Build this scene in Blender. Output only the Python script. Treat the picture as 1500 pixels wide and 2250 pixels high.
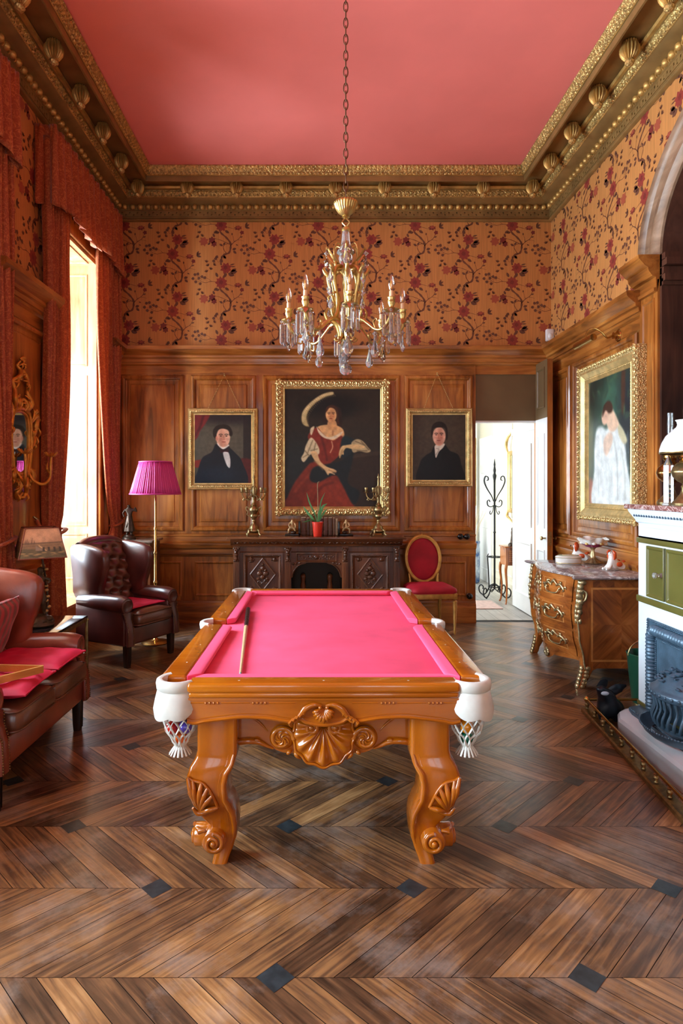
import bpy, bmesh, math, random
import numpy as np
from mathutils import Vector, Matrix
PI = math.pi
RN = random.Random(11)
SC = bpy.context.scene
COL = SC.collection
for o in list(bpy.data.objects):
    bpy.data.objects.remove(o)

# ---------------------------------------------------------------- room dimensions
XL, XR, YB, YF, ZC = -2.44, 2.79, 7.64, -2.6, 5.25
CAMZ = 1.62

# ---------------------------------------------------------------- camera
cd = bpy.data.cameras.new('camera')
cam = bpy.data.objects.new('camera', cd)
COL.objects.link(cam)
cam.location = (0, 0, CAMZ)
cam.rotation_euler = (PI / 2, 0, 0)
cd.sensor_fit = 'HORIZONTAL'
cd.sensor_width = 36.0
cd.lens = 1391 / 1500 * 36.0
cd.shift_x = (750 - 702) / 1500
cd.shift_y = -(1125 - 1072) / 1500
cd.clip_start = 0.05
cd.clip_end = 60
SC.camera = cam

# ---------------------------------------------------------------- world, daylight, exposure
SC.view_settings.view_transform = 'Standard'
SC.view_settings.look = 'None'
SC.view_settings.gamma = 1
SC.view_settings.exposure = 0.2
SC.view_settings.use_curve_mapping = False
try:
    SC.cycles.max_bounces = 9
    SC.cycles.diffuse_bounces = 5
    SC.cycles.glossy_bounces = 4
    SC.cycles.transmission_bounces = 8
    SC.cycles.transparent_max_bounces = 8
    SC.cycles.caustics_reflective = False
    SC.cycles.caustics_refractive = False
    SC.cycles.sample_clamp_indirect = 6
    SC.cycles.use_denoising = True
except Exception:
    pass
wd = bpy.data.worlds.new('daylight')
SC.world = wd
wd.use_nodes = True
bg = wd.node_tree.nodes['Background']
bg.inputs[0].default_value = (0.78, 0.89, 1.0, 1)
bg.inputs[1].default_value = 2.5

WIN_Y = [(5.78, 6.95), (3.28, 4.45), (0.80, 1.97), (-1.70, -0.53)]   # tall windows along the left wall
WIN_Z = (0.45, 4.08)
REAR_X = [(-1.9, -0.6), (0.75, 2.05)]                                 # windows in the wall behind the camera


def area(name, loc, rot, sx, sy, power, col):
    l = bpy.data.lights.new(name, 'AREA')
    l.shape = 'RECTANGLE'
    l.size, l.size_y, l.energy, l.color = sx, sy, power, col
    o = bpy.data.objects.new(name, l)
    COL.objects.link(o)
    o.location, o.rotation_euler = loc, rot
    return o


P_LEFT = [620, 1150, 1050, 200]
for (a, b), pw in zip(WIN_Y, P_LEFT):
    area('window_daylight', (XL - 1.75, (a + b) / 2, 2.35), (0, -PI / 2 + 0.06, 0), 3.0, b - a + 0.8, pw, (0.74, 0.87, 1.0))
for a, b in REAR_X:
    area('rear_window_daylight', ((a + b) / 2, YF - 0.45, 2.3), (PI / 2 , 0, 0), b - a, 3.3, 22, (0.80, 0.90, 1.0))
area('hall_daylight', (0.55, 9.5, 1.9), (0, -PI / 2, 0), 2.6, 1.9, 125, (0.90, 0.95, 1.0))


# ---------------------------------------------------------------- colour helpers
def lin(x):
    x /= 255.0
    return x / 12.92 if x <= 0.04045 else ((x + 0.055) / 1.055) ** 2.4


def c(r, g, b):
    return (lin(r), lin(g), lin(b), 1.0)


# ---------------------------------------------------------------- materials
def new_mat(name):
    m = bpy.data.materials.new(name)
    m.use_nodes = True
    nt = m.node_tree
    return m, nt, nt.nodes['Principled BSDF']


def nd(nt, t, **kw):
    n = nt.nodes.new(t)
    for k, v in kw.items():
        setattr(n, k, v)
    return n


def set_in(b, **kw):
    for k, v in kw.items():
        k = k.replace('_', ' ')
        if k in b.inputs:
            b.inputs[k].default_value = v


def coords(nt, stretch, kind='Object', rot=(0, 0, 0)):
    t = nd(nt, 'ShaderNodeTexCoord')
    src = t.outputs[kind]
    if any(rot):
        mr = nd(nt, 'ShaderNodeMapping')
        mr.inputs['Rotation'].default_value = rot
        nt.links.new(src, mr.inputs[0])
        src = mr.outputs[0]
    mp = nd(nt, 'ShaderNodeMapping')
    mp.inputs['Scale'].default_value = stretch
    nt.links.new(src, mp.inputs[0])
    return mp.outputs[0]


def ramp(nt, fac, stops):
    r = nd(nt, 'ShaderNodeValToRGB')
    e = r.color_ramp.elements
    while len(e) < len(stops):
        e.new(0.5)
    for i, (p, col) in enumerate(stops):
        e[i].position = p
        e[i].color = col
    nt.links.new(fac, r.inputs[0])
    return r.outputs[0]


def add_bump(nt, b, h, strength, dist):
    bp = nd(nt, 'ShaderNodeBump')
    bp.inputs['Strength'].default_value = strength
    bp.inputs['Distance'].default_value = dist
    nt.links.new(h, bp.inputs['Height'])
    nt.links.new(bp.outputs[0], b.inputs['Normal'])


def plain(name, col, rough=0.5, metal=0.0, coat=0.0, var=0.0, vscale=6.0, stretch=(1, 1, 1), bump=0.0, bscale=60.0,
          bdist=0.004, spec=0.5, sheen=0.0, voro=False, col2=None, subs=0.0, trans=0.0, ior=1.5, coatr=0.08):
    m, nt, b = new_mat(name)
    set_in(b, Base_Color=col, Roughness=rough, Metallic=metal, Coat_Weight=coat, Coat_Roughness=coatr,
           Specular_IOR_Level=spec, Sheen_Weight=sheen, Transmission_Weight=trans, IOR=ior)
    if sheen:
        set_in(b, Sheen_Roughness=0.4, Sheen_Tint=col)
    if var or col2:
        cc = coords(nt, stretch)
        n = nd(nt, 'ShaderNodeTexNoise')
        n.inputs['Scale'].default_value = vscale
        n.inputs['Detail'].default_value = 5
        nt.links.new(cc, n.inputs['Vector'])
        lo = col2 or tuple(x * (1 - var) for x in col[:3]) + (1,)
        hi = col if col2 else tuple(min(1, x * (1 + var)) for x in col[:3]) + (1,)
        nt.links.new(ramp(nt, n.outputs['Fac'], [(0.35, lo), (0.65, hi)]), b.inputs['Base Color'])
    if bump:
        cc = coords(nt, (1, 1, 1))
        if voro:
            n = nd(nt, 'ShaderNodeTexVoronoi')
            n.inputs['Scale'].default_value = bscale
            nt.links.new(cc, n.inputs['Vector'])
            add_bump(nt, b, n.outputs['Distance'], bump, bdist)
        else:
            n = nd(nt, 'ShaderNodeTexNoise')
            n.inputs['Scale'].default_value = bscale
            n.inputs['Detail'].default_value = 4
            nt.links.new(cc, n.inputs['Vector'])
            add_bump(nt, b, n.outputs['Fac'], bump, bdist)
    return m


def wood(name, dark, mid, light, axis='z', scale=9.0, rough=0.35, coat=0.0, bump=0.15, stretch=9.0, dist=1.2, rot=(0, 0, 0)):
    m, nt, b = new_mat(name)
    st = {'x': (1, stretch, stretch), 'y': (stretch, 1, stretch), 'z': (stretch, stretch, 1)}[axis]
    cc = coords(nt, tuple(s * 0.16 for s in st), rot=rot)
    n = nd(nt, 'ShaderNodeTexNoise')
    n.inputs['Scale'].default_value = scale
    n.inputs['Detail'].default_value = 7
    n.inputs['Roughness'].default_value = 0.62
    n.inputs['Distortion'].default_value = dist
    nt.links.new(cc, n.inputs['Vector'])
    big = nd(nt, 'ShaderNodeTexNoise')
    big.inputs['Scale'].default_value = 1.6
    big.inputs['Detail'].default_value = 2
    nt.links.new(coords(nt, (1, 1, 1)), big.inputs['Vector'])
    mx = nd(nt, 'ShaderNodeMath', operation='MULTIPLY_ADD')
    mx.inputs[1].default_value = 0.5
    nt.links.new(big.outputs['Fac'], mx.inputs[0])
    sc = nd(nt, 'ShaderNodeMath', operation='MULTIPLY')
    sc.inputs[1].default_value = 0.5
    nt.links.new(n.outputs['Fac'], sc.inputs[0])
    nt.links.new(sc.outputs[0], mx.inputs[2])
    nt.links.new(ramp(nt, mx.outputs[0], [(0.36, dark), (0.5, mid), (0.64, light)]), b.inputs['Base Color'])
    set_in(b, Roughness=rough, Coat_Weight=coat, Coat_Roughness=0.06)
    if bump:
        add_bump(nt, b, n.outputs['Fac'], bump, 0.003)
    return m


def glass(name, col=(1, 1, 1, 1), rough=0.0, ior=1.5):
    return plain(name, col, rough=rough, trans=1.0, ior=ior)


def pane_mat(name, tint=(1, 1, 1, 1), refl=0.08):
    m = bpy.data.materials.new(name)
    m.use_nodes = True
    nt = m.node_tree
    nt.nodes.clear()
    out = nd(nt, 'ShaderNodeOutputMaterial')
    mix = nd(nt, 'ShaderNodeMixShader')
    mix.inputs[0].default_value = refl
    t = nd(nt, 'ShaderNodeBsdfTransparent')
    t.inputs[0].default_value = tint
    g = nd(nt, 'ShaderNodeBsdfGlossy')
    g.inputs['Roughness'].default_value = 0.02
    nt.links.new(t.outputs[0], mix.inputs[1])
    nt.links.new(g.outputs[0], mix.inputs[2])
    nt.links.new(mix.outputs[0], out.inputs[0])
    return m


# ---------------------------------------------------------------- mesh builder
def fr(o, U, W=None, Vv=(0, 0, 1)):
    """frame: local (u,v,w) -> world; V is up unless given"""
    U, Vv = Vector(U).normalized(), Vector(Vv).normalized()
    W = Vector(W).normalized() if W else U.cross(Vv)
    m = Matrix.Identity(4)
    for i in range(3):
        m[i][0], m[i][1], m[i][2], m[i][3] = U[i], Vv[i], W[i], o[i]
    return m


F_BACK = fr((0, YB, 0), (1, 0, 0))
F_LEFT = fr((XL, 0, 0), (0, 1, 0), (1, 0, 0))
F_RIGHT = fr((XR, 0, 0), (0, 1, 0), (-1, 0, 0))      # u runs with +y on both side walls


def cr(pts, k=6, closed=False):
    """Catmull-Rom through points of any dimension"""
    P = [np.array(p, float) for p in pts]
    n = len(P)
    out = []
    rng = range(n if closed else n - 1)
    for i in rng:
        p0 = P[(i - 1) % n] if (closed or i > 0) else 2 * P[0] - P[1]
        p1, p2 = P[i], P[(i + 1) % n]
        p3 = P[(i + 2) % n] if (closed or i + 2 < n) else 2 * P[-1] - P[-2]
        for j in range(k):
            t = j / k
            out.append(tuple(0.5 * (2 * p1 + (p2 - p0) * t + (2 * p0 - 5 * p1 + 4 * p2 - p3) * t * t + (3 * p1 - p0 - 3 * p2 + p3) * t ** 3)))
    if not closed:
        out.append(tuple(P[-1]))
    return out


def lerp_tab(tab, x):
    """tab: list of (x, y...) sorted by x"""
    if x <= tab[0][0]:
        return tab[0][1]
    for (a, ya), (b, yb) in zip(tab, tab[1:]):
        if x <= b:
            t = (x - a) / (b - a)
            t = t * t * (3 - 2 * t)
            return ya + (yb - ya) * t
    return tab[-1][1]


class MB:
    def __init__(s, T=None):
        s.v, s.f, s.fm, s.mats, s.T, s.uv = [], [], [], [], T, None

    def mi(s, m):
        if m not in s.mats:
            s.mats.append(m)
        return s.mats.index(m)

    def add(s, vs, fs, m):
        o = len(s.v)
        if s.T is not None:
            T = s.T
            vs = [tuple(T @ Vector(p)) for p in vs]
        s.v.extend(tuple(p) for p in vs)
        i = s.mi(m)
        for f in fs:
            s.f.append(tuple(k + o for k in f))
            s.fm.append(i)
        return s

    def box(s, x0, x1, y0, y1, z0, z1, m, bev=0.0):
        if bev > 0:
            return s.rbox(x0, x1, y0, y1, z0, z1, m, bev)
        vs = [(x, y, z) for x in (x0, x1) for y in (y0, y1) for z in (z0, z1)]
        fs = [(0, 1, 3, 2), (4, 6, 7, 5), (0, 4, 5, 1), (2, 3, 7, 6), (0, 2, 6, 4), (1, 5, 7, 3)]
        return s.add(vs, fs, m)

    def rbox(s, x0, x1, y0, y1, z0, z1, m, b, n=2):
        """box with rounded vertical and horizontal edges (stack of rounded rectangles)"""
        b = min(b, abs(x1 - x0) / 2.01, abs(y1 - y0) / 2.01, abs(z1 - z0) / 2.01)
        rings = []
        prof = [(b * (1 - math.sin(PI / 2 * i / n)), b * (1 - math.cos(PI / 2 * i / n))) for i in range(n + 1)]
        lv = [(i, z0 + j) for i, j in prof] + [(i, z1 - j) for i, j in reversed(prof)]
        for ins, z in lv:
            rings.append([(x, y, z) for x, y in rrect(x0 + ins, x1 - ins, y0 + ins, y1 - ins, max(b - ins, 1e-4) if ins < b else 1e-4, n)])
        return s.loft(rings, m, cap=True)

    def loft(s, rings, m, cap=False, close=True, ends=False):
        n = len(rings[0])
        vs = [p for r in rings for p in r]
        fs = []
        k = n if close else n - 1
        for i in range(len(rings) - 1):
            for j in range(k):
                a, b2 = i * n + j, i * n + (j + 1) % n
                fs.append((a, b2, b2 + n, a + n))
        if cap:
            fs.append(tuple(range(n - 1, -1, -1)))
            fs.append(tuple(range((len(rings) - 1) * n, len(rings) * n)))
        if ends:
            for j in range(n):
                pass
        return s.add(vs, fs, m)

    def grid(s, fn, nu, nv, m, cu=False, cv=False):
        vs = [fn(i / nu, j / nv) for i in range(nu + (0 if cu else 1)) for j in range(nv + (0 if cv else 1))]
        w = nv + (0 if cv else 1)
        h = nu + (0 if cu else 1)
        fs = []
        for i in range(nu):
            for j in range(nv):
                a, b2 = i, (i + 1) % h
                e, d = j, (j + 1) % w
                fs.append((a * w + e, b2 * w + e, b2 * w + d, a * w + d))
        return s.add(vs, fs, m)

    def lathe(s, prof, m, n=24, cx=0, cy=0, cz=0, flute=0, amp=0.0, cap=True, a0=0.0, sx=1.0, sy=1.0):
        rings = []
        for r, z in prof:
            r = max(r, 1e-4)
            ring = []
            for k in range(n):
                a = a0 + 2 * PI * k / n
                rr = r * (1 + (amp * abs(math.sin(a * flute / 2)) - amp if flute else 0))
                ring.append((cx + rr * math.cos(a) * sx, cy + rr * math.sin(a) * sy, cz + z))
            rings.append(ring)
        return s.loft(rings, m, cap=cap)

    def tube(s, pts, r, m, n=8, closed=False, cap=True, flat=1.0, up=None):
        P = [Vector(p[:3]) for p in pts]
        L = len(P)
        rad = r if isinstance(r, (list, tuple)) else [r] * L
        if len(rad) != L:
            rad = list(np.interp(np.linspace(0, 1, L), np.linspace(0, 1, len(rad)), rad))
        rings = []
        nrm = None
        for i in range(L):
            a = P[(i - 1) % L] if (closed or i > 0) else P[0]
            b2 = P[(i + 1) % L] if (closed or i < L - 1) else P[-1]
            t = (b2 - a)
            t = t.normalized() if t.length > 1e-9 else Vector((0, 0, 1))
            if nrm is None:
                ref = Vector(up) if up else (Vector((0, 0, 1)) if abs(t.z) < 0.9 else Vector((1, 0, 0)))
                nrm = (ref - t * ref.dot(t)).normalized()
            else:
                nrm = (nrm - t * nrm.dot(t))
                nrm = nrm.normalized() if nrm.length > 1e-6 else t.orthogonal().normalized()
            bn = t.cross(nrm)
            rings.append([tuple(P[i] + nrm * (rad[i] * flat * math.cos(2 * PI * k / n)) + bn * (rad[i] * math.sin(2 * PI * k / n))) for k in range(n)])
        if closed:
            rings.append(rings[0])
            return s.loft(rings, m)
        return s.loft(rings, m, cap=cap)

    def sphere(s, p, r, m, nu=10, nv=14, sq=None):
        rx, ry, rz = (r, r, r) if not isinstance(r, (tuple, list)) else r
        rings = []
        for i in range(nu + 1):
            th = PI * i / nu
            q = max(math.sin(th), 1e-3)
            rings.append([(p[0] + rx * q * math.cos(2 * PI * k / nv), p[1] + ry * q * math.sin(2 * PI * k / nv), p[2] - rz * math.cos(th)) for k in range(nv)])
        return s.loft(rings, m, cap=True)

    def prism(s, poly, w0, w1, m, bev=0.0):
        """poly in (u,v), extruded along w; optional chamfer on the w1 side"""
        n = len(poly)
        if bev:
            ins = inset(poly, bev)
            rings = [[(u, v, w0) for u, v in poly], [(u, v, w1 - bev) for u, v in poly], [(u, v, w1) for u, v in ins]]
        else:
            rings = [[(u, v, w0) for u, v in poly], [(u, v, w1) for u, v in poly]]
        return s.loft(rings, m, cap=True)

    def flat(s, poly, w, m):
        return s.add([(u, v, w) for u, v in poly], [tuple(range(len(poly)))], m)

    def ring(s, rect, prof, m, fill=None):
        """rectangular mitred moulding: prof = [(inset, w)]; rect=(u0,u1,v0,v1)"""
        u0, u1, v0, v1 = rect
        rings = []
        for i, w in prof:
            rings.append([(u0 + i, v0 + i, w), (u1 - i, v0 + i, w), (u1 - i, v1 - i, w), (u0 + i, v1 - i, w)])
        s.loft(rings, m)
        if fill:
            i, w = prof[-1]
            s.add([(u0 + i, v0 + i, w), (u1 - i, v0 + i, w), (u1 - i, v1 - i, w), (u0 + i, v1 - i, w)], [(0, 1, 2, 3)], fill)
        return s

    def run(s, prof, u0, u1, m, cap=True):
        """straight moulding along u: prof = [(v, w)] open polyline"""
        rings = [[(u0, v, w) for v, w in prof], [(u1, v, w) for v, w in prof]]
        s.loft(rings, m, close=False)
        if cap:
            n = len(prof)
            for u in (u0, u1):
                s.add([(u, v, w) for v, w in prof] , [tuple(range(n))], m)
        return s

    def build(s, name, parent=None, smooth=40, bevel=0.0, recalc=True, subsurf=0, **props):
        me = bpy.data.meshes.new(name)
        me.from_pydata(s.v, [], s.f)
        for m in s.mats:
            me.materials.append(m)
        me.polygons.foreach_set('material_index', s.fm)
        if recalc:
            bm = bmesh.new()
            bm.from_mesh(me)
            bmesh.ops.recalc_face_normals(bm, faces=bm.faces)
            bm.to_mesh(me)
            bm.free()
        if smooth:
            me.polygons.foreach_set('use_smooth', [True] * len(me.polygons))
            me.set_sharp_from_angle(angle=math.radians(smooth))
        me.update()
        o = bpy.data.objects.new(name, me)
        COL.objects.link(o)
        if parent is not None:
            o.parent = parent
        if bevel:
            b = o.modifiers.new('bevel', 'BEVEL')
            b.width, b.segments, b.limit_method, b.angle_limit = bevel, 2, 'ANGLE', math.radians(40)
        if subsurf:
            q = o.modifiers.new('sub', 'SUBSURF')
            q.levels = q.render_levels = subsurf
        for k, v in props.items():
            o[k] = v
        return o


def rrect(x0, x1, y0, y1, r, n=3):
    out = []
    for cx, cy, a0 in ((x1 - r, y1 - r, 0), (x0 + r, y1 - r, PI / 2), (x0 + r, y0 + r, PI), (x1 - r, y0 + r, 1.5 * PI)):
        for i in range(n + 1):
            a = a0 + PI / 2 * i / n
            out.append((cx + r * math.cos(a), cy + r * math.sin(a)))
    return out


def inset(poly, d):
    n = len(poly)
    area2 = sum(poly[i][0] * poly[(i + 1) % n][1] - poly[(i + 1) % n][0] * poly[i][1] for i in range(n))
    sg = 1 if area2 > 0 else -1
    out = []
    for i in range(n):
        p, q, r = poly[i - 1], poly[i], poly[(i + 1) % n]
        a = Vector((q[0] - p[0], q[1] - p[1])); b = Vector((r[0] - q[0], r[1] - q[1]))
        if a.length < 1e-9 or b.length < 1e-9:
            out.append(q); continue
        a.normalize(); b.normalize()
        nv = Vector((-a.y, a.x)) + Vector((-b.y, b.x))
        k = max(nv.length_squared / 2, 0.3)
        out.append((q[0] + sg * nv.x * d / k, q[1] + sg * nv.y * d / k))
    return out


def thing(name, label, cat, loc=(0, 0, 0), rz=0.0, group=None):
    o = bpy.data.objects.new(name, None)
    o.empty_display_size = 0.1
    COL.objects.link(o)
    o.location, o.rotation_euler = loc, (0, 0, rz)
    o['label'], o['category'] = label, cat
    if group:
        o['group'] = group
    return o


def tag(o, label, cat, group=None):
    o['label'], o['category'] = label, cat
    if group:
        o['group'] = group
    return o


def dup(root, loc, rz=None, label=None, group=None):
    def cp(o, par):
        q = o.copy()
        COL.objects.link(q)
        if par is not None:
            q.parent = par
        for ch in list(kids.get(o.name, [])):
            cp(ch, q)
        return q
    kids = {}
    for o in list(COL.objects):
        if o.parent is not None:
            kids.setdefault(o.parent.name, []).append(o)
    r = cp(root, None)
    r.location = loc
    if rz is not None:
        r.rotation_euler = (0, 0, rz)
    if label:
        r['label'] = label
    if group:
        r['group'] = group
    return r


def struct(o):
    o['kind'] = 'structure'
    return o


def spiral(cx, cy, r0, r1, turns, a0=0.0, n=40, sgn=1):
    return [(cx + (r0 + (r1 - r0) * i / n) * math.cos(a0 + sgn * 2 * PI * turns * i / n),
             cy + (r0 + (r1 - r0) * i / n) * math.sin(a0 + sgn * 2 * PI * turns * i / n)) for i in range(n + 1)]


def skin_figure(name, joints, bones, mat, parent=None, sub=2):
    """one continuous body: joints = {key:(x,y,z,r)}, bones = [(a,b)]"""
    keys = list(joints)
    me = bpy.data.meshes.new(name)
    me.from_pydata([joints[k][:3] for k in keys], [(keys.index(a), keys.index(b)) for a, b in bones], [])
    me.materials.append(mat)
    o = bpy.data.objects.new(name, me)
    COL.objects.link(o)
    if parent is not None:
        o.parent = parent
    sk = o.modifiers.new('skin', 'SKIN')
    sk.use_smooth_shade = True
    sk.branch_smoothing = 0.4
    data = me.skin_vertices[0].data
    for i, k in enumerate(keys):
        rr = joints[k][3]
        data[i].radius = (rr, rr) if not isinstance(rr, tuple) else rr
        data[i].use_root = (i == 0)
    q = o.modifiers.new('sub', 'SUBSURF')
    q.levels = q.render_levels = sub
    return o
# ---------------------------------------------------------------- shared materials
M = {}
M['wainscot'] = wood('wainscot_walnut', c(92, 48, 14), c(160, 94, 36), c(202, 134, 62), 'z', 8, 0.30, 0.25, 0.1)
M['wainscot_h'] = wood('wainscot_walnut_horizontal', c(92, 48, 14), c(160, 94, 36), c(202, 134, 62), 'x', 8, 0.30, 0.25, 0.1)
M['wainscot_y'] = wood('wainscot_walnut_side', c(92, 48, 14), c(160, 94, 36), c(202, 134, 62), 'y', 8, 0.30, 0.25, 0.1)
M['niche'] = wood('shaded_panel_wood', c(40, 22, 16), c(74, 44, 32), c(98, 62, 46), 'z', 6, 0.35, 0.1, 0.1)  # panel wood darkened: shade of the jamb turned from the windows is coloured in
M['shutter'] = wood('pale_shutter_wood', c(150, 100, 56), c(190, 144, 98), c(212, 172, 128), 'z', 7, 0.35, 0.1, 0.1)
M['gilt'] = plain('antique_gilt', c(200, 156, 86), 0.42, 0.55, var=0.3, vscale=9, bump=0.25, bscale=70, bdist=0.006)
M['giltdark'] = plain('dull_bronze_paint', c(150, 116, 66), 0.5, 0.35, var=0.2, vscale=5, bump=0.1, bscale=30)
M['giltorn'] = plain('carved_gilt', c(206, 168, 100), 0.38, 0.5, var=0.35, vscale=30, bump=0.8, bscale=55, bdist=0.012, voro=True)
M['gold'] = plain('gold_leaf', c(214, 182, 118), 0.34, 0.6, var=0.2, vscale=14, bump=0.2, bscale=80)
M['goldcarve'] = plain('carved_gold_leaf', c(212, 182, 122), 0.36, 0.55, var=0.35, vscale=40, bump=0.9, bscale=75, bdist=0.012, voro=True)
M['brass'] = plain('brass', c(196, 156, 88), 0.22, 1.0, var=0.12, vscale=12)
M['oldbrass'] = plain('aged_brass', c(160, 140, 96), 0.32, 0.9, var=0.25, vscale=30)
M['red_damask'] = None
M['ceil'] = plain('pink_ceiling_paint', c(248, 132, 122), 0.6, var=0.05, vscale=1.1)
M['white'] = plain('white_paint', c(236, 238, 236), 0.35, var=0.02)
M['cream'] = plain('cream_paint', c(228, 220, 196), 0.5, var=0.03)
M['black'] = plain('black_lacquer', c(14, 14, 16), 0.2)
M['iron'] = plain('black_iron', c(26, 28, 32), 0.4, 0.3)
M['slate'] = plain('slate_inlay', c(44, 52, 56), 0.32, var=0.35, vscale=22)
M['pane'] = pane_mat('window_pane', (0.98, 1, 1, 1), 0.05)
M['mirror'] = plain('mirror_glass', c(190, 200, 196), 0.03, 1.0)


def damask(name, a, b_, s=17):
    m, nt, b = new_mat(name)
    cc = coords(nt, (1, 1, 1))
    n = nd(nt, 'ShaderNodeTexNoise')
    n.inputs['Scale'].default_value = s
    n.inputs['Detail'].default_value = 1.5
    n.inputs['Distortion'].default_value = 2.2
    nt.links.new(cc, n.inputs['Vector'])
    nt.links.new(ramp(nt, n.outputs['Fac'], [(0.44, a), (0.50, b_), (0.56, a)]), b.inputs['Base Color'])
    set_in(b, Roughness=0.62, Sheen_Weight=0.25, Sheen_Roughness=0.4)
    tr = nd(nt, 'ShaderNodeBsdfTranslucent')
    tr.inputs[0].default_value = b_
    mx = nd(nt, 'ShaderNodeMixShader')
    mx.inputs[0].default_value = 0.22
    out = nt.nodes['Material Output']
    nt.links.new(b.outputs[0], mx.inputs[1])
    nt.links.new(tr.outputs[0], mx.inputs[2])
    nt.links.new(mx.outputs[0], out.inputs[0])
    return m


M['damask'] = damask('rust_red_damask', c(164, 74, 34), c(212, 126, 66))


def paper(name, base, str_amt=0.1):
    m, nt, b = new_mat(name)
    cc = coords(nt, (130, 130, 3))
    n = nd(nt, 'ShaderNodeTexNoise')
    n.inputs['Scale'].default_value = 1.0
    n.inputs['Detail'].default_value = 3
    nt.links.new(cc, n.inputs['Vector'])
    lo = tuple(x * (1 - str_amt) for x in base[:3]) + (1,)
    hi = tuple(min(1, x * (1 + str_amt)) for x in base[:3]) + (1,)
    nt.links.new(ramp(nt, n.outputs['Fac'], [(0.3, lo), (0.7, hi)]), b.inputs['Base Color'])
    set_in(b, Roughness=0.42, Specular_IOR_Level=0.4)
    return m


M['paper'] = paper('orange_silk_wallpaper', c(196, 134, 74), 0.16)
M['p_leaf'] = plain('wallpaper_dark_leaf', c(104, 64, 46), 0.5)
M['p_stem'] = plain('wallpaper_stem', c(112, 68, 46), 0.5)
M['p_red'] = plain('wallpaper_crimson_flower', c(146, 58, 48), 0.45)
M['p_red2'] = plain('wallpaper_flower_heart', c(120, 46, 40), 0.45)
M['p_pink'] = plain('wallpaper_russet_flower', c(164, 80, 56), 0.45)

# ---------------------------------------------------------------- floor: chevron planks with slate inlays
PW, SEAM0, BAND = 0.129, 2.094, 0.4675


def floor_mat():
    m, nt, b = new_mat('oak_parquet')
    uv = nd(nt, 'ShaderNodeUVMap')
    uv.uv_map = 'grain'
    at = nd(nt, 'ShaderNodeAttribute')
    at.attribute_name = 'rnd'
    mp = nd(nt, 'ShaderNodeMapping')
    mp.inputs['Scale'].default_value = (2.2, 34, 1)
    nt.links.new(uv.outputs[0], mp.inputs[0])
    n = nd(nt, 'ShaderNodeTexNoise')
    n.inputs['Scale'].default_value = 1.6
    n.inputs['Detail'].default_value = 8
    n.inputs['Distortion'].default_value = 0.6
    nt.links.new(mp.outputs[0], n.inputs['Vector'])
    blot = nd(nt, 'ShaderNodeTexNoise')
    blot.inputs['Scale'].default_value = 5.0
    blot.inputs['Detail'].default_value = 6
    nt.links.new(coords(nt, (1, 1, 1)), blot.inputs['Vector'])
    s1 = nd(nt, 'ShaderNodeMath', operation='MULTIPLY_ADD')
    s1.inputs[1].default_value = 0.50
    nt.links.new(n.outputs['Fac'], s1.inputs[0])
    s2 = nd(nt, 'ShaderNodeMath', operation='MULTIPLY_ADD')
    s2.inputs[1].default_value = 0.26
    nt.links.new(blot.outputs['Fac'], s2.inputs[0])
    s3 = nd(nt, 'ShaderNodeMath', operation='MULTIPLY')
    s3.inputs[1].default_value = 0.20
    nt.links.new(at.outputs['Fac'], s3.inputs[0])
    nt.links.new(s3.outputs[0], s2.inputs[2])
    nt.links.new(s2.outputs[0], s1.inputs[2])
    col = ramp(nt, s1.outputs[0], [(0.32, c(52, 36, 25)), (0.45, c(97, 68, 46)), (0.57, c(146, 104, 64)), (0.70, c(190, 146, 98))])
    wear = nd(nt, 'ShaderNodeTexNoise')
    wear.inputs['Scale'].default_value = 2.6
    wear.inputs['Detail'].default_value = 9
    wear.inputs['Roughness'].default_value = 0.68
    nt.links.new(coords(nt, (1, 1, 1)), wear.inputs['Vector'])
    wf = ramp(nt, wear.outputs['Fac'], [(0.50, (0, 0, 0, 1)), (0.72, (.5, .5, .5, 1))])
    wm = nd(nt, 'ShaderNodeMixRGB')
    wm.inputs[2].default_value = c(168, 156, 146)
    nt.links.new(wf, wm.inputs[0])
    nt.links.new(col, wm.inputs[1])
    nt.links.new(wm.outputs[0], b.inputs['Base Color'])
    rg = nd(nt, 'ShaderNodeMapRange')
    rg.inputs['To Min'].default_value = 0.25
    rg.inputs['To Max'].default_value = 0.40
    nt.links.new(blot.outputs['Fac'], rg.inputs['Value'])
    nt.links.new(rg.outputs[0], b.inputs['Roughness'])
    add_bump(nt, b, n.outputs['Fac'], 0.22, 0.0025)
    set_in(b, Specular_IOR_Level=0.55, Coat_Weight=0.25, Coat_Roughness=0.22)
    return m


def clip_poly(P, x0, x1, y0, y1):
    def cl(P, f, ix):
        out = []
        for i in range(len(P)):
            a, b = P[i - 1], P[i]
            fa, fb = f(a), f(b)
            if (fa >= 0) != (fb >= 0):
                t = fa / (fa - fb)
                out.append((a[0] + t * (b[0] - a[0]), a[1] + t * (b[1] - a[1])))
            if fb >= 0:
                out.append(b)
        return out
    for f in (lambda p: p[0] - x0, lambda p: x1 - p[0], lambda p: p[1] - y0, lambda p: y1 - p[1]):
        P = cl(P, f, 0)
        if len(P) < 3:
            return []
    return P


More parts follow.
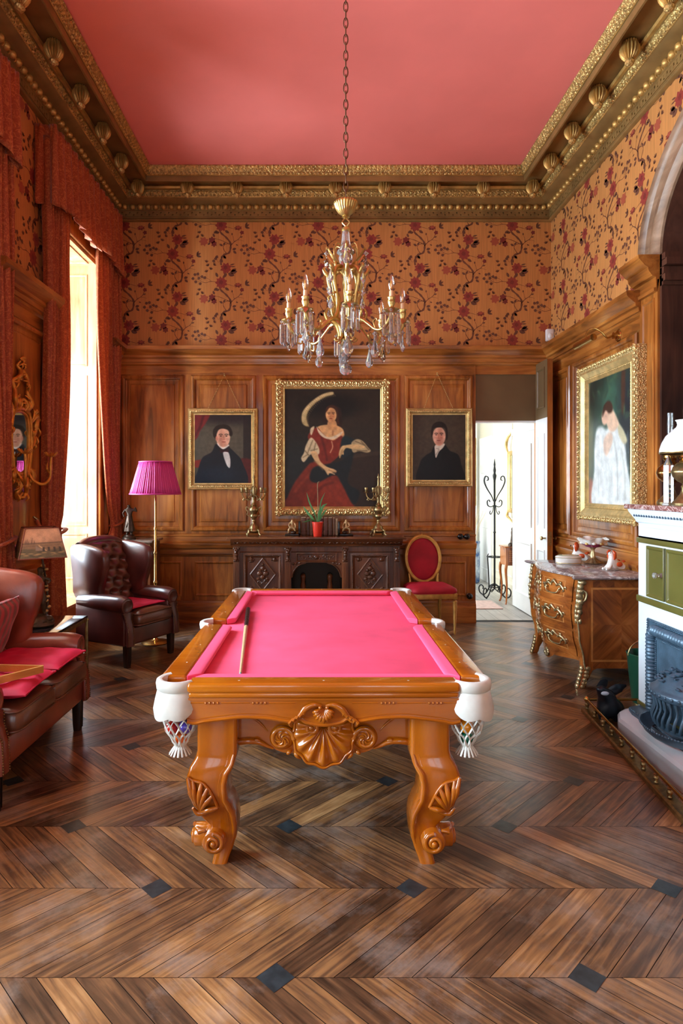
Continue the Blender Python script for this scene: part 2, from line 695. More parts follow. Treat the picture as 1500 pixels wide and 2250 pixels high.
def make_floor():
    fm = floor_mat()
    gap = plain('floor_gap', c(16, 11, 8), 0.8)
    vs, fs, mi, uvs, rnd = [], [], [], [], []
    k0 = int(math.floor((YF - SEAM0) / BAND)) - 1
    k1 = int(math.ceil((YB - SEAM0) / BAND)) + 1
    g = 0.0018
    for k in range(k0, k1):
        y0, y1 = SEAM0 + k * BAND, SEAM0 + (k + 1) * BAND
        d = BAND if k % 2 == 0 else -BAND
        n0 = int((XL - 1.2) / PW)
        for j in range(n0, int((XR + 1.2) / PW)):
            xa = -0.146 - PW / 2 + j * PW
            P = [(xa + g, y0 + g * .6), (xa + PW - g, y0 + g * .6), (xa + PW - g + d, y1 - g * .6), (xa + g + d, y1 - g * .6)]
            P = clip_poly(P, XL - 0.0, XR + 0.0, YF, YB)
            if not P:
                continue
            o = len(vs)
            r = RN.random()
            off = RN.random() * 20
            sg = 1 if d > 0 else -1
            vs += [(x, y, 0) for x, y in P]
            fs.append(tuple(range(o, o + len(P))))
            mi.append(0)
            uvs.append([((x * sg + y) / 1.414 + off, (x - sg * y) / 1.414 + off * 3) for x, y in P])
            rnd += [r] * len(P)
    # slate squares on the seams, every eighth plank, staggered
    for k in range(k0, k1):
        y = SEAM0 + k * BAND
        base = -0.146 if k % 2 == 0 else 0.372
        for j in range(-4, 5):
            x = base + j * 1.031
            if XL + .1 < x < XR - .1 and YF < y < YB - .1:
                o = len(vs)
                h = 0.064
                q = [(x - h, y), (x, y - h), (x + h, y), (x, y + h)]
                vs += [(a, b, 0.0012) for a, b in q]
                fs.append((o, o + 1, o + 2, o + 3))
                mi.append(1)
                uvs.append(q)
                rnd += [0.5] * 4
    o = len(vs)
    vs += [(XL - .7, YF - .1, -0.004), (XR + .5, YF - .1, -0.004), (XR + .5, YB + .12, -0.004), (XL - .7, YB + .12, -0.004)]
    vs += [(XL - .7, YF - .1, -0.1), (XR + .5, YF - .1, -0.1), (XR + .5, YB + .12, -0.1), (XL - .7, YB + .12, -0.1)]
    for f in ((0, 1, 2, 3), (4, 7, 6, 5), (0, 4, 5, 1), (1, 5, 6, 2), (2, 6, 7, 3), (3, 7, 4, 0)):
        fs.append(tuple(o + i for i in f))
        mi.append(2)
        uvs.append([(0, 0)] * 4)
    rnd += [0.0] * 8
    me = bpy.data.meshes.new('floor')
    me.from_pydata(vs, [], fs)
    for m in (fm, M['slate'], gap):
        me.materials.append(m)
    me.polygons.foreach_set('material_index', mi)
    ul = me.uv_layers.new(name='grain')
    ul.data.foreach_set('uv', [t for f in uvs for p in f for t in p])
    a = me.attributes.new('rnd', 'FLOAT', 'POINT')
    a.data.foreach_set('value', rnd)
    me.update()
    o = bpy.data.objects.new('floor', me)
    COL.objects.link(o)
    return struct(o)


make_floor()

# ---------------------------------------------------------------- wallpaper motif (polygons a hair proud of the wall)
KS = 0.001245


def petal_poly(cx, cy, r, n, jag, seed, squash=1.0, rot=0.0):
    rr = random.Random(seed)
    out = []
    for i in range(n * 4):
        a = 2 * PI * i / (n * 4) + rot
        q = r * (1 - jag * (0.5 + 0.5 * math.cos(n * a)) * 0.8) * (0.92 + 0.16 * rr.random())
        out.append((cx + q * math.cos(a), cy + q * squash * math.sin(a)))
    return out


def leaf_poly(cx, cy, L, w, ang):
    pts = [(0, 0), (.25, .42), (.55, .5), (.8, .3), (1, 0), (.8, -.3), (.55, -.5), (.25, -.42)]
    ca, sa = math.cos(ang), math.sin(ang)
    return [(cx + L * x * ca - w * y * sa, cy + L * x * sa + w * y * ca) for x, y in pts]


def ribbon(pts, w0, w1):
    P = cr(pts, 4)
    n = len(P)
    L, Rr = [], []
    for i, p in enumerate(P):
        a, b = P[max(i - 1, 0)], P[min(i + 1, n - 1)]
        dx, dy = b[0] - a[0], b[1] - a[1]
        l = math.hypot(dx, dy) or 1
        w = (w0 + (w1 - w0) * i / (n - 1)) / 2 * (1 + 0.25 * math.sin(i * 1.7))
        L.append((p[0] - dy / l * w, p[1] + dx / l * w))
        Rr.append((p[0] + dy / l * w, p[1] - dx / l * w))
    return [[L[i], L[i + 1], Rr[i + 1], Rr[i]] for i in range(n - 1)]


def motif():
    """list of (layer, material key, polygon) in crop units"""
    out = []
    rr = random.Random(5)
    S = lambda pts, a, b: out.extend((1, 'p_stem', q) for q in ribbon(pts, a, b))
    Lf = lambda x, y, L, w, a, k='p_leaf': out.append((2, k, leaf_poly(x, y, L, w, a)))
    S([(-45, 420), (-45, 40 + 60), (-20, 130), (30, 150), (45, 200), (40, 250), (0, 300), (-50, 345), (-62, 390), (-45, 430)][1:], 18, 15)
    S([(-45, 30), (-52, 70), (-40, 105)], 16, 16)
    S([(10, 135), (-20, 180), (-25, 215), (10, 235), (60, 240)], 7, 3)
    S([(42, 215), (80, 255), (125, 285), (150, 330)], 8, 4)
    S([(80, 255), (70, 300), (60, 320)], 4, 2)
    S([(110, 275), (150, 270), (175, 262)], 3, 2)
    S([(40, 230), (-40, 268), (-100, 285), (-130, 275)], 5, 3)
    S([(0, -20), (-20, -80), (-45, -140)], 16, 16)
    S([(-45, -195), (-45, -150)], 8, 10)
    S([(-60, -140), (-140, -128), (-200, -140), (-255, -118)], 6, 3)
    S([(-140, -128), (-175, -100), (-200, -95)], 3, 2)
    S([(-45, -140), (30, -160), (90, -178)], 4, 3)
    S([(-20, 100), (-70, 60), (-100, 90)], 3, 2)
    for (x, y, L, w, a) in ((0, 90, 42, 24, 2.2), (62, 180, 40, 26, .3), (70, 168, 42, 24, -.7), (-30, 215, 40, 22, 2.6), (-62, 350, 40, 24, 3.4),
                            (-30, 120, 40, 22, -.6), (40, -38, 70, 44, .1), (20, -50, 66, 40, -.35), (48, -34, 62, 30, .5), (-78, -88, 52, 26, 2.0), (-20, -92, 52, 24, 1.0),
                            (-82, -190, 46, 26, 3.8), (-10, -188, 50, 26, -.6), (-35, 52, 44, 24, 1.9), (38, 30, 50, 14, .25), (45, 15, 48, 12, 0),
                            (-110, 300, 40, 22, 2.0), (-150, 250, 36, 20, 3.9), (182, -155, 52, 20, .5), (184, -158, 50, 20, -.2), (186, -150, 46, 18, 1.1),
                            (150, 330, 34, 22, 1.2), (135, 300, 30, 14, .2), (-5, 250, 36, 18, 4.0), (60, 318, 26, 14, 1.6), (95, 230, 26, 12, -.4)):
        Lf(x, y, L, w, a)
    for (x, y) in ((-262, -96), (-300, -62), (-272, -56), (-292, -132), (-232, -82), (-250, -150), (-320, -100), (-205, -92), (-100, 92), (-118, 70), (-88, 110)):
        out.append((2, 'p_leaf', petal_poly(x, y, 15, 3, .12, x)))
        out.append((1, 'p_stem', leaf_poly(x, y, math.hypot(x + 200, y + 128) * .7, 3, math.atan2(-128 - y, -200 - x))) if x < -200 else (1, 'p_stem', leaf_poly(x, y, 30, 3, -.6)))
    out.append((3, 'p_red', petal_poly(0, 0, 56, 8, .35, 1)))
    out.append((4, 'p_red2', petal_poly(-4, 6, 24, 6, .5, 2)))
    out.append((3, 'p_red', petal_poly(-45, -140, 60, 9, .35, 3)))
    out.append((4, 'p_red2', petal_poly(-48, -136, 26, 7, .5, 4)))
    out.append((3, 'p_pink', petal_poly(-215, 258, 48, 7, .45, 5)))
    out.append((3, 'p_red2', petal_poly(-135, 272, 36, 6, .4, 6)))
    out.append((3, 'p_red2', petal_poly(-115, 235, 30, 6, .4, 16)))
    out.append((3, 'p_red2', petal_poly(118, -165, 42, 7, .5, 7, .62)))
    out.append((4, 'p_pink', petal_poly(118, -158, 24, 5, .5, 8, .7)))
    out.append((3, 'p_red2', petal_poly(155, 345, 22, 5, .4, 9)))
    for i, (x, y, a) in enumerate(((-170, 20, 2.1), (-150, -15, 1.2), (-185, -40, 1.9), (-190, 55, 1.4), (-120, 30, .6), (215, 60, 1.8), (235, 30, 1.0), (205, 20, 2.4))):
        for k in range(4):
            Lf(x, y, 30, 9, a + (k - 1.5) * .5, 'p_stem')
    return out


MOTIF = motif()


def paper_pattern(mb, u0, u1, v0, v1, uref, vref, skip=None):
    dx, dy = 0.585, 0.691
    for i in range(int((u0 - uref) / dx) - 2, int((u1 - uref) / dx) + 3):
        for j in range(int((v0 - vref) / dy) - 2, int((v1 - vref) / dy) + 3):
            cx, cy = uref + i * dx, vref + j * dy + (dy / 2 if i % 2 else 0)
            if cx < u0 - .6 or cx > u1 + .6 or cy < v0 - .8 or cy > v1 + .8:
                continue
            for lay, k, P in MOTIF:
                Q = [(cx + x * KS, cy + y * KS) for x, y in P]
                mx = sum(q[0] for q in Q) / len(Q)
                my = sum(q[1] for q in Q) / len(Q)
                if skip and skip(mx, my):
                    continue
                Q = clip_poly(Q, u0, u1, v0, v1)
                if len(Q) > 2:
                    mb.flat(Q, 0.0006 + 0.0005 * lay, M[k])


WZ0, WZ1 = 3.30, 4.84
D0, D1, DH = 1.873, 2.63, 2.43           # door opening in the back wall

# ---- back wall
mb = MB()
for x0, x1, z0, z1 in ((XL - .2, D0, 0, DH), (D1, XR + .2, 0, DH), (XL - .2, XR + .2, DH, ZC)):
    mb.box(x0, x1, YB, YB + .12, z0, z1, M['paper'])
mb.T = F_BACK
paper_pattern(mb, XL, XR, WZ0, WZ1, 0.655 - .03, 3.925)
W_back = struct(mb.build('wall_back', smooth=0, recalc=False))

# ---- left wall with four tall window openings
mb = MB()
ys = [YF - .2]
for a, b in WIN_Y[::-1]:
    ys += [a, b]
ys += [YB + .2]
for i in range(0, len(ys), 2):
    mb.box(XL - .6, XL, ys[i], ys[i + 1], 0, ZC, M['paper'])
for a, b in WIN_Y:
    mb.box(XL - .6, XL, a, b, WIN_Z[1], ZC, M['paper'])
    mb.box(XL - .6, XL, a, b, 0, WIN_Z[0], M['paper'])
mb.T = F_LEFT
paper_pattern(mb, 1.0, YB, WZ0, WZ1, 7.2, 4.1, skip=lambda u, v: any(a - .05 < u < b + .05 and v < WIN_Z[1] + .05 for a, b in WIN_Y))
W_left = struct(mb.build('wall_left', smooth=0, recalc=False))

# ---- right wall with elliptical arched niche
AYC, AZ0 = 3.9, 3.515
AO, AI = (1.58, 1.18), (1.24, 0.87)
arch = lambda y, e: AZ0 + e[1] * math.sqrt(max(0, 1 - ((y - AYC) / e[0]) ** 2))
mb = MB()
mb.box(XR, XR + .6, AYC + AI[0], YB + .2, 0, ZC, M['paper'])
mb.box(XR, XR + .6, YF - .2, AYC - AI[0], 0, ZC, M['paper'])
N = 28
for i in range(N):
    ya, yb = AYC - AI[0] * math.cos(PI * i / N), AYC - AI[0] * math.cos(PI * (i + 1) / N)
    za, zb = arch(ya, AI), arch(yb, AI)
    vs = [(XR, ya, za), (XR, yb, zb), (XR, yb, ZC), (XR, ya, ZC), (XR + .6, ya, za), (XR + .6, yb, zb), (XR + .6, yb, ZC), (XR + .6, ya, ZC)]
    mb.add(vs, [(0, 1, 2, 3), (4, 7, 6, 5), (0, 4, 5, 1)], M['paper'])
mb.T = F_RIGHT
paper_pattern(mb, 1.0, YB, WZ0, WZ1, 7.25, 3.95, skip=lambda u, v: abs(u - AYC) < AO[0] and v < arch(u, AO) + .03)
W_right = struct(mb.build('wall_right', smooth=0, recalc=False))
# niche lining
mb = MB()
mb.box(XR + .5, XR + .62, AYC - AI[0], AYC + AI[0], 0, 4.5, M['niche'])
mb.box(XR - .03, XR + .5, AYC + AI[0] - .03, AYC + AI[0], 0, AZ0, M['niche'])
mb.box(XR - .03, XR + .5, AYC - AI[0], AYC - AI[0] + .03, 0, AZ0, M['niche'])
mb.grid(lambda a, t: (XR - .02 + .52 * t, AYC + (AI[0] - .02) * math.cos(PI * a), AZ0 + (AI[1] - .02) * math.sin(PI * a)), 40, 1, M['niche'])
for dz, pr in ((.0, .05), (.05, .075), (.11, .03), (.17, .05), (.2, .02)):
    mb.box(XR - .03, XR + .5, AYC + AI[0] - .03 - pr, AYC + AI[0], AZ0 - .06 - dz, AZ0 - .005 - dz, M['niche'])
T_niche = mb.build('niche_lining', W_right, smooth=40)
# archivolt moulding
pale_arch = wood('weathered_arch_wood', c(96, 70, 52), c(140, 110, 84), c(170, 140, 112), 'y', 6, 0.4, 0.0, 0.1)
prof = [(0, .0), (0, .045), (.05, .06), (.09, .055), (.11, .035), (.2, .035), (.22, .055), (.27, .06), (.30, .04), (.34, .03), (.35, -.02)]
mb = MB(F_RIGHT)
rings = []
for i in range(49):
    a = PI * i / 48
    ring = []
    for p, w in prof:
        k = p / .35
        ex, ez = AO[0] + (AI[0] - .01 - AO[0]) * k, AO[1] + (AI[1] - .01 - AO[1]) * k
        ring.append((AYC + ex * math.cos(a), AZ0 + ez * math.sin(a), w))
    rings.append(ring)
mb.loft(rings, pale_arch, close=False)
mb.build('arch_moulding', W_right)

# ---- wall behind the camera, ceiling
mb = MB()
xs = [XL - .2] + [x for ab in REAR_X for x in ab] + [XR + .2]
for i in range(0, len(xs), 2):
    mb.box(xs[i], xs[i + 1], YF - .3, YF, 0, ZC, M['paper'])
for a, b in REAR_X:
    mb.box(a, b, YF - .3, YF, 0, .5, M['paper'])
    mb.box(a, b, YF - .3, YF, 4.08, ZC, M['paper'])
struct(mb.build('wall_front', smooth=0))
mb = MB()
mb.box(XL - .6, XR + .6, YF - .3, YB + .12, ZC, ZC + .1, M['ceil'])
struct(mb.build('ceiling', smooth=0))


# ---- windows
def window(name, T, u0, u1, v0, v1, parent=None):
    mb = MB(T)
    fw = .06
    mb.box(u0, u0 + fw, v0, v1, -.03, .03, M['white']); mb.box(u1 - fw, u1, v0, v1, -.03, .03, M['white'])
    mb.box(u0, u1, v0, v0 + .1, -.03, .03, M['white']); mb.box(u0, u1, v1 - fw, v1, -.03, .03, M['white'])
    um = (u0 + u1) / 2
    mb.box(um - .05, um + .05, v0, v1, -.035, .04, M['white'])
    for q in (.25, .5, .75):
        z = v0 + (v1 - v0) * q
        mb.box(u0, u1, z - .02, z + .02, -.02, .02, M['white'])
    o = struct(mb.build(name, smooth=0))
    g = MB(T)
    g.box(u0 + fw, u1 - fw, v0 + .1, v1 - fw, -.004, .004, M['pane'])
    g.build('window_pane', o, smooth=0)
    return o


for i, (a, b) in enumerate(WIN_Y):
    window('window_%d' % (i + 1), fr((XL - .55, 0, 0), (0, 1, 0), (1, 0, 0)), a, b, *WIN_Z)
for i, (a, b) in enumerate(REAR_X):
    window('window_%d' % (i + 5), fr((0, YF - .2, 0), (1, 0, 0), (0, 1, 0)), a, b, .5, 4.08)

# ---- panelled reveals of the left windows: jambs, soffit, sill
PANEL_SMALL = [(0, 0), (.0, .006), (.012, .010), (.02, .004), (.03, .004)]
for a, b in WIN_Y:
    mb = MB()
    x0, x1 = XL - .5, XL
    for yy, sg in ((b, -1), (a, 1)):
        J = fr((0, yy, 0), (1, 0, 0), (0, sg, 0))
        mb.T = J
        mb.box(x0, x1, 0.45, WIN_Z[1], 0, .025, M['shutter'])
        for z0, z1 in ((.62, 1.12), (1.20, 2.85), (2.95, 3.95)):
            mb.ring((x0 + .04, x1 - .10, z0, z1), [(0, .025), (0, .033), (.012, .036), (.022, .027), (.05, .030)], M['shutter'], M['shutter'])
    mb.T = None
    mb.box(x0, x1, a, b, WIN_Z[1] - .03, WIN_Z[1], M['shutter'])
    mb.T = fr((0, 0, WIN_Z[1] - .03), (1, 0, 0), (0, 0, -1), (0, 1, 0))
    mb.ring((x0 + .05, x1 - .06, a + .1, b - .1), [(0, 0), (0, .01), (.02, .012), (.03, .002)], M['shutter'], M['shutter'])
    mb.T = None
    mb.box(x0, x1 + .03, a, b, WIN_Z[0], WIN_Z[0] + .03, M['shutter'])
    # architrave on the room side
    mb.T = F_LEFT
    for u0, u1 in ((a - .14, a), (b, b + .14)):
        mb.rbox(u0, u1, 0, WIN_Z[1] + .12, 0, .035, M['wainscot'], .01)
    mb.rbox(a - .14, b + .14, WIN_Z[1], WIN_Z[1] + .12, 0, .035, M['wainscot'], .01)
    mb.build('window_reveal', W_left, smooth=30)

# ---------------------------------------------------------------- wainscot
BOLE = [(0, .0), (0, .016), (.012, .030), (.034, .036), (.048, .028), (.056, .010), (.066, .004), (.098, .004), (.104, -.004), (.112, .004), (.118, .012), (.15, .016)]
BOLES = [(0, .0), (0, .010), (.012, .016), (.022, .010), (.03, .002), (.05, .002)]
CAPP = [(3.085, 0), (3.09, .012), (3.105, .03), (3.125, .034), (3.128, .048), (3.165, .052), (3.175, .075), (3.20, .078), (3.215, .10), (3.25, .14), (3.262, .15), (3.30, .155), (3.306, .14), (3.306, 0)]
DADO = [(.795, 0), (.80, .012), (.82, .016), (.825, .03), (.885, .03), (.893, .05), (.915, .06), (.945, .07), (.955, .068), (.97, .04), (.98, .018), (1.035, .016), (1.045, .028), (1.06, .028), (1.07, 0)]
BASE = [(0, .0), (0, .045), (.19, .045), (.20, .038), (.225, .036), (.24, .022), (.262, .018), (.268, 0)]


def wainscot(T, spans, uppers, lowers, capspan, wv, wh, parent, w0=.02, cap=True):
    mb = MB(T)
    for u0, u1, z1 in spans:
        mb.box(u0, u1, 0, z1, 0, w0, wv)
        mb.run([(v, w + w0) for v, w in DADO], u0, u1, wh)
        mb.run([(v, w + w0) for v, w in BASE], u0, u1, wh)
    if cap:
        mb.box(capspan[0], capspan[1], 2.985, 3.1, 0, w0 + .004, wh)
        mb.run([(v, w + w0) for v, w in CAPP], capspan[0], capspan[1], wh)
    for u0, u1, z0, z1 in uppers:
        mb.ring((u0, u1, z0, z1), [(i, w + w0) for i, w in BOLE], wv, wv)
    for u0, u1, z0, z1 in lowers:
        mb.ring((u0, u1, z0, z1), [(i, w + w0) for i, w in BOLES], wv, wv)
    return mb.build('wainscot', parent, smooth=30)


wainscot(F_BACK, [(XL, D0, 3.1), (D1 + .04, XR, 3.1)],
         [(-2.384, -1.631, 1.10, 2.972), (-1.549, -.763, 1.10, 2.972), (-.681, .967, 1.10, 2.972), (1.02, 1.84, 1.10, 2.972)],
         [(-2.36, -1.66, .32, .735), (-1.50, -.80, .32, .735), (-.65, .95, .32, .735), (1.06, 1.76, .32, .735)],
         (XL, XR), M['wainscot'], M['wainscot_h'], W_back)
sp = []
yy = [1.0]
for a, b in WIN_Y[:3][::-1]:
    yy += [a - .14, b + .14]
yy = [b + .14 for a, b in WIN_Y[:3][::-1]][0:0]
segs = [(6.95 + .14, YB), (4.45 + .14, 5.78 - .14), (1.97 + .14, 3.28 - .14), (-.53 + .14, .8 - .14)]
wl = MB(F_LEFT)
wainscot(F_LEFT, [(a, b, 3.1) for a, b in segs], [(a + .06, b - .06, 1.10, 2.972) for a, b in segs], [(a + .1, b - .1, .32, .735) for a, b in segs], (0, .001), M['wainscot'], M['wainscot_y'], W_left, cap=False)
mb = MB(F_LEFT)
for a, b in segs:
    mb.box(a, b, 2.985, 3.1, 0, .024, M['wainscot_y'])
    mb.run([(v, w + .02) for v, w in CAPP], a, b, M['wainscot_y'])
mb.build('wainscot_cornice', W_left, smooth=30)
JY = AYC + AI[0]
wainscot(F_RIGHT, [(JY + .26, YB, 3.1)], [(5.50, 6.88, 1.10, 2.972), (6.97, 7.58, 1.10, 2.972)], [(5.55, 6.85, .32, .735), (6.97, 7.55, .32, .735)],
         (JY + .26, YB), M['wainscot'], M['wainscot_y'], W_right)
wainscot(F_RIGHT, [(YF, AYC - AI[0] - .26, 3.1)], [(.2, 2.1, 1.10, 2.972)], [], (YF, AYC - AI[0] - .26), M['wainscot'], M['wainscot_y'], W_right)
# pilasters carrying the arch, with stepped capitals
mb = MB(F_RIGHT)
for u0, u1 in ((JY - .001, JY + .28), (AYC - AI[0] - .28, AYC - AI[0] + .001)):
    mb.box(u0, u1, 0, AZ0 - .2, 0, .05, M['wainscot'])
    mb.ring((u0 + .04, u1 - .05, .4, AZ0 - .34), [(0, .05), (0, .058), (.015, .062), (.025, .052), (.035, .054)], M['wainscot'], M['wainscot'])
    cp = [(AZ0 - .30, .05), (AZ0 - .295, .075), (AZ0 - .27, .08), (AZ0 - .265, .06), (AZ0 - .18, .062), (AZ0 - .17, .09), (AZ0 - .13, .12), (AZ0 - .10, .125), (AZ0 - .085, .15), (AZ0 - .03, .20), (AZ0, .205), (AZ0 + .002, 0)]
    mb.run(cp, u0, u1 + .06, M['wainscot_y'])
    mb.run([(v, w + .05) for v, w in BASE], u0, u1, M['wainscot_y'])
mb.build('arch_pilaster', W_right, smooth=30)

# ---------------------------------------------------------------- cornice
CPROF = [('giltdark', [(0, 4.825), (.03, 4.828), (.042, 4.842), (.034, 4.858), (.026, 4.862), (.026, 4.878), (.012, 4.88), (.012, 4.946), (.03, 4.948)]),
         ('giltdark', [(.03, 4.948), (.045, 4.955), (.05, 5.005), (.075, 5.012), (.085, 5.014), (.12, 5.022), (.155, 5.038), (.172, 5.05)]),
         ('giltdark', [(.172, 5.05), (.19, 5.056), (.2, 5.118), (.215, 5.122)]),
         ('gilt', [(.215, 5.122), (.24, 5.124), (.25, 5.142), (.24, 5.162), (.22, 5.166)]),
         ('giltdark', [(.22, 5.166), (.45, 5.166), (.452, 5.10), (.458, 5.092), (.474, 5.092), (.48, 5.155)]),
         ('giltdark', [(.48, 5.155), (.49, 5.16), (.53, 5.242), (.53, 5.25)])]
RUNS = [(F_BACK, XL, XR, 1, 1), (F_LEFT, YF, YB, 0, 1), (F_RIGHT, YF, YB, 0, 1)]


def mitre_u(u0, u1, m0, m1, p, t):
    a, b = u0 + p * m0, u1 - p * m1
    return a + (b - a) * t


mb = MB()
for T, u0, u1, m0, m1 in RUNS:
    mb.T = T
    for k, pr in CPROF:
        mb.loft([[(mitre_u(u0, u1, m0, m1, p, t), z, p) for p, z in pr] for t in (0, 1)], M[k], close=False)
    L = u1 - u0
    vis0 = max(u0, 1.5) if m0 == 0 else u0

    # crown and leaf bands: modulated relief
    def band(pr, period, amp, mat, steps=4):
        n = int((u1 - vis0) / period) * steps
        rows = []
        for i in range(n + 1):
            t = i / n
            row = []
            for j, (p, z) in enumerate(pr):
                q = abs(math.sin(PI * (t * n / steps)))
                k = 0 if j in (0, len(pr) - 1) else amp * (q - .3) * (1 if j % 2 else -.6)
                a, b = vis0 + p * m0, u1 - p * m1
                row.append((a + (b - a) * t, z - k * .5, p + k))
            rows.append(row)
        mb.loft(rows, mat, close=False)
    band([(.488, 5.158), (.496, 5.168), (.503, 5.18), (.512, 5.20), (.525, 5.215), (.531, 5.235), (.534, 5.247)], .055, .016, M['giltorn'])
    band([(.484, 5.150), (.489, 5.153), (.489, 5.160)], .02, .006, M['gilt'], 3)
    band([(.176, 5.05), (.19, 5.060), (.2, 5.075), (.206, 5.092), (.208, 5.106), (.205, 5.118)], .05, .018, M['giltorn'])
    band([(.172, 5.046), (.18, 5.05), (.184, 5.056)], .018, .006, M['gilt'], 3)
    # egg and dart
    n = int((u1 - vis0) / .094)
    for i in range(n):
        u = mitre_u(vis0, u1, m0, m1, .06, (i + .5) / n)
        mb.sphere((u, 4.985, .052), (.033, .034, .034), M['gilt'], 6, 10)
        mb.sphere((u + .047, 4.985, .046), (.008, .034, .020), M['gilt'], 4, 6)
    # greek key fret
    n = int((u1 - vis0) / .047)
    for i in range(n):
        u = mitre_u(vis0, u1, m0, m1, .02, (i + .5) / n)
        mb.box(u - .015, u + .015, 4.892, 4.936, .010, .030, M['giltdark'])
        if i % 2:
            mb.box(u + .012, u + .036, 4.908, 4.936, .010, .028, M['giltdark'])
        else:
            mb.box(u + .012, u + .036, 4.892, 4.916, .010, .028, M['giltdark'])
    for z in (4.880, 4.936):
        mb.box(mitre_u(vis0, u1, m0, m1, .03, 0), mitre_u(vis0, u1, m0, m1, .03, 1), z, z + .012, .010, .031, M['giltdark'])
cornice = struct(mb.build('trim_1', smooth=45, recalc=False))

# melon pendants under the soffit
pend = MB()
pr = [(.03, .0), (.052, -.004), (.058, -.014), (.054, -.024), (.062, -.03), (.074, -.05), (.078, -.075), (.070, -.105), (.052, -.132), (.034, -.15)]
pend.lathe(pr, M['gilt'], n=64, flute=16, amp=.26)
pend.lathe([(.028, -.146), (.036, -.155), (.038, -.17), (.028, -.188), (.01, -.198)], M['giltorn'], n=12)
pend0 = None
pts = [(x, 7.31) for x in np.linspace(-2.10, 2.46, 9)]
pts += [(-2.11, 7.31 - .571 * i) for i in range(1, 11)] + [(2.46, 7.31 - .571 * i) for i in range(1, 11)]
for x, y in pts:
    if pend0 is None:
        pend0 = pend.build('pendant', cornice, smooth=60)
        q = pend0
    else:
        q = pend0.copy()
        COL.objects.link(q)
    q.location = (x, y, 5.166)
# ================================================================ POOL TABLE
M['pool'] = wood('honey_varnished_wood', c(142, 70, 4), c(176, 94, 8), c(196, 116, 18), 'x', 5, 0.22, 0.6, 0.03, dist=.6)
M['poolz'] = wood('honey_varnished_leg_wood', c(142, 70, 4), c(176, 94, 8), c(196, 116, 18), 'z', 5, 0.22, 0.6, 0.03, dist=.6)
M['felt'] = plain('pink_felt', c(240, 82, 122), 0.85, var=0.13, vscale=3.2, sheen=0.35, bump=0.1, bscale=500, bdist=.001)
M['felt2'] = plain('pink_cushion_felt', c(242, 86, 128), 0.8, sheen=0.35)
M['leather_w'] = plain('white_pocket_leather', c(216, 219, 212), 0.35, var=0.05, vscale=20)
M['pearl'] = plain('pearl_sight', c(240, 236, 220), 0.2)

PT = thing('pool_table', 'honey wood pool table with pink cloth and carved legs in mid room', 'pool table', (0.017, 2.65, 0))
RT = .80


def rail(x0, x1, y0, y1, sights, axis):
    mb = MB()
    r = .014
    mb.rbox(x0, x1, y0, y1, .757, RT, M['pool'], r, 3)
    mb.rbox(x0 + .006, x1 - .006, y0 + .006, y1 - .006, .735, .762, M['pool'], .01, 2)
    for px, py in sights:
        a, b = (.006, .0045) if axis == 'x' else (.0045, .006)
        mb.flat([(px - a, py), (px, py - b), (px + a, py), (px, py + b)], RT + .0006, M['pearl'])
    return mb.build('rail', PT, smooth=50)


def cushion(p0, p1, out):
    """nose runs from p0 to p1 (at the rail face); out = unit vector into the table"""
    p0, p1, ov = Vector(p0), Vector(p1), Vector(out)
    d = (p1 - p0).normalized()
    mb = MB()
    prof = [(0, RT - .001), (.035, RT - .001), (.052, RT - .004), (.06, RT - .011), (.056, RT - .02), (.045, .766), (.0, .764)]
    rings = []
    for e in (0, 1):
        ring = []
        for w, z in prof:
            cut = .045 * (w / .06)
            q = (p0 + d * cut if e == 0 else p1 - d * cut) + ov * w
            ring.append((q.x, q.y, z))
        rings.append(ring)
    mb.loft(rings, M['felt2'], cap=True)
    return mb.build('cushion', PT, smooth=50, bevel=.004)


XW, YL, WW = .715, 2.52, .118
mb = MB()
mb.rbox(-.63, .63, .07, YL - .07, .72, .763, M['felt'], .004)
mb.build('cloth', PT, smooth=30)
seg = [(.115, 1.165), (1.315, YL - .115)]
for s in (-1, 1):
    for y0, y1 in seg:
        xa, xb = sorted((s * XW, s * (XW - WW)))
        ss = [(s * (XW - .075), y0 + (y1 - y0) * q) for q in (.2, .52, .86)]
        rail(xa, xb, y0, y1, ss, 'y')
        cushion((s * (XW - WW), y0, 0), (s * (XW - WW), y1, 0), (-s, 0, 0))
for y0, s in ((0, 1), (YL, -1)):
    ya, yb = sorted((y0, y0 + s * .105))
    rail(-.575, .575, ya, yb, [(-.36, y0 + s * .045), (0, y0 + s * .045), (.36, y0 + s * .045)], 'x')
    cushion((-.56, y0 + s * .105, 0), (.56, y0 + s * .105, 0), (0, s, 0))

# aprons with a wavy lower edge
WAVE = [(-.575, .628), (-.54, .622), (-.50, .630), (-.42, .640), (-.34, .648), (-.24, .644), (-.16, .632), (-.12, .630), (-.10, .640), (-.07, .624), (0, .614), (.07, .624), (.10, .640), (.12, .630), (.16, .632), (.24, .644), (.34, .648), (.42, .640), (.50, .630), (.54, .622), (.575, .628)]


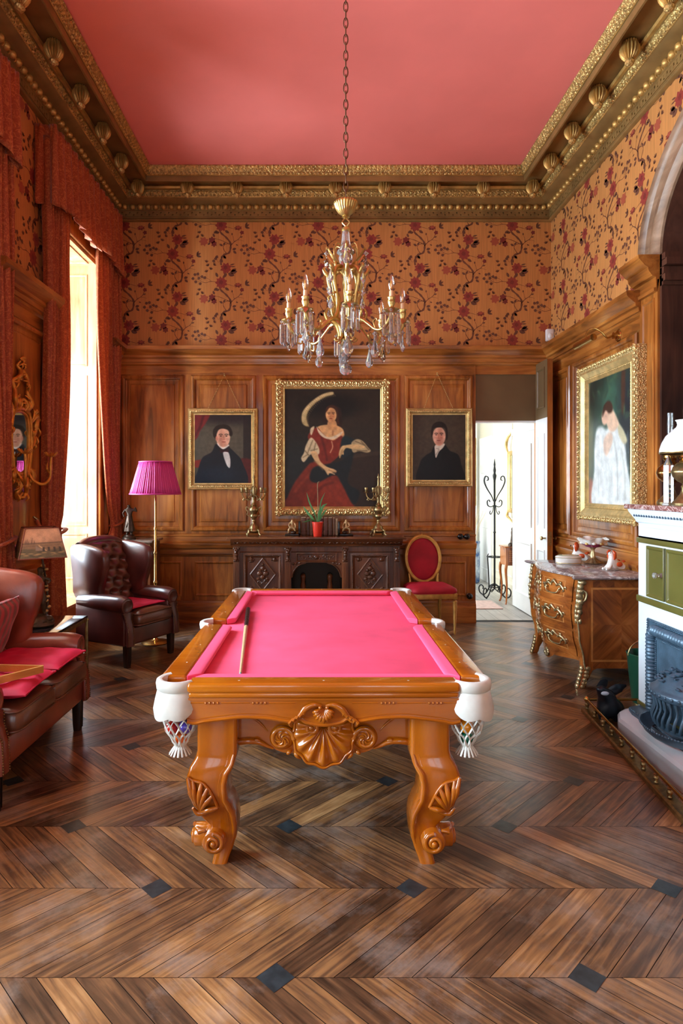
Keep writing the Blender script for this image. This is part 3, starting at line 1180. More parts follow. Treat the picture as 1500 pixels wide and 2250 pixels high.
def apron(T, half, wave, carved):
    mb = MB(T)
    lo = cr(wave, 4)
    poly = [(half, .74), (-half, .74)] + lo
    mb.prism(poly, -.03, 0, M['pool'])
    mb.tube([(u, v + .008, .0) for u, v in lo], .0075, M['pool'], 6)
    mb.tube([(u, v + .022, .0) for u, v in lo if abs(u) > .11], .002, M['pool'], 5)
    if carved:
        mb.box(-half, half, .727, .735, 0, .004, M['pool'])
        for u in (-.47, -.27, .27, .47):
            for k in (-1.5, -.5, .5, 1.5):
                mb.sphere((u + .017 * k, .715, .001), (.006, .006, .005), M['pool'], 5, 8)
        for ua, ub in ((-.56, -.5), (-.43, -.31), (-.23, -.12), (.12, .23), (.31, .43), (.5, .56)):
            mb.tube([(ua, .715, .0), (ub, .715, .0)], .0025, M['pool'], 5)
    return mb.build('apron', PT, smooth=40)


apron(fr((0, .014, 0), (1, 0, 0)), .575, WAVE, True)
apron(fr((0, YL - .03, 0), (1, 0, 0), (0, 1, 0)), .575, WAVE, False)
SW = [(u * 1.9, v) for u, v in WAVE]
for s in (-1, 1):
    apron(fr((s * .665, YL / 2, 0), (0, 1, 0), (s, 0, 0)), 1.09, SW, False)

# centre palmette on the front apron
mb = MB(fr((0, .014, 0), (1, 0, 0)) @ Matrix.Translation((0, .118, 0)) @ Matrix.Diagonal((.82, .82, .9, 1)))
for k in range(9):
    a = -PI / 2 + (k - 4) * .30
    L = .075 - .004 * abs(k - 4)
    p = [(0 + .006 * math.cos(a), .705 + .006 * math.sin(a), .004), (L * .6 * math.cos(a), .705 + L * .6 * math.sin(a), .018), (L * math.cos(a), .705 + L * math.sin(a), .010)]
    mb.tube(cr(p, 4), [.003, .009, .012, .006], M['pool'], 8)
for s in (-1, 1):
    mb.tube(cr([(s * .01, .716, .01), (s * .05, .722, .014), (s * .095, .70, .014), (s * .12, .668, .012), (s * .150, .645, .006)], 5), [.006, .012, .016, .012, .004], M['pool'], 8, flat=.6)
    for k in range(5):
        x = s * (.085 + .018 * k); z = .70 - .012 * k
        mb.tube([(x, z, .008), (x + s * .018, z - .022, .012), (x + s * .012, z - .04, .004)], [.005, .010, .002], M['pool'], 6)
    mb.sphere((s * .018, .708, .012), .011, M['pool'], 6, 10)
mb.build('palmette', PT, smooth=50)

# legs: cabriole, volute feet, shell on the knee
LO = [(0, -.058), (.02, -.062), (.05, -.074), (.10, -.070), (.152, -.054), (.233, -.008), (.272, .019), (.326, .039), (.40, .040), (.4326, .029), (.47, .006), (.50, 0), (.72, 0)]
LI = [(0, -.045), (.03, -.036), (.067, -.020), (.12, -.006), (.17, -.003), (.22, -.006), (.26, -.02), (.30, -.038), (.36, -.042), (.40, -.035), (.45, -.008), (.49, 0), (.72, 0)]


def leg(sx, fy):
    mb = MB()
    X = lambda d: sx * d                       # d measured from centre line
    Y = (lambda d: d) if fy > 0 else (lambda d: YL - d)
    rings = []
    zs = [0, .012, .03, .05, .07, .09, .11, .13, .15, .17, .19, .21, .233, .25, .272, .29, .31, .326, .345, .36, .38, .40, .42, .435, .45, .47, .485, .50, .55, .66, .72]
    fyc = lambda z: .045 - .5 * lerp_tab(LO, z)
    for z in zs:
        xo, xi = .54 + lerp_tab(LO, z), .37 - lerp_tab(LI, z)
        yo, yi = fyc(z), .215 + .5 * lerp_tab(LI, z)
        ring = [(X(a), Y(b), z) for a, b in rrect(xi, xo, yo, yi, .016, 3)]
        rings.append(ring)
    mb.loft(rings, M['poolz'], cap=True)
    # inner bead
    zz = np.linspace(.485, .085, 22)
    mb.tube([(X(.37 - lerp_tab(LI, z) + .012), Y(fyc(z) + .004), z) for z in zz], [.006, .013, .013, .013, .013, .010, .004], M['poolz'], 8)
    mb.tube([(X(.37 - lerp_tab(LI, z) + .034), Y(fyc(z) + .003), z) for z in zz], .004, M['poolz'], 6)
    # shell on the knee
    base = (.527, .242)
    tips = [(.573, .398), (.552, .385), (.515, .375), (.490, .352), (.470, .320), (.448, .266)]
    rim = []
    for a, b in tips:
        pm = ((base[0] * .5 + a * .5) + .004, base[1] * .45 + b * .55)
        P = cr([(X(base[0]), Y(fyc(base[1]) - .002), base[1]), (X(pm[0]), Y(fyc(pm[1]) - .012), pm[1]), (X(a), Y(fyc(b) - .006), b)], 5)
        mb.tube(P, [.004, .010, .013, .008], M['poolz'], 8)
        rim.append((X(a), Y(fyc(b) - .004), b))
    mb.tube(cr(rim, 5), .007, M['poolz'], 7)
    mb.tube(cr([(X(.555), Y(fyc(.27)), .262), (X(.535), Y(fyc(.24) - .004), .236), (X(.50), Y(fyc(.235) - .004), .240), (X(.448), Y(fyc(.26)), .262)], 5), [.006, .012, .01, .004], M['poolz'], 8)
    # volutes
    for fr_ in (0, 1):
        if fr_ == 0:
            cx, cz = .468, .112
            P3 = lambda a, b, w: (X(a), Y(.035 + w), b)
        else:
            cx, cz = .125, .105
            P3 = lambda a, b, w: (X(.562 - w), Y(a), b)
        R0 = .050
        disc = [(cx + R0 * math.cos(2 * PI * k / 24), cz + R0 * math.sin(2 * PI * k / 24)) for k in range(24)]
        mb.loft([[P3(a, b, .075) for a, b in disc], [P3(a, b, .006) for a, b in disc], [P3(cx + (a - cx) * .86, cz + (b - cz) * .86, 0.0) for a, b in disc]], M['poolz'], cap=True)
        sp_ = spiral(cx, cz, .042, .006, 1.75, PI / 2, 44, 1 if fr_ == 0 else -1)
        mb.tube([P3(a, b, -.001 - .006 * i / 44) for i, (a, b) in enumerate(sp_)], [.010, .009, .008, .006], M['poolz'], 7)
        mb.sphere(P3(cx, cz, -.006), .014, M['poolz'], 6, 10)
    mb.tube([(X(.505), Y(.055), .155), (X(.53), Y(.06), .150), (X(.548), Y(.085), .152)], [.006, .014, .008], M['poolz'], 8)
    return mb.build('leg', PT, smooth=55)


for sx in (-1, 1):
    for fy in (1, -1):
        leg(sx, fy)


# carved end panel between the legs
def end_panel(T):
    mb = MB(T)
    lo = [(-.372, .487), (-.33, .492), (-.28, .490), (-.235, .480), (-.205, .466), (-.17, .455), (-.12, .452), (-.09, .44), (-.05, .41), (0, .40)]
    lo = cr(lo + [(-u, v) for u, v in lo[-2::-1]], 4)
    mb.prism([(.372, .70), (-.372, .70)] + lo, -.03, 0, M['pool'])
    for s in (-1, 1):
        # rim along the wavy edge, leaf scroll, diagonal fold, rosette
        mb.tube(cr([(s * .372, .505, .004), (s * .33, .510, .008), (s * .285, .505, .008), (s * .25, .488, .006), (s * .22, .474, .003)], 5), [.014, .014, .012, .008, .004], M['pool'], 8)
        mb.tube(cr([(s * .30, .500, .006), (s * .298, .515, .012), (s * .283, .512, .012), (s * .285, .500, .010)], 5), [.008, .009, .007, .004], M['pool'], 7)
        mb.flat([(s * .355, .645), (s * .185, .645), (s * .178, .61), (s * .245, .555), (s * .30, .60), (s * .355, .632)], .0035, M['pool'])
        mb.tube(cr([(s * .355, .635, .004), (s * .30, .605, .006), (s * .27, .58, .006), (s * .245, .55, .004)], 5), [.003, .006, .005, .002], M['pool'], 6)
        mb.tube([(s * .355, .645, .003), (s * .185, .645, .003)], .0035, M['pool'], 5)
        cx, cz = s * .182, .524
        mb.lathe([(.001, .020), (.03, .020), (.045, .014), (.056, .0)], M['pool'], 20, cap=False)
        # move the dome just made to the rosette centre
        n = 4 * 20
        for i in range(len(mb.v) - n, len(mb.v)):
            pass
        mb.v[-n:] = [tuple(T @ (T.inverted() @ Vector(p) + Vector((cx, cz, 0)))) for p in mb.v[-n:]]
        mb.tube([(a, b, .022 - .00012 * i) for i, (a, b) in enumerate(spiral(cx, cz, .052, .030, .9, (0 if s < 0 else PI), 30, -s))], [.012, .010, .006], M['pool'], 7)
        for k in range(7):
            a0 = 2 * PI * k / 7
            P = [(cx + (.008 + .030 * q) * math.cos(a0 + s * q * 1.6), cz + (.008 + .030 * q) * math.sin(a0 + s * q * 1.6), .024 - .006 * q) for q in (0, .25, .5, .75, 1)]
            mb.tube(P, [.003, .006, .005, .002], M['pool'], 6)
        # acanthus between rosette and shell
        for (x0, z0, x1, z1, r) in ((.165, .62, .11, .63, .012), (.168, .64, .175, .612, .012), (.15, .60, .128, .57, .014), (.14, .612, .118, .597, .011), (.125, .468, .10, .43, .012), (.14, .47, .16, .452, .010), (.115, .485, .095, .45, .010), (.165, .645, .14, .648, .010)):
            mb.tube(cr([(s * x0, z0, .004), (s * (x0 + x1) / 2 + s * .004, (z0 + z1) / 2, .016), (s * x1, z1, .006)], 4), [r * .5, r, r * .7, r * .3], M['pool'], 7)
        mb.tube([(a, b, .014) for a, b in spiral(s * .165, .640, .014, .003, 1.2, 0, 18, s)], .006, M['pool'], 6)
        # volutes at the shell's hinge
        mb.tube([(a, b, .034) for a, b in spiral(s * .052, .578, .026, .006, 1.5, PI / 2 + s * 1.2, 30, s)], [.010, .009, .007], M['pool'], 8)
        mb.sphere((s * .052, .578, .034), .014, M['pool'], 7, 10)
    # the shell
    nr = 9

    def shell(a, t):
        th = (a - .5) * 2 * 1.95
        side = abs(th) / 1.95
        Rm = .178 * (1 - side ** 1.5) + .115 * side ** 1.5
        ph = math.cos(th * nr * PI / 1.95 / 1.0)
        Rm *= 1 + .025 * ph
        r = .012 + (Rm - .012) * t
        ridge = .5 + .5 * ph
        h = .012 + .030 * math.sin(PI * min(1, t * 1.02)) ** .7 * (.45 + .55 * ridge) + .010 * t
        if t > .999:
            h = -.002
        return (r * math.sin(th) * .98, .578 - r * math.cos(th), h)
    mb.grid(lambda a, t: shell(a, t if t < .97 else (.985 if t < .99 else 1.0)), 140, 14, M['pool'])
    rimp = [shell(i / 100, .985) for i in range(101)]
    mb.tube(rimp, .007, M['pool'], 6)
    return mb.build('end_panel', PT, smooth=60)


end_panel(fr((0, .135, 0), (1, 0, 0)))
mb = MB()
mb.box(-.372, .372, YL - .13, YL - .10, .49, .72, M['pool'])
for s in (-1, 1):
    mb.box(s * .50 - .015, s * .50 + .015, .2, YL - .2, .50, .72, M['pool'])
mb.build('side_panel', PT)
mb = MB()
mb.box(-.6, .6, .06, YL - .06, .70, .722, M['black'])
mb.build('slate_bed', PT)


# pockets
def pocket(cx, cy, ang, span, full):
    mb = MB()
    R0 = .082
    prof = [(.062, .790), (.066, .802), (.080, .806), (.090, .800), (.093, .786), (.090, .762), (.084, .757), (.088, .752), (.096, .72)]
    if full:
        prof += [(.104, .68), (.100, .655)]
    n = 40
    rings = []
    for i in range(n + 1):
        a = ang - span + 2 * span * i / n
        q = abs(2 * i / n - 1)
        scal = .016 * abs(math.sin(i / n * PI * 3.0)) - .030 * q ** 3
        ring = []
        for j, (r, z) in enumerate(prof):
            zz = z - (scal if j == len(prof) - 1 else scal * .4 if j == len(prof) - 2 and full else 0)
            ring.append((cx + r * math.cos(a), cy + r * math.sin(a), zz))
        inner = [(cx + (r - .006) * math.cos(a), cy + (r - .006) * math.sin(a), z) for r, _, z in [(prof[-1][0], 0, ring[-1][2]), (prof[-4][0], 0, prof[-4][1]), (.068, 0, .780)]]
        rings.append(ring + inner)
    mb.loft(rings, M['leather_w'], close=True, cap=True)
    if full:
        for s in (-1, 1):       # strap ends screwed to the apron
            a = ang + s * span
            ex, ey = cx + .10 * math.cos(a), cy + .10 * math.sin(a)
    p = mb.build('pocket', PT, smooth=50)
    if not full:
        return p
    nb = MB()
    nx, ny = cx - .012 * math.cos(ang), cy - .012 * math.sin(ang)
    rad = [(0, .072), (.35, .072), (.6, .062), (.85, .036), (1.0, .022)]
    z0, z1 = .70, .508
    K = 11
    for k in range(K):
        for sg in (-1, 1):
            P = []
            for i in range(19):
                t = i / 18
                a = 2 * PI * k / K + sg * t * 1.72
                zig = .10 * math.sin(t * PI * 6.0)
                r = lerp_tab(rad, t) + (.002 if sg > 0 else 0)
                P.append((nx + r * math.cos(a + sg * zig * .25), ny + r * math.sin(a + sg * zig * .25), z0 + (z1 - z0) * t))
            nb.tube(P, .0042, M['leather_w'], 6, flat=.5)
    nb.lathe([(.030, .520), (.024, .512), (.022, .504), (.030, .496)], M['leather_w'], 16, nx, ny, cap=False)
    for k in range(16):
        a = 2 * PI * k / 16
        nb.tube([(nx + .022 * math.cos(a), ny + .022 * math.sin(a), .508), (nx + .034 * math.cos(a), ny + .034 * math.sin(a), .492), (nx + .048 * math.cos(a), ny + .048 * math.sin(a), .472)], [.004, .005, .0045], M['leather_w'], 5, flat=.5)
    nb.build('net', p, smooth=50)
    return p


NET = {}
for nm, cx, cy, ang in (('lf', -.628, .082, PI * 1.25), ('rf', .628, .082, -PI * .25), ('lb', -.628, YL - .082, PI * .75), ('rb', .628, YL - .082, PI * .25)):
    pocket(cx, cy, ang, 1.75, True)
    NET[nm] = (cx + .017 - .012 * math.cos(ang), 2.65 + cy - .012 * math.sin(ang))
for s in (-1, 1):
    pocket(s * .66, 1.24, 0 if s > 0 else PI, 1.25, False)

# strap tab of the right front pocket lies on the apron
mb = MB()
mb.rbox(.515, .585, .016, .024, .655, .722, M['leather_w'], .004)
mb.build('pocket_strap', PT)


def ball(px, py, pz, col, label, stripe=None):
    mb = MB()
    m = plain('ball_' + label.split()[0], col, .08, coat=.5)
    mb.sphere((0, 0, .0285), .0285, m, 14, 20)
    o = mb.build('billiard_ball', smooth=80)
    o.location = (px, py, pz)
    return tag(o, label, 'ball', 'billiard balls in the pocket nets')


nx, ny = NET['lf']
ball(nx + .004, ny - .004, .512, c(232, 104, 28), 'orange billiard ball at the bottom of the left front pocket net')
ball(nx - .034, ny - .016, .560, c(196, 34, 24), 'red billiard ball on the left inside the left front pocket net')
ball(nx + .027, ny - .026, .566, c(86, 70, 190), 'violet billiard ball inside the left front pocket net')
ball(nx + .002, ny - .030, .617, c(0, 92, 120), 'teal billiard ball at the top of the left front pocket net')
ball(nx + .010, ny + .036, .566, c(150, 50, 24), 'brown billiard ball behind the violet one in the left front net')
ball(nx - .040, ny + .022, .612, c(226, 228, 214), 'white billiard ball under the leather of the left front pocket')
nx, ny = NET['rf']
ball(nx, ny, .512, c(10, 104, 76), 'green billiard ball at the bottom of the right front pocket net')
ball(nx - .006, ny - .022, .566, c(238, 150, 20), 'yellow-orange billiard ball above the green one in the right net')
ball(nx - .026, ny + .026, .590, c(228, 120, 20), 'amber billiard ball topmost in the right front pocket net')

# cue
P0, P1 = Vector((-.495, 4.386, .780)), Vector((-.359, 2.867, .772))
cue = thing('pool_cue', 'pool cue with black grip lying along the left side of the pink cloth', 'cue', P0)
d = P1 - P0
M['cue_black'] = plain('black_cue_grip', c(24, 18, 20), .35)
M['cue_wood'] = plain('pale_ash_cue', c(214, 186, 140), .3, coat=.3, var=.1, vscale=30)


def cue_seg(name, t0, t1, r0, r1, m, pts=0):
    mb = MB()
    mb.tube([tuple(d * t0), tuple(d * (t0 + t1) / 2), tuple(d * t1)], [r0, (r0 + r1) / 2, r1], m, 14)
    return mb, name


mb, _ = cue_seg('', 0, .36, .0155, .0125, M['cue_black'])
for k in range(6):
    mb.tube([tuple(d * (.05 + .05 * k)), tuple(d * (.054 + .05 * k))], .0160 - .0004 * k, M['cue_black'], 14)
mb.build('butt', cue, smooth=50)
mb, _ = cue_seg('', .36, .985, .0125, .0065, M['cue_wood'])
mb.build('shaft', cue, smooth=50)
mb, _ = cue_seg('', .985, 1.0, .0066, .006, plain('blue_chalked_tip', c(110, 150, 160), .7))
mb.build('tip', cue, smooth=50)
# ================================================================ CHANDELIER
M['crystal'] = plain('clear_crystal', (0.97, 0.98, 1, 1), 0.0, trans=.86, ior=1.6)
M['smoke'] = glass('smoky_crystal', (0.62, 0.55, 0.48, 1), 0.0, 1.55)
M['chand'] = plain('gilt_bronze', c(206, 172, 104), 0.28, 0.9, var=0.18, vscale=25, bump=0.2, bscale=120)
M['chain'] = plain('aged_chain_metal', c(112, 84, 60), 0.4, 0.8, var=0.2, vscale=20)
M['candle'] = plain('candle_sleeve', c(238, 204, 160), 0.5)
M['bulb'] = pane_mat('bulb_glass', (0.98, 0.97, 0.95, 1), 0.18)
M['filament'] = plain('amber_filament', c(240, 168, 76), 0.4)

CH = thing('chandelier', 'gilt bronze chandelier hung with crystal drops above the pool table', 'chandelier', (0.165, 4.0, 0))


def facet_drop(mb, x, y, z, L, w, m, n=8, flat=.55, ang=0.0):
    """pear drop hanging down from z"""
    prof = [(.06, 0), (.22, .10), (.30, .22), (.62, .48), (1.0, .70), (.82, .88), (.30, .985), (.02, 1.0)]
    ca, sa = math.cos(ang), math.sin(ang)
    rings = []
    for r, t in prof:
        ring = []
        for k in range(n):
            a = 2 * PI * k / n
            px, py = r * w * math.cos(a), r * w * flat * math.sin(a)
            ring.append((x + px * ca - py * sa, y + px * sa + py * ca, z - L * t))
        rings.append(ring)
    mb.loft(rings, m, cap=True)


def rosette(mb, x, y, z, r, m):
    mb.lathe([(.002, r), (r * .5, r * .5), (r * .95, r * .1), (r, 0), (r * .95, -r * .1), (r * .5, -r * .5), (.002, -r)], m, 8, x, y, z, cap=True)


def prism_drop(mb, x, y, z, L, w, m):
    rings = [[(x + w * k * math.cos(2 * PI * j / 6), y + w * k * math.sin(2 * PI * j / 6), z - L * t) for j in range(6)] for k, t in ((.35, 0), (1, .05), (1, .88), (.05, 1))]
    mb.loft(rings, m, cap=True)


# chain to the ceiling
mb = MB()
z = 3.395
i = 0
LK = .056
while z < ZC - .01:
    pts = []
    for k in range(14):
        a = 2 * PI * k / 14
        u, v = .0135 * math.cos(a), (LK / 2 + .006) * math.sin(a)
        pts.append((u, 0, z + LK / 2 + v) if i % 2 == 0 else (0, u, z + LK / 2 + v))
    mb.tube(pts, .0036, M['chain'], 6, closed=True)
    z += LK * .92
    i += 1
mb.build('chain', CH, smooth=70)
mb = MB()
mb.lathe([(.004, 5.25), (.05, 5.245), (.055, 5.23), (.03, 5.21), (.008, 5.20)], M['chand'], 20)
mb.build('ceiling_rose', CH)
# gadrooned cup and hook
mb = MB()
mb.lathe([(.075, 3.425), (.080, 3.418), (.074, 3.405), (.066, 3.385), (.050, 3.36), (.030, 3.345), (.020, 3.338), (.026, 3.330), (.012, 3.322), (.004, 3.318)], M['chand'], 72, flute=24, amp=.09)
mb.build('canopy', CH, smooth=70)
mb = MB()
for s in (-1, 1):
    mb.tube(cr([(0, 0, 3.325), (s * .022, 0, 3.30), (s * .004, .004 * s, 3.275), (s * -.014, 0, 3.262), (0, 0, 3.25)], 5), .0045, M['chand'], 6)
mb.lathe([(.012, 3.262), (.026, 3.258), (.027, 3.246), (.020, 3.238)], M['chand'], 20)
mb.build('hook', CH)
# glass baluster
mb = MB()
mb.lathe([(.020, 3.240), (.024, 3.225), (.026, 3.19), (.030, 3.16), (.042, 3.13), (.056, 3.112), (.058, 3.105), (.040, 3.09), (.046, 3.07), (.036, 3.03), (.02, 3.01)], M['crystal'], 20)
mb.build('glass_stem', CH, smooth=50)
# gilt core
mb = MB()
mb.lathe([(.010, 3.10), (.012, 3.02), (.04, 3.015), (.046, 2.995), (.03, 2.975), (.016, 2.96), (.012, 2.90), (.018, 2.86), (.012, 2.82), (.010, 2.62), (.02, 2.60), (.03, 2.58), (.022, 2.555), (.006, 2.54)], M['chand'], 20)
mb.build('stem', CH)

# crown sprays (six) at the top
for k in range(6):
    a = 2 * PI * (k + .5) / 6
    ca, sa = math.cos(a), math.sin(a)
    P = lambda r, z: (r * ca, r * sa, z)
    mb = MB()
    mb.tube(cr([P(.03, 3.0), P(.075, 3.05), P(.085, 3.11), P(.065, 3.155), P(.03, 3.14)], 6), [.008, .007, .006, .005, .004], M['chand'], 7)
    mb.tube(cr([P(.045, 3.02), P(.095, 3.06), P(.125, 3.10), P(.14, 3.115), P(.142, 3.095)], 6), [.011, .013, .009, .006, .005], M['chand'], 7, flat=.6)
    mb.tube(cr([P(.03, 3.0), P(.06, 2.995), P(.075, 3.03), P(.065, 3.05)], 5), [.014, .016, .010, .004], M['chand'], 7)
    o = mb.build('crown_spray', CH, smooth=60)
    mb = MB()
    rosette(mb, *P(.142, 3.075), .016, M['crystal'])
    facet_drop(mb, *P(.142, 3.060), .075, .022, M['smoke'] if k % 2 else M['crystal'], ang=a + PI / 2)
    mb.build('crystal_drop', o, smooth=0)

# eight S-scroll arms with candle, drip pan, prisms
CAGE = [(.008, 3.00), (.045, 3.012), (.085, 2.995), (.108, 2.955), (.106, 2.91), (.093, 2.86), (.078, 2.80), (.076, 2.74), (.095, 2.69), (.145, 2.655)]
ARM = [(.145, 2.655), (.19, 2.62), (.235, 2.585), (.285, 2.575), (.33, 2.60), (.352, 2.63), (.36, 2.655)]
for k in range(8):
    a = -PI / 2 + 2 * PI * k / 8 + .02
    ca, sa = math.cos(a), math.sin(a)
    P = lambda r, z: (r * ca, r * sa, z)
    mb = MB()
    mb.tube([P(*q) for q in cr(CAGE, 5)], [.006, .010, .013, .016, .013, .011, .012, .013, .012, .012], M['chand'], 8)
    mb.tube([P(*q) for q in cr([(.105, 2.95), (.128, 2.975), (.140, 3.0), (.130, 3.012)], 4)], [.012, .014, .010, .004], M['chand'], 7)
    mb.tube([P(*q) for q in cr([(.085, 2.72), (.060, 2.77), (.068, 2.82), (.098, 2.835), (.112, 2.82), (.104, 2.805)], 5)], [.006, .010, .010, .008, .006, .004], M['chand'], 7)
    mb.tube([P(*q) for q in cr([(.112, 2.67), (.130, 2.72), (.112, 2.755), (.098, 2.74)], 5)], [.008, .009, .006, .004], M['chand'], 7)
    mb.tube([P(*q) for q in cr([(.16, 2.645), (.10, 2.672), (.060, 2.655), (.040, 2.61), (.040, 2.565), (.056, 2.548), (.068, 2.565)], 5)], [.006, .014, .018, .017, .013, .010, .008], M['chand'], 8)
    mb.sphere(P(.064, 2.556), .011, M['chand'], 6, 8)
    mb.sphere(P(.145, 2.655), .013, M['chand'], 6, 8)
    arm = mb.build('arm', CH, smooth=60)
    mb = MB()
    mb.tube([P(*q) for q in cr(ARM, 6)], [.010, .010, .009, .010, .012, .013, .014], M['chand'], 8)
    mb.tube([P(*q) for q in cr([(.24, 2.59), (.225, 2.63), (.245, 2.645), (.256, 2.628)], 5)], [.006, .007, .005, .003], M['chand'], 6)
    mb.tube([P(*q) for q in cr([(.30, 2.58), (.305, 2.54), (.28, 2.53), (.276, 2.55)], 5)], [.006, .007, .005, .003], M['chand'], 6)
    mb.build('branch', arm, smooth=60)
    x, y, _ = P(.36, 0)
    mb = MB()
    mb.lathe([(.012, 2.645), (.016, 2.66), (.045, 2.668), (.050, 2.676), (.044, 2.680), (.018, 2.684), (.014, 2.695), (.022, 2.71), (.024, 2.725), (.019, 2.737), (.026, 2.745), (.024, 2.75), (.012, 2.75)], M['chand'], 24, x, y, flute=8, amp=.10)
    mb.build('candle_cup', arm, smooth=60)
    mb = MB()
    mb.lathe([(.0125, 2.745), (.0125, 2.785), (.010, 2.788)], M['candle'], 14, x, y)
    mb.build('candle_sleeve', arm)
    mb = MB()
    mb.lathe([(.010, 2.786), (.017, 2.80), (.0215, 2.82), (.0215, 2.838), (.015, 2.862), (.007, 2.880), (.001, 2.888)], M['bulb'], 14, x, y)
    mb.lathe([(.005, 2.80), (.006, 2.82), (.005, 2.845), (.001, 2.85)], M['filament'], 8, x, y)
    mb.build('bulb', arm)
    for j in range(5):
        b = 2 * PI * (j + .25) / 5 + a
        px, py = x + .046 * math.cos(b), y + .046 * math.sin(b)
        mb = MB()
        mb.sphere((px, py, 2.664), .009, M['crystal'], 4, 6)
        prism_drop(mb, px, py, 2.652, .135, .012, M['crystal'])
        mb.build('prism', arm, smooth=0)
    # drop under the cup, drop under the elbow, garland beside the cage
    mb = MB()
    rosette(mb, x, y, 2.60, .016, M['crystal'])
    facet_drop(mb, x, y, 2.585, .105, .028, M['smoke'] if k % 3 == 0 else M['crystal'], ang=a + PI / 2)
    mb.build('crystal_drop', arm, smooth=0)
    gx, gy, _ = P(.235, 0)
    mb = MB()
    rosette(mb, gx, gy, 2.555, .017, M['crystal'])
    facet_drop(mb, gx, gy, 2.54, .13, .033, M['smoke'] if k % 4 == 2 else M['crystal'], ang=a + PI / 2)
    mb.build('crystal_drop', arm, smooth=0)
    if k % 2 == 1:
        mb = MB()
        for i, (r, z, s) in enumerate(((.142, 2.965, 1.0), (.146, 2.875, .8), (.138, 2.80, 1.0))):
            qx, qy, _ = P(r, 0)
            rosette(mb, qx, qy, z + .012, .013, M['crystal'])
            facet_drop(mb, qx, qy, z, .075 * s, .024 * s, M['crystal'], ang=a + PI / 2)
        mb.build('garland', arm, smooth=0)
# central hanging column and ball
mb = MB()
facet_drop(mb, 0, 0, 2.66, .10, .024, M['smoke'])
rosette(mb, 0, 0, 2.55, .02, M['crystal'])
facet_drop(mb, .006, -.03, 2.60, .13, .028, M['crystal'])
facet_drop(mb, 0, .0, 2.52, .085, .034, M['crystal'])
rosette(mb, 0, 0, 2.445, .018, M['crystal'])
rosette(mb, 0, 0, 2.425, .02, M['crystal'])
mb.tube([(0, 0, 2.55), (0, 0, 2.40)], .004, M['crystal'], 6)
mb.build('crystal_column', CH, smooth=0)
mb = MB()
mb.sphere((0, 0, 2.370), .040, M['crystal'], 7, 10)
mb.build('crystal_ball', CH, smooth=0)
# ================================================================ PAINTINGS (painted cell by cell on the canvas mesh)
class Paint:
    def __init__(s, w, h, bg):
        s.w, s.h = w, h
        s.a = np.zeros((h, w, 3)) + np.array(bg, float)
        yy, xx = np.mgrid[0:h, 0:w]
        s.x, s.y = (xx + .5) / w, (yy + .5) / h * (h / w)     # units of picture width, y down

    def _mix(s, m, col):
        m = np.clip(m, 0, 1)[..., None]
        s.a = s.a * (1 - m) + np.array(col, float) * m

    def ell(s, cx, cy, rx, ry, col, soft=.25, rot=0.0, op=1.0):
        ca, sa = math.cos(rot), math.sin(rot)
        u, v = ((s.x - cx) * ca + (s.y - cy) * sa) / rx, (-(s.x - cx) * sa + (s.y - cy) * ca) / ry
        d = np.sqrt(u * u + v * v)
        s._mix((1 + soft / 2 - d) / max(soft, 1e-3) * op if op == 1 else np.clip((1 + soft / 2 - d) / max(soft, 1e-3), 0, 1) * op, col)

    def poly(s, pts, col, soft=1.0, op=1.0, smooth=True):
        P = cr(pts, 5, True) if smooth else pts
        ins = np.zeros_like(s.x, bool)
        dmin = np.full_like(s.x, 9.0)
        n = len(P)
        for i in range(n):
            (x0, y0), (x1, y1) = P[i][:2], P[(i + 1) % n][:2]
            cond = ((y0 > s.y) != (y1 > s.y))
            if y1 != y0:
                ins ^= cond & (s.x < (x1 - x0) * (s.y - y0) / (y1 - y0) + x0)
            l2 = (x1 - x0) ** 2 + (y1 - y0) ** 2 + 1e-12
            t = np.clip(((s.x - x0) * (x1 - x0) + (s.y - y0) * (y1 - y0)) / l2, 0, 1)
            dmin = np.minimum(dmin, np.hypot(s.x - x0 - t * (x1 - x0), s.y - y0 - t * (y1 - y0)))
        sd = np.where(ins, dmin, -dmin) * s.w / soft
        s._mix(np.clip(sd + .5, 0, 1) * op, col)

    def line(s, pts, r, col, op=1.0, soft=1.0):
        P = cr(pts, 5) if len(pts) > 2 else pts
        dmin = np.full_like(s.x, 9.0)
        for (x0, y0), (x1, y1) in zip([p[:2] for p in P], [p[:2] for p in P[1:]]):
            l2 = (x1 - x0) ** 2 + (y1 - y0) ** 2 + 1e-12
            t = np.clip(((s.x - x0) * (x1 - x0) + (s.y - y0) * (y1 - y0)) / l2, 0, 1)
            dmin = np.minimum(dmin, np.hypot(s.x - x0 - t * (x1 - x0), s.y - y0 - t * (y1 - y0)))
        s._mix(np.clip((r - dmin) * s.w / soft + .5, 0, 1) * op, col)

    def grain(s, amt, seed):
        r = np.random.RandomState(seed)
        g = r.rand(s.h // 6 + 2, s.w // 6 + 2)
        iy, ix = np.linspace(0, g.shape[0] - 1.01, s.h), np.linspace(0, g.shape[1] - 1.01, s.w)
        y0, x0 = iy.astype(int), ix.astype(int)
        fy, fx = (iy - y0)[:, None], (ix - x0)[None, :]
        q = g[y0][:, x0] * (1 - fy) * (1 - fx) + g[y0 + 1][:, x0] * fy * (1 - fx) + g[y0][:, x0 + 1] * (1 - fy) * fx + g[y0 + 1][:, x0 + 1] * fy * fx
        s.a = np.clip(s.a * (1 + amt * (q - .5) + amt * .6 * (r.rand(s.h, s.w) - .5))[..., None], 0, 255)


M_CANVAS = {}


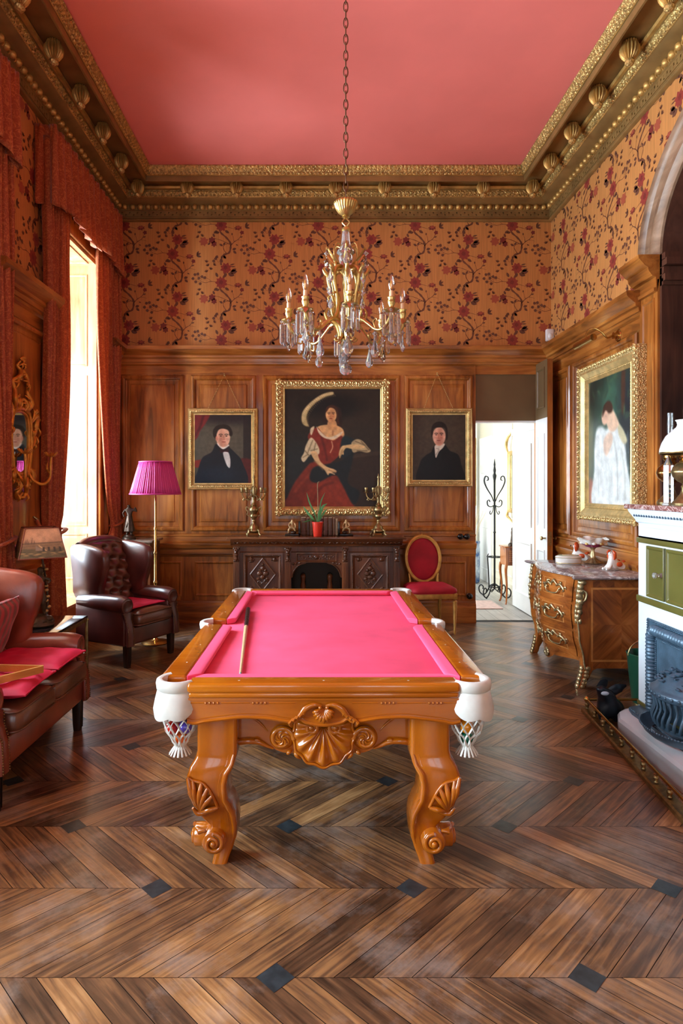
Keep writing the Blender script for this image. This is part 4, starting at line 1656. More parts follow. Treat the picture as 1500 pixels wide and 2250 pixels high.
def canvas(name, T, u0, u1, v0, v1, w, pt, parent, rough):
    h, wd = pt.a.shape[:2]
    U, Vv = np.meshgrid(np.linspace(u0, u1, wd + 1), np.linspace(v1, v0, h + 1))
    vs = [tuple(T @ Vector((a, b, w))) for a, b in zip(U.ravel(), Vv.ravel())]
    W1 = wd + 1
    fs = [(i * W1 + j, (i + 1) * W1 + j, (i + 1) * W1 + j + 1, i * W1 + j + 1) for i in range(h) for j in range(wd)]
    me = bpy.data.meshes.new(name)
    me.from_pydata(vs, [], fs)
    A = np.zeros((h + 1, wd + 1, 3))
    pad = np.pad(pt.a, ((1, 1), (1, 1), (0, 0)), mode='edge')
    A = (pad[:-1, :-1] + pad[1:, :-1] + pad[:-1, 1:] + pad[1:, 1:]) / 4 / 255.0
    L = np.where(A <= .04045, A / 12.92, ((A + .055) / 1.055) ** 2.4)
    at = me.attributes.new('paint', 'FLOAT_COLOR', 'POINT')
    at.data.foreach_set('color', np.concatenate([L, np.ones(L.shape[:2] + (1,))], 2).ravel().astype(np.float32))
    if rough not in M_CANVAS:
        m, nt, b = new_mat('varnished_oil_paint')
        a = nd(nt, 'ShaderNodeAttribute')
        a.attribute_name = 'paint'
        nt.links.new(a.outputs['Color'], b.inputs['Base Color'])
        set_in(b, Roughness=rough, Specular_IOR_Level=.3 if rough > .33 else .8)
        n = nd(nt, 'ShaderNodeTexNoise')
        n.inputs['Scale'].default_value = 90
        nt.links.new(coords(nt, (1.4, 1, .5)), n.inputs['Vector'])
        add_bump(nt, b, n.outputs['Fac'], .12, .003)
        M_CANVAS[rough] = m
    me.materials.append(M_CANVAS[rough])
    o = bpy.data.objects.new(name, me)
    COL.objects.link(o)
    o.parent = parent
    return o


def face(p, cx, cy, s, skin, shade, lip, eye, hair, female=False, turn=.0):
    """s = face half-height; drawn small, seen from across a room"""
    p.ell(cx, cy, s * .74, s, skin, .12)
    p.ell(cx - turn * s * .55, cy + s * .05, s * .34, s * .85, shade, .9, op=.55)
    p.ell(cx, cy + s * .80, s * .42, s * .25, shade, .8, op=.4)
    for e in (-1, 1):
        ex = cx + e * s * .30 + turn * s * .10
        p.line([(ex - s * .17, cy - s * .26), (ex, cy - s * .32), (ex + s * .17, cy - s * .26)], s * .045, hair, .8)
        p.ell(ex, cy - s * .12, s * .15, s * .075, shade, .5, op=.75)
        p.ell(ex, cy - s * .12, s * .075, s * .065, eye, .4)
    nx = cx + turn * s * .16
    p.line([(nx, cy - s * .15), (nx + turn * s * .08, cy + s * .22)], s * .035, shade, .8)
    p.line([(nx - s * .10, cy + s * .27), (nx + s * .10, cy + s * .27)], s * .035, shade, .9)
    p.ell(nx, cy + s * .52, s * .22, s * .06, lip, .4)
    p.line([(nx - s * .2, cy + s * .52), (nx + s * .2, cy + s * .52)], s * .02, tuple(x * .5 for x in lip), .8)
    p.ell(cx + s * .30 + turn * s * .1, cy + s * .22, s * .2, s * .16, lip, 1.0, op=.25)
    p.ell(cx - s * .30 + turn * s * .1, cy + s * .22, s * .2, s * .16, lip, 1.0, op=.25)


def frame(T, rect, prof, m, parent, mid=None, carve=None):
    mb = MB(T)
    for k, (pr, mm) in enumerate(prof):
        mb.ring(rect, pr, mm)
    u0, u1, v0, v1 = rect
    if carve:
        ins, w, r, pitch, mm = carve
        for (a0, a1, fx) in ((u0 + ins, u1 - ins, 0), (v0 + ins, v1 - ins, 1)):
            n = max(2, int((a1 - a0) / pitch))
            for i in range(n):
                t = a0 + (a1 - a0) * (i + .5) / n
                for e in (0, 1):
                    p = (t, (v0 + ins, v1 - ins)[e], w) if fx == 0 else ((u0 + ins, u1 - ins)[e], t, w)
                    mb.sphere(p, (r * (1.25 if fx == 0 else .9), r * (.9 if fx == 0 else 1.25), r * .7), mm, 4, 6)
    return mb.build('frame', parent, smooth=35)


def scrollwork(T, rect, width, w, m, parent, pitch=.075, r=.008, seed=3):
    """running carved scrolls with leaf ends, plus corner cartouches"""
    rr = random.Random(seed)
    u0, u1, v0, v1 = rect
    mb = MB(T)
    for side in range(4):
        L = (u1 - u0) if side < 2 else (v1 - v0)
        n = int(L / pitch)
        for i in range(n):
            t = (i + .5) / n
            s = 1 if i % 2 else -1
            def Q(a, b):
                if side == 0: return (u0 + L * t + a, v0 + width / 2 + b)
                if side == 1: return (u0 + L * t + a, v1 - width / 2 - b)
                if side == 2: return (u0 + width / 2 + b, v0 + L * t + a)
                return (u1 - width / 2 - b, v0 + L * t + a)
            P = [Q(a, b) for a, b in spiral(0, 0, width * .36, width * .07, 1.15, rr.random() * .6 + (PI if s > 0 else 0), 12, s)]
            mb.tube([(a, b, w + .006) for a, b in P], [r * 1.1, r, r * .7], m, 5)
            a, b = Q(pitch * .45, s * width * .25)
            a2, b2 = Q(pitch * .62, -s * width * .05)
            mb.tube([(a, b, w + .003), ((a + a2) / 2, (b + b2) / 2, w + .010), (a2, b2, w + .003)], [r * .4, r * 1.2, r * .3], m, 5)
    for cu, cv in ((u0, v0), (u1, v0), (u0, v1), (u1, v1)):
        a, b = cu + (width * .5 if cu == u0 else -width * .5), cv + (width * .5 if cv == v0 else -width * .5)
        mb.sphere((a, b, w), (width * .30, width * .30, .014), m, 5, 10)
        for k in range(8):
            q = 2 * PI * k / 8
            mb.sphere((a + width * .46 * math.cos(q), b + width * .46 * math.sin(q), w), (width * .2, width * .2, .012), m, 4, 7)
    return mb.build('scrollwork', parent, smooth=60)


def hang_chain(T, a, b, top, w, parent, m):
    mb = MB(T)
    for p in (a, b):
        n = 26
        for i in range(n):
            t0, t1 = i / n, (i + .8) / n
            q = lambda t: (p[0] + (top[0] - p[0]) * t, p[1] + (top[1] - p[1]) * t, w)
            mb.tube([q(t0), q((t0 + t1) / 2), q(t1)], [.0015, .0045, .0015], m, 5, flat=.5 if i % 2 else 1.4)
    mb.tube([(top[0], top[1] + .01, 0.0), (top[0], top[1], w + .01)], .005, m, 6)
    mb.sphere((top[0], top[1] + .006, w + .012), .008, m, 6, 8)
    return mb.build('hanging_chain', parent, smooth=60)


PXX = lambda x: (x - 702) * .005492 * (7.56 / 7.64)       # photo columns / rows at the picture plane
PZZ = lambda y: CAMZ + (1072 - y) * .005492 * (7.56 / 7.64)

# ---- portrait of a man with bow tie (left)
p = Paint(150, 182, (66, 62, 52))
p.ell(.55, .45, .5, .5, (92, 88, 74), 1.2, op=.8)
p.poly([(.86, 0), (1.01, 0), (1.01, 1.3), (.86, 1.3)], (42, 34, 32), 3, smooth=False)
p.ell(.6, .02, .7, .14, (30, 22, 30), 1.0, op=.8)
p.poly([(-.02, -.02), (.26, -.02), (.20, .14), (.10, .28), (.05, .40), (-.02, .42)], (112, 32, 34), 3)
p.line([(.16, 0), (.10, .2), (.02, .36)], .02, (70, 18, 24), .7, 3)
p.poly([(-.02, .82), (.25, .80), (.25, .92), (-.02, .93)], (120, 34, 26), 3)
p.poly([(.75, .82), (1.02, .82), (1.02, 1.25), (.8, 1.25)], (84, 26, 24), 4)
p.poly([(.05, 1.25), (.06, .98), (.14, .76), (.30, .66), (.37, .52), (.45, .58), (.60, .58), (.72, .68), (.84, .84), (.90, 1.25)], (17, 24, 34), 2)
p.ell(.45, 1.05, .30, .14, (22, 42, 60), 1.0, op=.5)
p.ell(.50, .42, .115, .18, (228, 178, 148), .1)
p.poly([(.40, .52), (.50, .60), (.60, .56), (.62, .62), (.50, .68), (.39, .60)], (20, 22, 30), 2)
p.poly([(.405, .50), (.50, .575), (.595, .53), (.60, .555), (.50, .61), (.41, .54)], (240, 236, 226), 1.5)
p.poly([(.50, .67), (.59, .66), (.63, .80), (.62, .94), (.56, .88)], (216, 218, 214), 1.5)
p.poly([(.45, .60), (.52, .63), (.59, .60), (.60, .66), (.53, .655), (.46, .68)], (46, 16, 22), 1.5)
face(p, .505, .395, .165, (232, 186, 158), (176, 112, 88), (186, 96, 84), (40, 34, 32), (44, 34, 28), turn=.35)
p.poly([(.325, .36), (.33, .26), (.40, .19), (.52, .17), (.62, .21), (.67, .32), (.65, .38), (.61, .36), (.60, .28), (.50, .245), (.42, .27), (.385, .36), (.40, .44), (.36, .42)], (38, 29, 24), 2)
p.ell(.39, .42, .022, .045, (210, 140, 116), .4)
p.grain(.16, 1)
PA = thing('portrait_painting', 'framed portrait of a man in black coat and bow tie, left of the big painting', 'painting')
x0, x1, z0, z1 = PXX(413), PXX(566), PZZ(1076), PZZ(897)
FT = fr((0, YB - .068, 0), (1, 0, 0))
SMALLF = lambda: [([(0, -.03), (0, .02), (.012, .034), (.022, .03)], M['gold']), ([(.022, .03), (.036, .044), (.05, .036)], M['goldcarve']), ([(.05, .036), (.062, .02), (.064, .012), (.078, .010), (.080, .004)], M['gold'])]
frame(FT, (x0, x1, z0, z1), SMALLF(), None, PA, carve=(.036, .040, .011, .022, M['gold']))
canvas('canvas', FT, x0 + .078, x1 - .078, z0 + .078, z1 - .078, .005, p, PA, .35)
hang_chain(fr((0, YB - .03, 0), (1, 0, 0)), (PXX(455), z1 - .01), (PXX(528), z1 - .01), (PXX(492), PZZ(822)), .02, PA, M['gold'])

# ---- portrait of a man with white cravat (right)
p = Paint(150, 186, (62, 52, 42))
p.ell(.5, .4, .5, .5, (78, 66, 52), 1.2, op=.7)
p.poly([(.12, 1.3), (.14, .92), (.24, .78), (.36, .70), (.42, .58), (.60, .56), (.70, .68), (.86, .76), (.92, .95), (.95, 1.3)], (20, 20, 22), 2.5)
p.poly([(.42, .58), (.40, .68), (.45, .86), (.36, .72)], (12, 12, 14), 2)
p.poly([(.43, .575), (.60, .545), (.58, .62), (.50, .70), (.44, .82), (.42, .68)], (216, 208, 190), 1.6)
p.line([(.45, .64), (.50, .66), (.44, .76)], .008, (150, 140, 124), .8)
p.ell(.50, .42, .115, .17, (224, 170, 142), .1)
face(p, .50, .40, .165, (226, 176, 150), (166, 98, 78), (176, 84, 74), (60, 60, 62), (46, 32, 26), turn=-.25)
p.poly([(.36, .42), (.355, .28), (.39, .18), (.48, .13), (.58, .15), (.65, .24), (.665, .42), (.635, .48), (.63, .32), (.60, .25), (.50, .24), (.40, .26), (.385, .36)], (34, 24, 20), 2)
p.grain(.16, 2)
PB = thing('portrait_painting', 'framed portrait of a dark haired man in white cravat, hung right of the big painting', 'painting')
x0, x1, z0, z1 = PXX(892), PXX(1037), PZZ(1069), PZZ(897)
frame(FT, (x0, x1, z0, z1), SMALLF(), None, PB, carve=(.036, .040, .011, .022, M['gold']))
canvas('canvas', FT, x0 + .078, x1 - .078, z0 + .078, z1 - .078, .005, p, PB, .35)
hang_chain(fr((0, YB - .03, 0), (1, 0, 0)), (PXX(931), z1 - .01), (PXX(997), z1 - .01), (PXX(961), PZZ(820)), .02, PB, M['gold'])

# ---- large portrait of a seated woman with plumed hat
p = Paint(210, 264, (34, 28, 20))
p.ell(.75, .35, .4, .4, (48, 38, 26), 1.2, op=.7)
p.ell(.1, .85, .35, .3, (24, 34, 36), 1.0, op=.7)
p.poly([(.66, .70), (1.02, .68), (1.02, 1.3), (.66, 1.3)], (44, 30, 20), 6, smooth=False)
p.poly([(.70, .70), (1.02, .655), (1.02, .70), (.70, .74)], (58, 44, 30), 4, smooth=False)
p.ell(.50, .18, .30, .12, (14, 13, 11), .8)
p.poly([(.43, .22), (.50, .16), (.58, .20), (.60, .34), (.585, .42), (.54, .44), (.42, .38), (.40, .32)], (40, 24, 16), 4)
p.poly([(.33, .42), (.48, .38), (.60, .42), (.62, .52), (.56, .60), (.42, .60)], (216, 168, 112), 2)
# skirt and bodice
p.poly([(0, 1.27), (.03, 1.15), (.10, 1.0), (.22, .84), (.30, .78), (.50, .80), (.62, 1.0), (.70, 1.27)], (118, 40, 22), 4)
p.poly([(.20, 1.27), (.28, 1.05), (.42, .98), (.58, 1.0), (.66, 1.14), (.70, 1.27)], (134, 46, 24), 5)
p.line([(.10, 1.1), (.25, .92), (.34, .86)], .014, (150, 62, 36), .5, 4)
p.line([(.30, 1.2), (.38, 1.05), (.5, 1.0)], .014, (92, 28, 16), .6, 4)
p.poly([(.24, .50), (.33, .41), (.40, .48), (.50, .55), (.60, .50), (.59, .66), (.52, .76), (.40, .82), (.34, .72), (.28, .60)], (126, 42, 26), 2)
p.line([(.38, .5), (.42, .65), (.44, .76)], .012, (90, 26, 18), .7, 3)
p.line([(.49, .56), (.50, .62), (.475, .68)], .005, (206, 160, 120), .9)
p.poly([(.30, .84), (.46, .80), (.60, .76), (.72, .64), (.70, .80), (.66, 1.0), (.78, 1.1), (.72, 1.24), (.60, 1.02), (.52, .92), (.34, 1.0), (.26, .96)], (18, 26, 28), 4)
p.poly([(.62, .50), (.74, .56), (.70, .68), (.60, .74), (.58, .62)], (22, 36, 40), 4)
# shift
p.poly([(.33, .40), (.36, .44), (.44, .51), (.52, .50), (.60, .455), (.595, .48), (.52, .535), (.43, .53), (.36, .48)], (226, 208, 172), 1.4)
p.line([(.505, .44), (.500, .49)], .008, (160, 104, 66), .7, 2)
p.poly([(.27, .42), (.31, .40), (.28, .49), (.265, .47)], (214, 198, 160), 1.4)
# sleeve and arm, left
p.poly([(.27, .52), (.32, .56), (.36, .64), (.35, .70), (.27, .70), (.20, .78), (.17, .74), (.20, .68), (.22, .60)], (206, 192, 152), 1.8)
for a, b in (((.29, .55), (.24, .68)), ((.32, .58), (.30, .69)), ((.21, .66), (.26, .72)), ((.34, .64), (.27, .66)), ((.19, .73), (.24, .70))):
    p.line([a, b], .006, (120, 104, 74), .75, 1.5)
p.poly([(.27, .68), (.33, .67), (.37, .77), (.44, .83), (.52, .86), (.54, .885), (.47, .90), (.45, .92), (.41, .86), (.33, .79)], (214, 178, 126), 1.6)
p.line([(.46, .865), (.535, .895)], .006, (150, 110, 70), .7)
p.line([(.45, .885), (.52, .91)], .005, (226, 190, 140), .9)
p.line([(.31, .77), (.40, .86)], .010, (150, 110, 70), .5, 3)
# sleeve and arm, right
p.poly([(.70, .57), (.76, .535), (.82, .56), (.87, .62), (.90, .66), (.86, .68), (.78, .665), (.72, .68), (.70, .64)], (178, 158, 116), 1.8)
for a, b in (((.74, .56), (.84, .60)), ((.80, .56), (.88, .65)), ((.76, .66), (.86, .66))):
    p.line([a, b], .006, (98, 82, 56), .75, 1.5)
p.poly([(.64, .60), (.72, .59), (.80, .60), (.84, .62), (.78, .64), (.70, .64), (.645, .63), (.62, .66), (.615, .70), (.595, .70), (.575, .74), (.565, .70), (.575, .65), (.60, .61)], (212, 178, 122), 1.5)
for a, b in (((.60, .65), (.575, .725)), ((.615, .66), (.597, .695))):
    p.line([a, b], .004, (138, 100, 62), .7)
# head
p.poly([(.455, .34), (.53, .34), (.545, .42), (.50, .44), (.45, .42)], (206, 154, 100), 2)
face(p, .485, .275, .078, (232, 182, 122), (176, 112, 68), (164, 62, 48), (36, 24, 18), (60, 36, 22), True, turn=-.2)
p.poly([(.425, .25), (.44, .19), (.50, .175), (.55, .21), (.56, .30), (.57, .38), (.545, .36), (.54, .27), (.52, .215), (.47, .20), (.44, .24)], (66, 36, 20), 2)
p.poly([(.30, .12), (.40, .06), (.55, .08), (.66, .16), (.64, .22), (.56, .19), (.48, .155), (.42, .18), (.33, .24)], (16, 14, 12), 3)
# plume
p.poly([(.50, .03), (.42, .045), (.32, .10), (.23, .18), (.18, .26), (.175, .34), (.20, .385), (.25, .40), (.235, .36), (.225, .30), (.25, .23), (.32, .15), (.42, .085), (.50, .06)], (196, 176, 122), 3)
p.line([(.50, .045), (.38, .075), (.27, .16), (.20, .25), (.195, .34)], .010, (226, 208, 156), .8, 3)
for i in range(26):
    t = i / 25
    q = cr([(.50, .04), (.38, .065), (.27, .15), (.195, .25), (.19, .36)], 26)[int(t * 103)]
    p.line([q, (q[0] + .03 + .03 * t, q[1] + .035 + .01 * t)], .004, (150, 132, 84), .5, 1.5)
p.grain(.2, 3)
PC = thing('portrait_painting', 'largest painting, woman in red dress and plumed hat in a carved gilt frame', 'painting')
x0, x1, z0, z1 = PXX(606), PXX(855), PZZ(1133), PZZ(835)
FT2 = fr((0, YB - .075, 0), (1, 0, 0))
frame(FT2, (x0, x1, z0, z1), [([(0, -.035), (0, .02), (.02, .036), (.08, .03)], M['goldcarve']), ([(.08, .03), (.092, .022), (.098, .026), (.108, .016), (.11, .004)], M['gold'])], None, PC)
scrollwork(FT2, (x0, x1, z0, z1), .085, .03, M['gold'], PC, .062, .009)
canvas('canvas', FT2, x0 + .108, x1 - .108, z0 + .108, z1 - .108, .005, p, PC, .38)

# ---- tall painting of a woman in white on the right wall (u = y there, seen from +x side)
p = Paint(110, 150, (38, 66, 54))
p.ell(.2, .15, .35, .25, (26, 40, 36), 1.0)
p.ell(.62, .28, .34, .24, (58, 104, 84), 1.0, op=.8)
p.ell(.95, .5, .25, .5, (24, 36, 46), 1.0, op=.9)
p.poly([(.80, 0), (.88, 0), (.86, .4), (.80, .4)], (70, 48, 38), 4)
for k in range(40):
    a, b = RN.random(), RN.random() * .5
    p.ell(a, b, .05, .018, (34, 62, 48) if k % 2 else (70, 100, 70), .8, rot=RN.random() * 3, op=.5)
p.ell(.06, .70, .07, .3, (92, 92, 48), 1.0, op=.8)
p.poly([(.02, 1.1), (.14, 1.14), (.14, 1.36), (.02, 1.36)], (150, 66, 34), 6)
p.poly([(.12, 1.4), (.15, 1.0), (.16, .70), (.22, .54), (.34, .52), (.46, .56), (.60, .50), (.76, .56), (.86, .72), (.92, .95), (.98, 1.4)], (222, 228, 224), 5)  # white gown, widened and paled so that window glare is painted in
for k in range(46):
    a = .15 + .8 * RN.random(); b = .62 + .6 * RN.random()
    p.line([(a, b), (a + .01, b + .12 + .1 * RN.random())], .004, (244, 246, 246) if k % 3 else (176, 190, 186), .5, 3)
p.poly([(.72, .52), (.84, .60), (.92, .72), (.84, .74), (.74, .64)], (196, 188, 150), 3)
p.line([(.62, .66), (.70, .9), (.72, 1.3)], .012, (150, 156, 150), .6, 4)
p.line([(.80, .8), (.86, 1.0), (.88, 1.3)], .012, (160, 164, 150), .6, 4)
p.poly([(.44, .42), (.56, .34), (.68, .44), (.74, .54), (.62, .60), (.50, .56)], (222, 186, 156), 3)
p.ell(.42, .43, .08, .085, (222, 178, 150), .3)
p.poly([(.36, .42), (.38, .32), (.48, .26), (.58, .30), (.60, .38), (.52, .40), (.44, .36)], (62, 42, 34), 3)
p.poly([(.40, .66), (.56, .60), (.60, .70), (.48, .84), (.40, .80)], (220, 190, 166), 4)
p.grain(.18, 4)
PD = thing('portrait_painting', 'tall painting of a woman in white on the right wall beneath the picture lamp', 'painting')
# frame flips u so that the picture's left side is the far end
TR = fr((XR - .10, 0, 0), (0, -1, 0), (-1, 0, 0))
u0, u1, z0, z1 = -6.50, -5.30, 1.30, 2.83
frame(TR, (u0, u1, z0, z1), [([(0, -.06), (0, .03), (.012, .045), (.055, .04)], M['goldcarve']), ([(.055, .04), (.075, .044), (.11, .024), (.12, .018)], M['gold']), ([(.12, .018), (.128, .026), (.14, .02), (.165, .012), (.17, .0)], M['gold'])], None, PD)
scrollwork(TR, (u0, u1, z0, z1), .05, .042, M['gold'], PD, .05, .007, 8)
mb = MB(TR)
for a0, a1, fx in ((u0 + .13, u1 - .13, 0), (z0 + .13, z1 - .13, 1)):
    n = int((a1 - a0) / .028)
    for i in range(n):
        t = a0 + (a1 - a0) * (i + .5) / n
        for e in (0, 1):
            mb.sphere((t, (z0 + .132, z1 - .132)[e], .022) if fx == 0 else ((u0 + .132, u1 - .132)[e], t, .022), (.011, .008, .006) if fx == 0 else (.008, .011, .006), M['gold'], 4, 6)
mb.build('beading', PD, smooth=60)
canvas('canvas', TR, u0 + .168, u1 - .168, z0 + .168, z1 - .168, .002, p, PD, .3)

# picture lamp
PLM = thing('picture_lamp', 'brass picture lamp on curved arm above the right wall painting', 'wall lamp', (XR - .05, 5.86, 3.03))
mb = MB()
mb.lathe([(.05, 0), (.055, .008), (.05, .016), (.03, .022), (.026, .05), (.032, .055), (.01, .06)], M['brass'], 20)
mb.v = [(.03 - z, x, y) for x, y, z in mb.v]
mb.build('wall_plate', PLM)
mb = MB()
mb.tube(cr([(-.03, 0, 0), (-.08, .0, -.02), (-.13, .0, .03), (-.19, .02, .07), (-.24, .05, .05), (-.255, .06, -.02)], 6), .008, M['brass'], 8)
mb.build('arm', PLM)
mb = MB()
mb.tube([(-.262, -.13, -.045), (-.262, -.128, -.045), (-.262, .26, -.045), (-.262, .262, -.045)], [.02, .032, .032, .02], M['brass'], 14)
mb.build('shade', PLM)

# motion sensor in the corner
AL = thing('alarm_sensor', 'white plastic alarm sensor high in the right back corner', 'sensor', (2.745, 7.56, 3.38))
mb = MB()
mb.rbox(-.045, .045, -.03, .03, -.01, .135, M['white'], .012)
mb.sphere((0, -.026, .05), (.03, .016, .035), M['white'], 8, 12)
mb.build('housing', AL)
mb = MB()
mb.tube(cr([(0, .01, -.01), (.005, .02, -.04), (-.01, .03, -.07)], 4), .004, M['white'], 6)
mb.build('cable', AL)
# ================================================================ CARVED SIDEBOARD AND WHAT STANDS ON IT
M['oak'] = wood('dark_carved_oak', c(62, 33, 18), c(106, 60, 33), c(142, 88, 50), 'z', 8, .34, .1, .1)
M['oakx'] = wood('dark_oak_top', c(70, 38, 22), c(112, 66, 38), c(146, 94, 58), 'x', 8, .25, .3, .06)
M['oakc'] = plain('carved_oak_relief', c(88, 52, 32), .33, var=.35, vscale=18, bump=.6, bscale=60, bdist=.008, voro=True)
SB = thing('sideboard', 'dark carved oak sideboard with arched recess against the back wall', 'sideboard', (-.035, 7.10, 0))
mb = MB()
mb.rbox(-1.01, 1.01, 0, .43, 1.040, 1.066, M['oakx'], .006)
mb.run([(1.040, 0)], 0, 0, M['oakx'], cap=False) if False else None
mb.T = fr((0, .09, 0), (1, 0, 0))
mb.run([(.955, .0), (.96, .012), (.975, .016), (.985, .03), (1.01, .06), (1.03, .075), (1.041, .08)], -.97, .97, M['oakx'])
mb.T = None
mb.box(-.95, .95, .09, .43, .96, 1.04, M['oakx'])
mb.build('top', SB, smooth=30)
# running leaf carving under the top
mb = MB(fr((0, .05, 0), (1, 0, 0)))
for i in range(44):
    u = -.95 + 1.9 * (i + .5) / 44
    s = 1 if i % 2 else -1
    mb.tube(cr([(u - .020, 1.002 - s * .012, .0), (u, 1.002, .012), (u + .022, 1.002 + s * .014, .0)], 3), [.003, .010, .003], M['oakc'], 5)
mb.build('carved_frieze', SB, smooth=60)
mb = MB()
# carcass: two cupboards, centre recess with shallow arch, back
for x0, x1 in ((-.92, -.30), (.30, .92)):
    mb.box(x0, x1, .11, .43, .0, .96, M['oak'])
    mb.box(x0 - .01, x1 + .01, .09, .43, 0, .12, M['oak'])
mb.box(-.30, .30, .11, .43, .80, .96, M['oak'])
mb.box(-.30, .30, .40, .43, .1, .80, M['black'])
mb.box(-.30, .30, .11, .43, .0, .12, M['oak'])
T = fr((0, .11, 0), (1, 0, 0))
mb.T = T
arc = [(-.275, .60), (-.25, .69), (-.19, .745), (-.12, .765), (0, .77), (.12, .765), (.19, .745), (.25, .69), (.275, .60)]
mb.prism([(-.30, .60), (-.30, .81), (.30, .81), (.30, .60)] + [p for p in cr(arc, 4)][::-1], -.03, .004, M['oak'])
mb.run([(.945, .0), (.95, .02), (.96, .02), (.965, 0)], -.92, .92, M['oakx'])
mb.run([(.885, .0), (.89, .01), (.895, .0)], -.92, .92, M['oakx'])
mb.build('body', SB, smooth=30)
for s in (-1, 1):
    mb = MB(T)
    for q in (.19, .235, .265):
        mb.sphere((s * q, .80 - .15 * (q - .1) - .02, .006), (.018, .016, .012), M['oakc'], 5, 8)
    mb.tube(cr([(s * .12, .765, .006), (s * .2, .74, .012), (s * .255, .68, .010), (s * .275, .61, .004)], 5), [.004, .010, .012, .006], M['oakc'], 6)
    mb.build('spandrel', SB, smooth=60)
# drawer front with scroll carving
mb = MB(T)
mb.ring((-.235, .235, .775, .885), [(0, 0), (0, .014), (.012, .018), (.02, .008), (.026, .008)], M['oak'], M['oak'])
for s in (-1, 1):
    for k in range(4):
        u = s * (.05 + .042 * k)
        mb.tube([(a, b, .012) for a, b in spiral(u, .83 + (.010 if k % 2 else -.010), .024, .004, 1.2, k, 16, s * (1 if k % 2 else -1))], [.006, .006, .004], M['oakc'], 6)
mb.sphere((0, .83, .008), (.034, .03, .014), M['oakc'], 6, 12)
mb.build('drawer', SB, smooth=50)
# doors with lozenge panels
for s in (-1, 1):
    mb = MB(T)
    cx = s * .61
    r0 = (cx - .225, cx + .225, .20, .875)
    mb.ring(r0, [(0, 0), (0, .016), (.014, .020), (.03, .022), (.045, .008), (.05, .003)], M['oak'], M['oak'])
    for i in range(60):
        t = i / 59
        for e in (-1, 1):
            mb.sphere((cx + e * .20, .22 + .63 * t, .020), (.010, .006, .008), M['oakc'], 4, 6)
    for i in range(36):
        mb.sphere((cx - .20 + .40 * i / 35, .852, .020), (.006, .010, .008), M['oakc'], 4, 6)
    cz, hw, hh = .635, .143, .185
    D = [(cx, cz + hh), (cx + hw, cz), (cx, cz - hh), (cx - hw, cz)]
    for i in range(4):
        a, b = D[i], D[(i + 1) % 4]
        mb.tube([(a[0], a[1], .010), (b[0], b[1], .010)], .011, M['oak'], 6)
        mx, mz = (cx + (a[0] + b[0] - 2 * cx) * .92, cz + (a[1] + b[1] - 2 * cz) * .92)
        for k in range(9):
            q = RN.random() * 2 * PI
            rr = RN.random() * .03
            if abs(mx + rr * math.cos(q) - cx) < .18:
                mb.sphere((mx + rr * math.cos(q), mz + rr * math.sin(q), .006), (.016, .012, .012), M['oakc'], 4, 7)
        mb.lathe([(.001, .022), (.012, .020), (.024, .012), (.026, 0)], M['oakc'], 12, cap=False)
        mb.v[-48:] = [tuple(T @ (T.inverted() @ Vector(p) + Vector((mx, mz, 0)))) for p in mb.v[-48:]]
    for (u, v, r) in ((0, .07, .032), (-.035, .01, .034), (.035, .01, .034), (0, -.03, .03), (-.05, -.05, .024), (.05, -.05, .024), (0, .115, .018), (-.03, .05, .02), (.03, .05, .02)):
        mb.sphere((cx + u, cz + v, .008), (r, r * .9, .018), M['oakc'], 6, 10)
    for e in (-1, 1):
        mb.tube([(a, b, .014) for a, b in spiral(cx + e * .035, cz - .085, .03, .006, 1.2, 0, 18, e)], [.008, .008, .005], M['oakc'], 6)
    mb.build('door', SB, smooth=50)
# pilasters with lion mask corbels
for x in (-.91, -.325, .325, .91):
    mb = MB(fr((x, .11, 0), (1, 0, 0)))
    mb.box(-.036, .036, .12, .955, 0, .022, M['oak'])
    for k in (-.018, 0, .018):
        mb.box(k - .005, k + .005, .18, .76, .02, .028, M['oak'])
    pil = mb.build('pilaster', SB, smooth=30)
    mb = MB(fr((x, .085, 0), (1, 0, 0)))
    for (u, v, r, w) in ((0, .915, .030, .02), (-.024, .93, .016, .02), (.024, .93, .016, .02), (0, .892, .020, .038), (-.012, .912, .009, .044), (.012, .912, .009, .044), (0, .862, .026, .026), (0, .838, .020, .020), (0, .815, .022, .022), (-.018, .792, .014, .018), (.018, .792, .014, .018), (0, .80, .016, .022)):
        mb.sphere((u, v, w - .012), (r, r, r * .9), M['oakc'], 6, 9)
    mb.build('lion_corbel', pil, smooth=60)
for x in (-.16, .155):
    mb = MB()
    mb.lathe([(.045, .12), (.045, .16), (.03, .18), (.026, .40), (.034, .46), (.022, .52), (.03, .56), (.034, .585), (.022, .605), (.008, .615)], M['oak'], 16, x, .34)
    mb.build('turned_post', SB)

TZ = 1.067


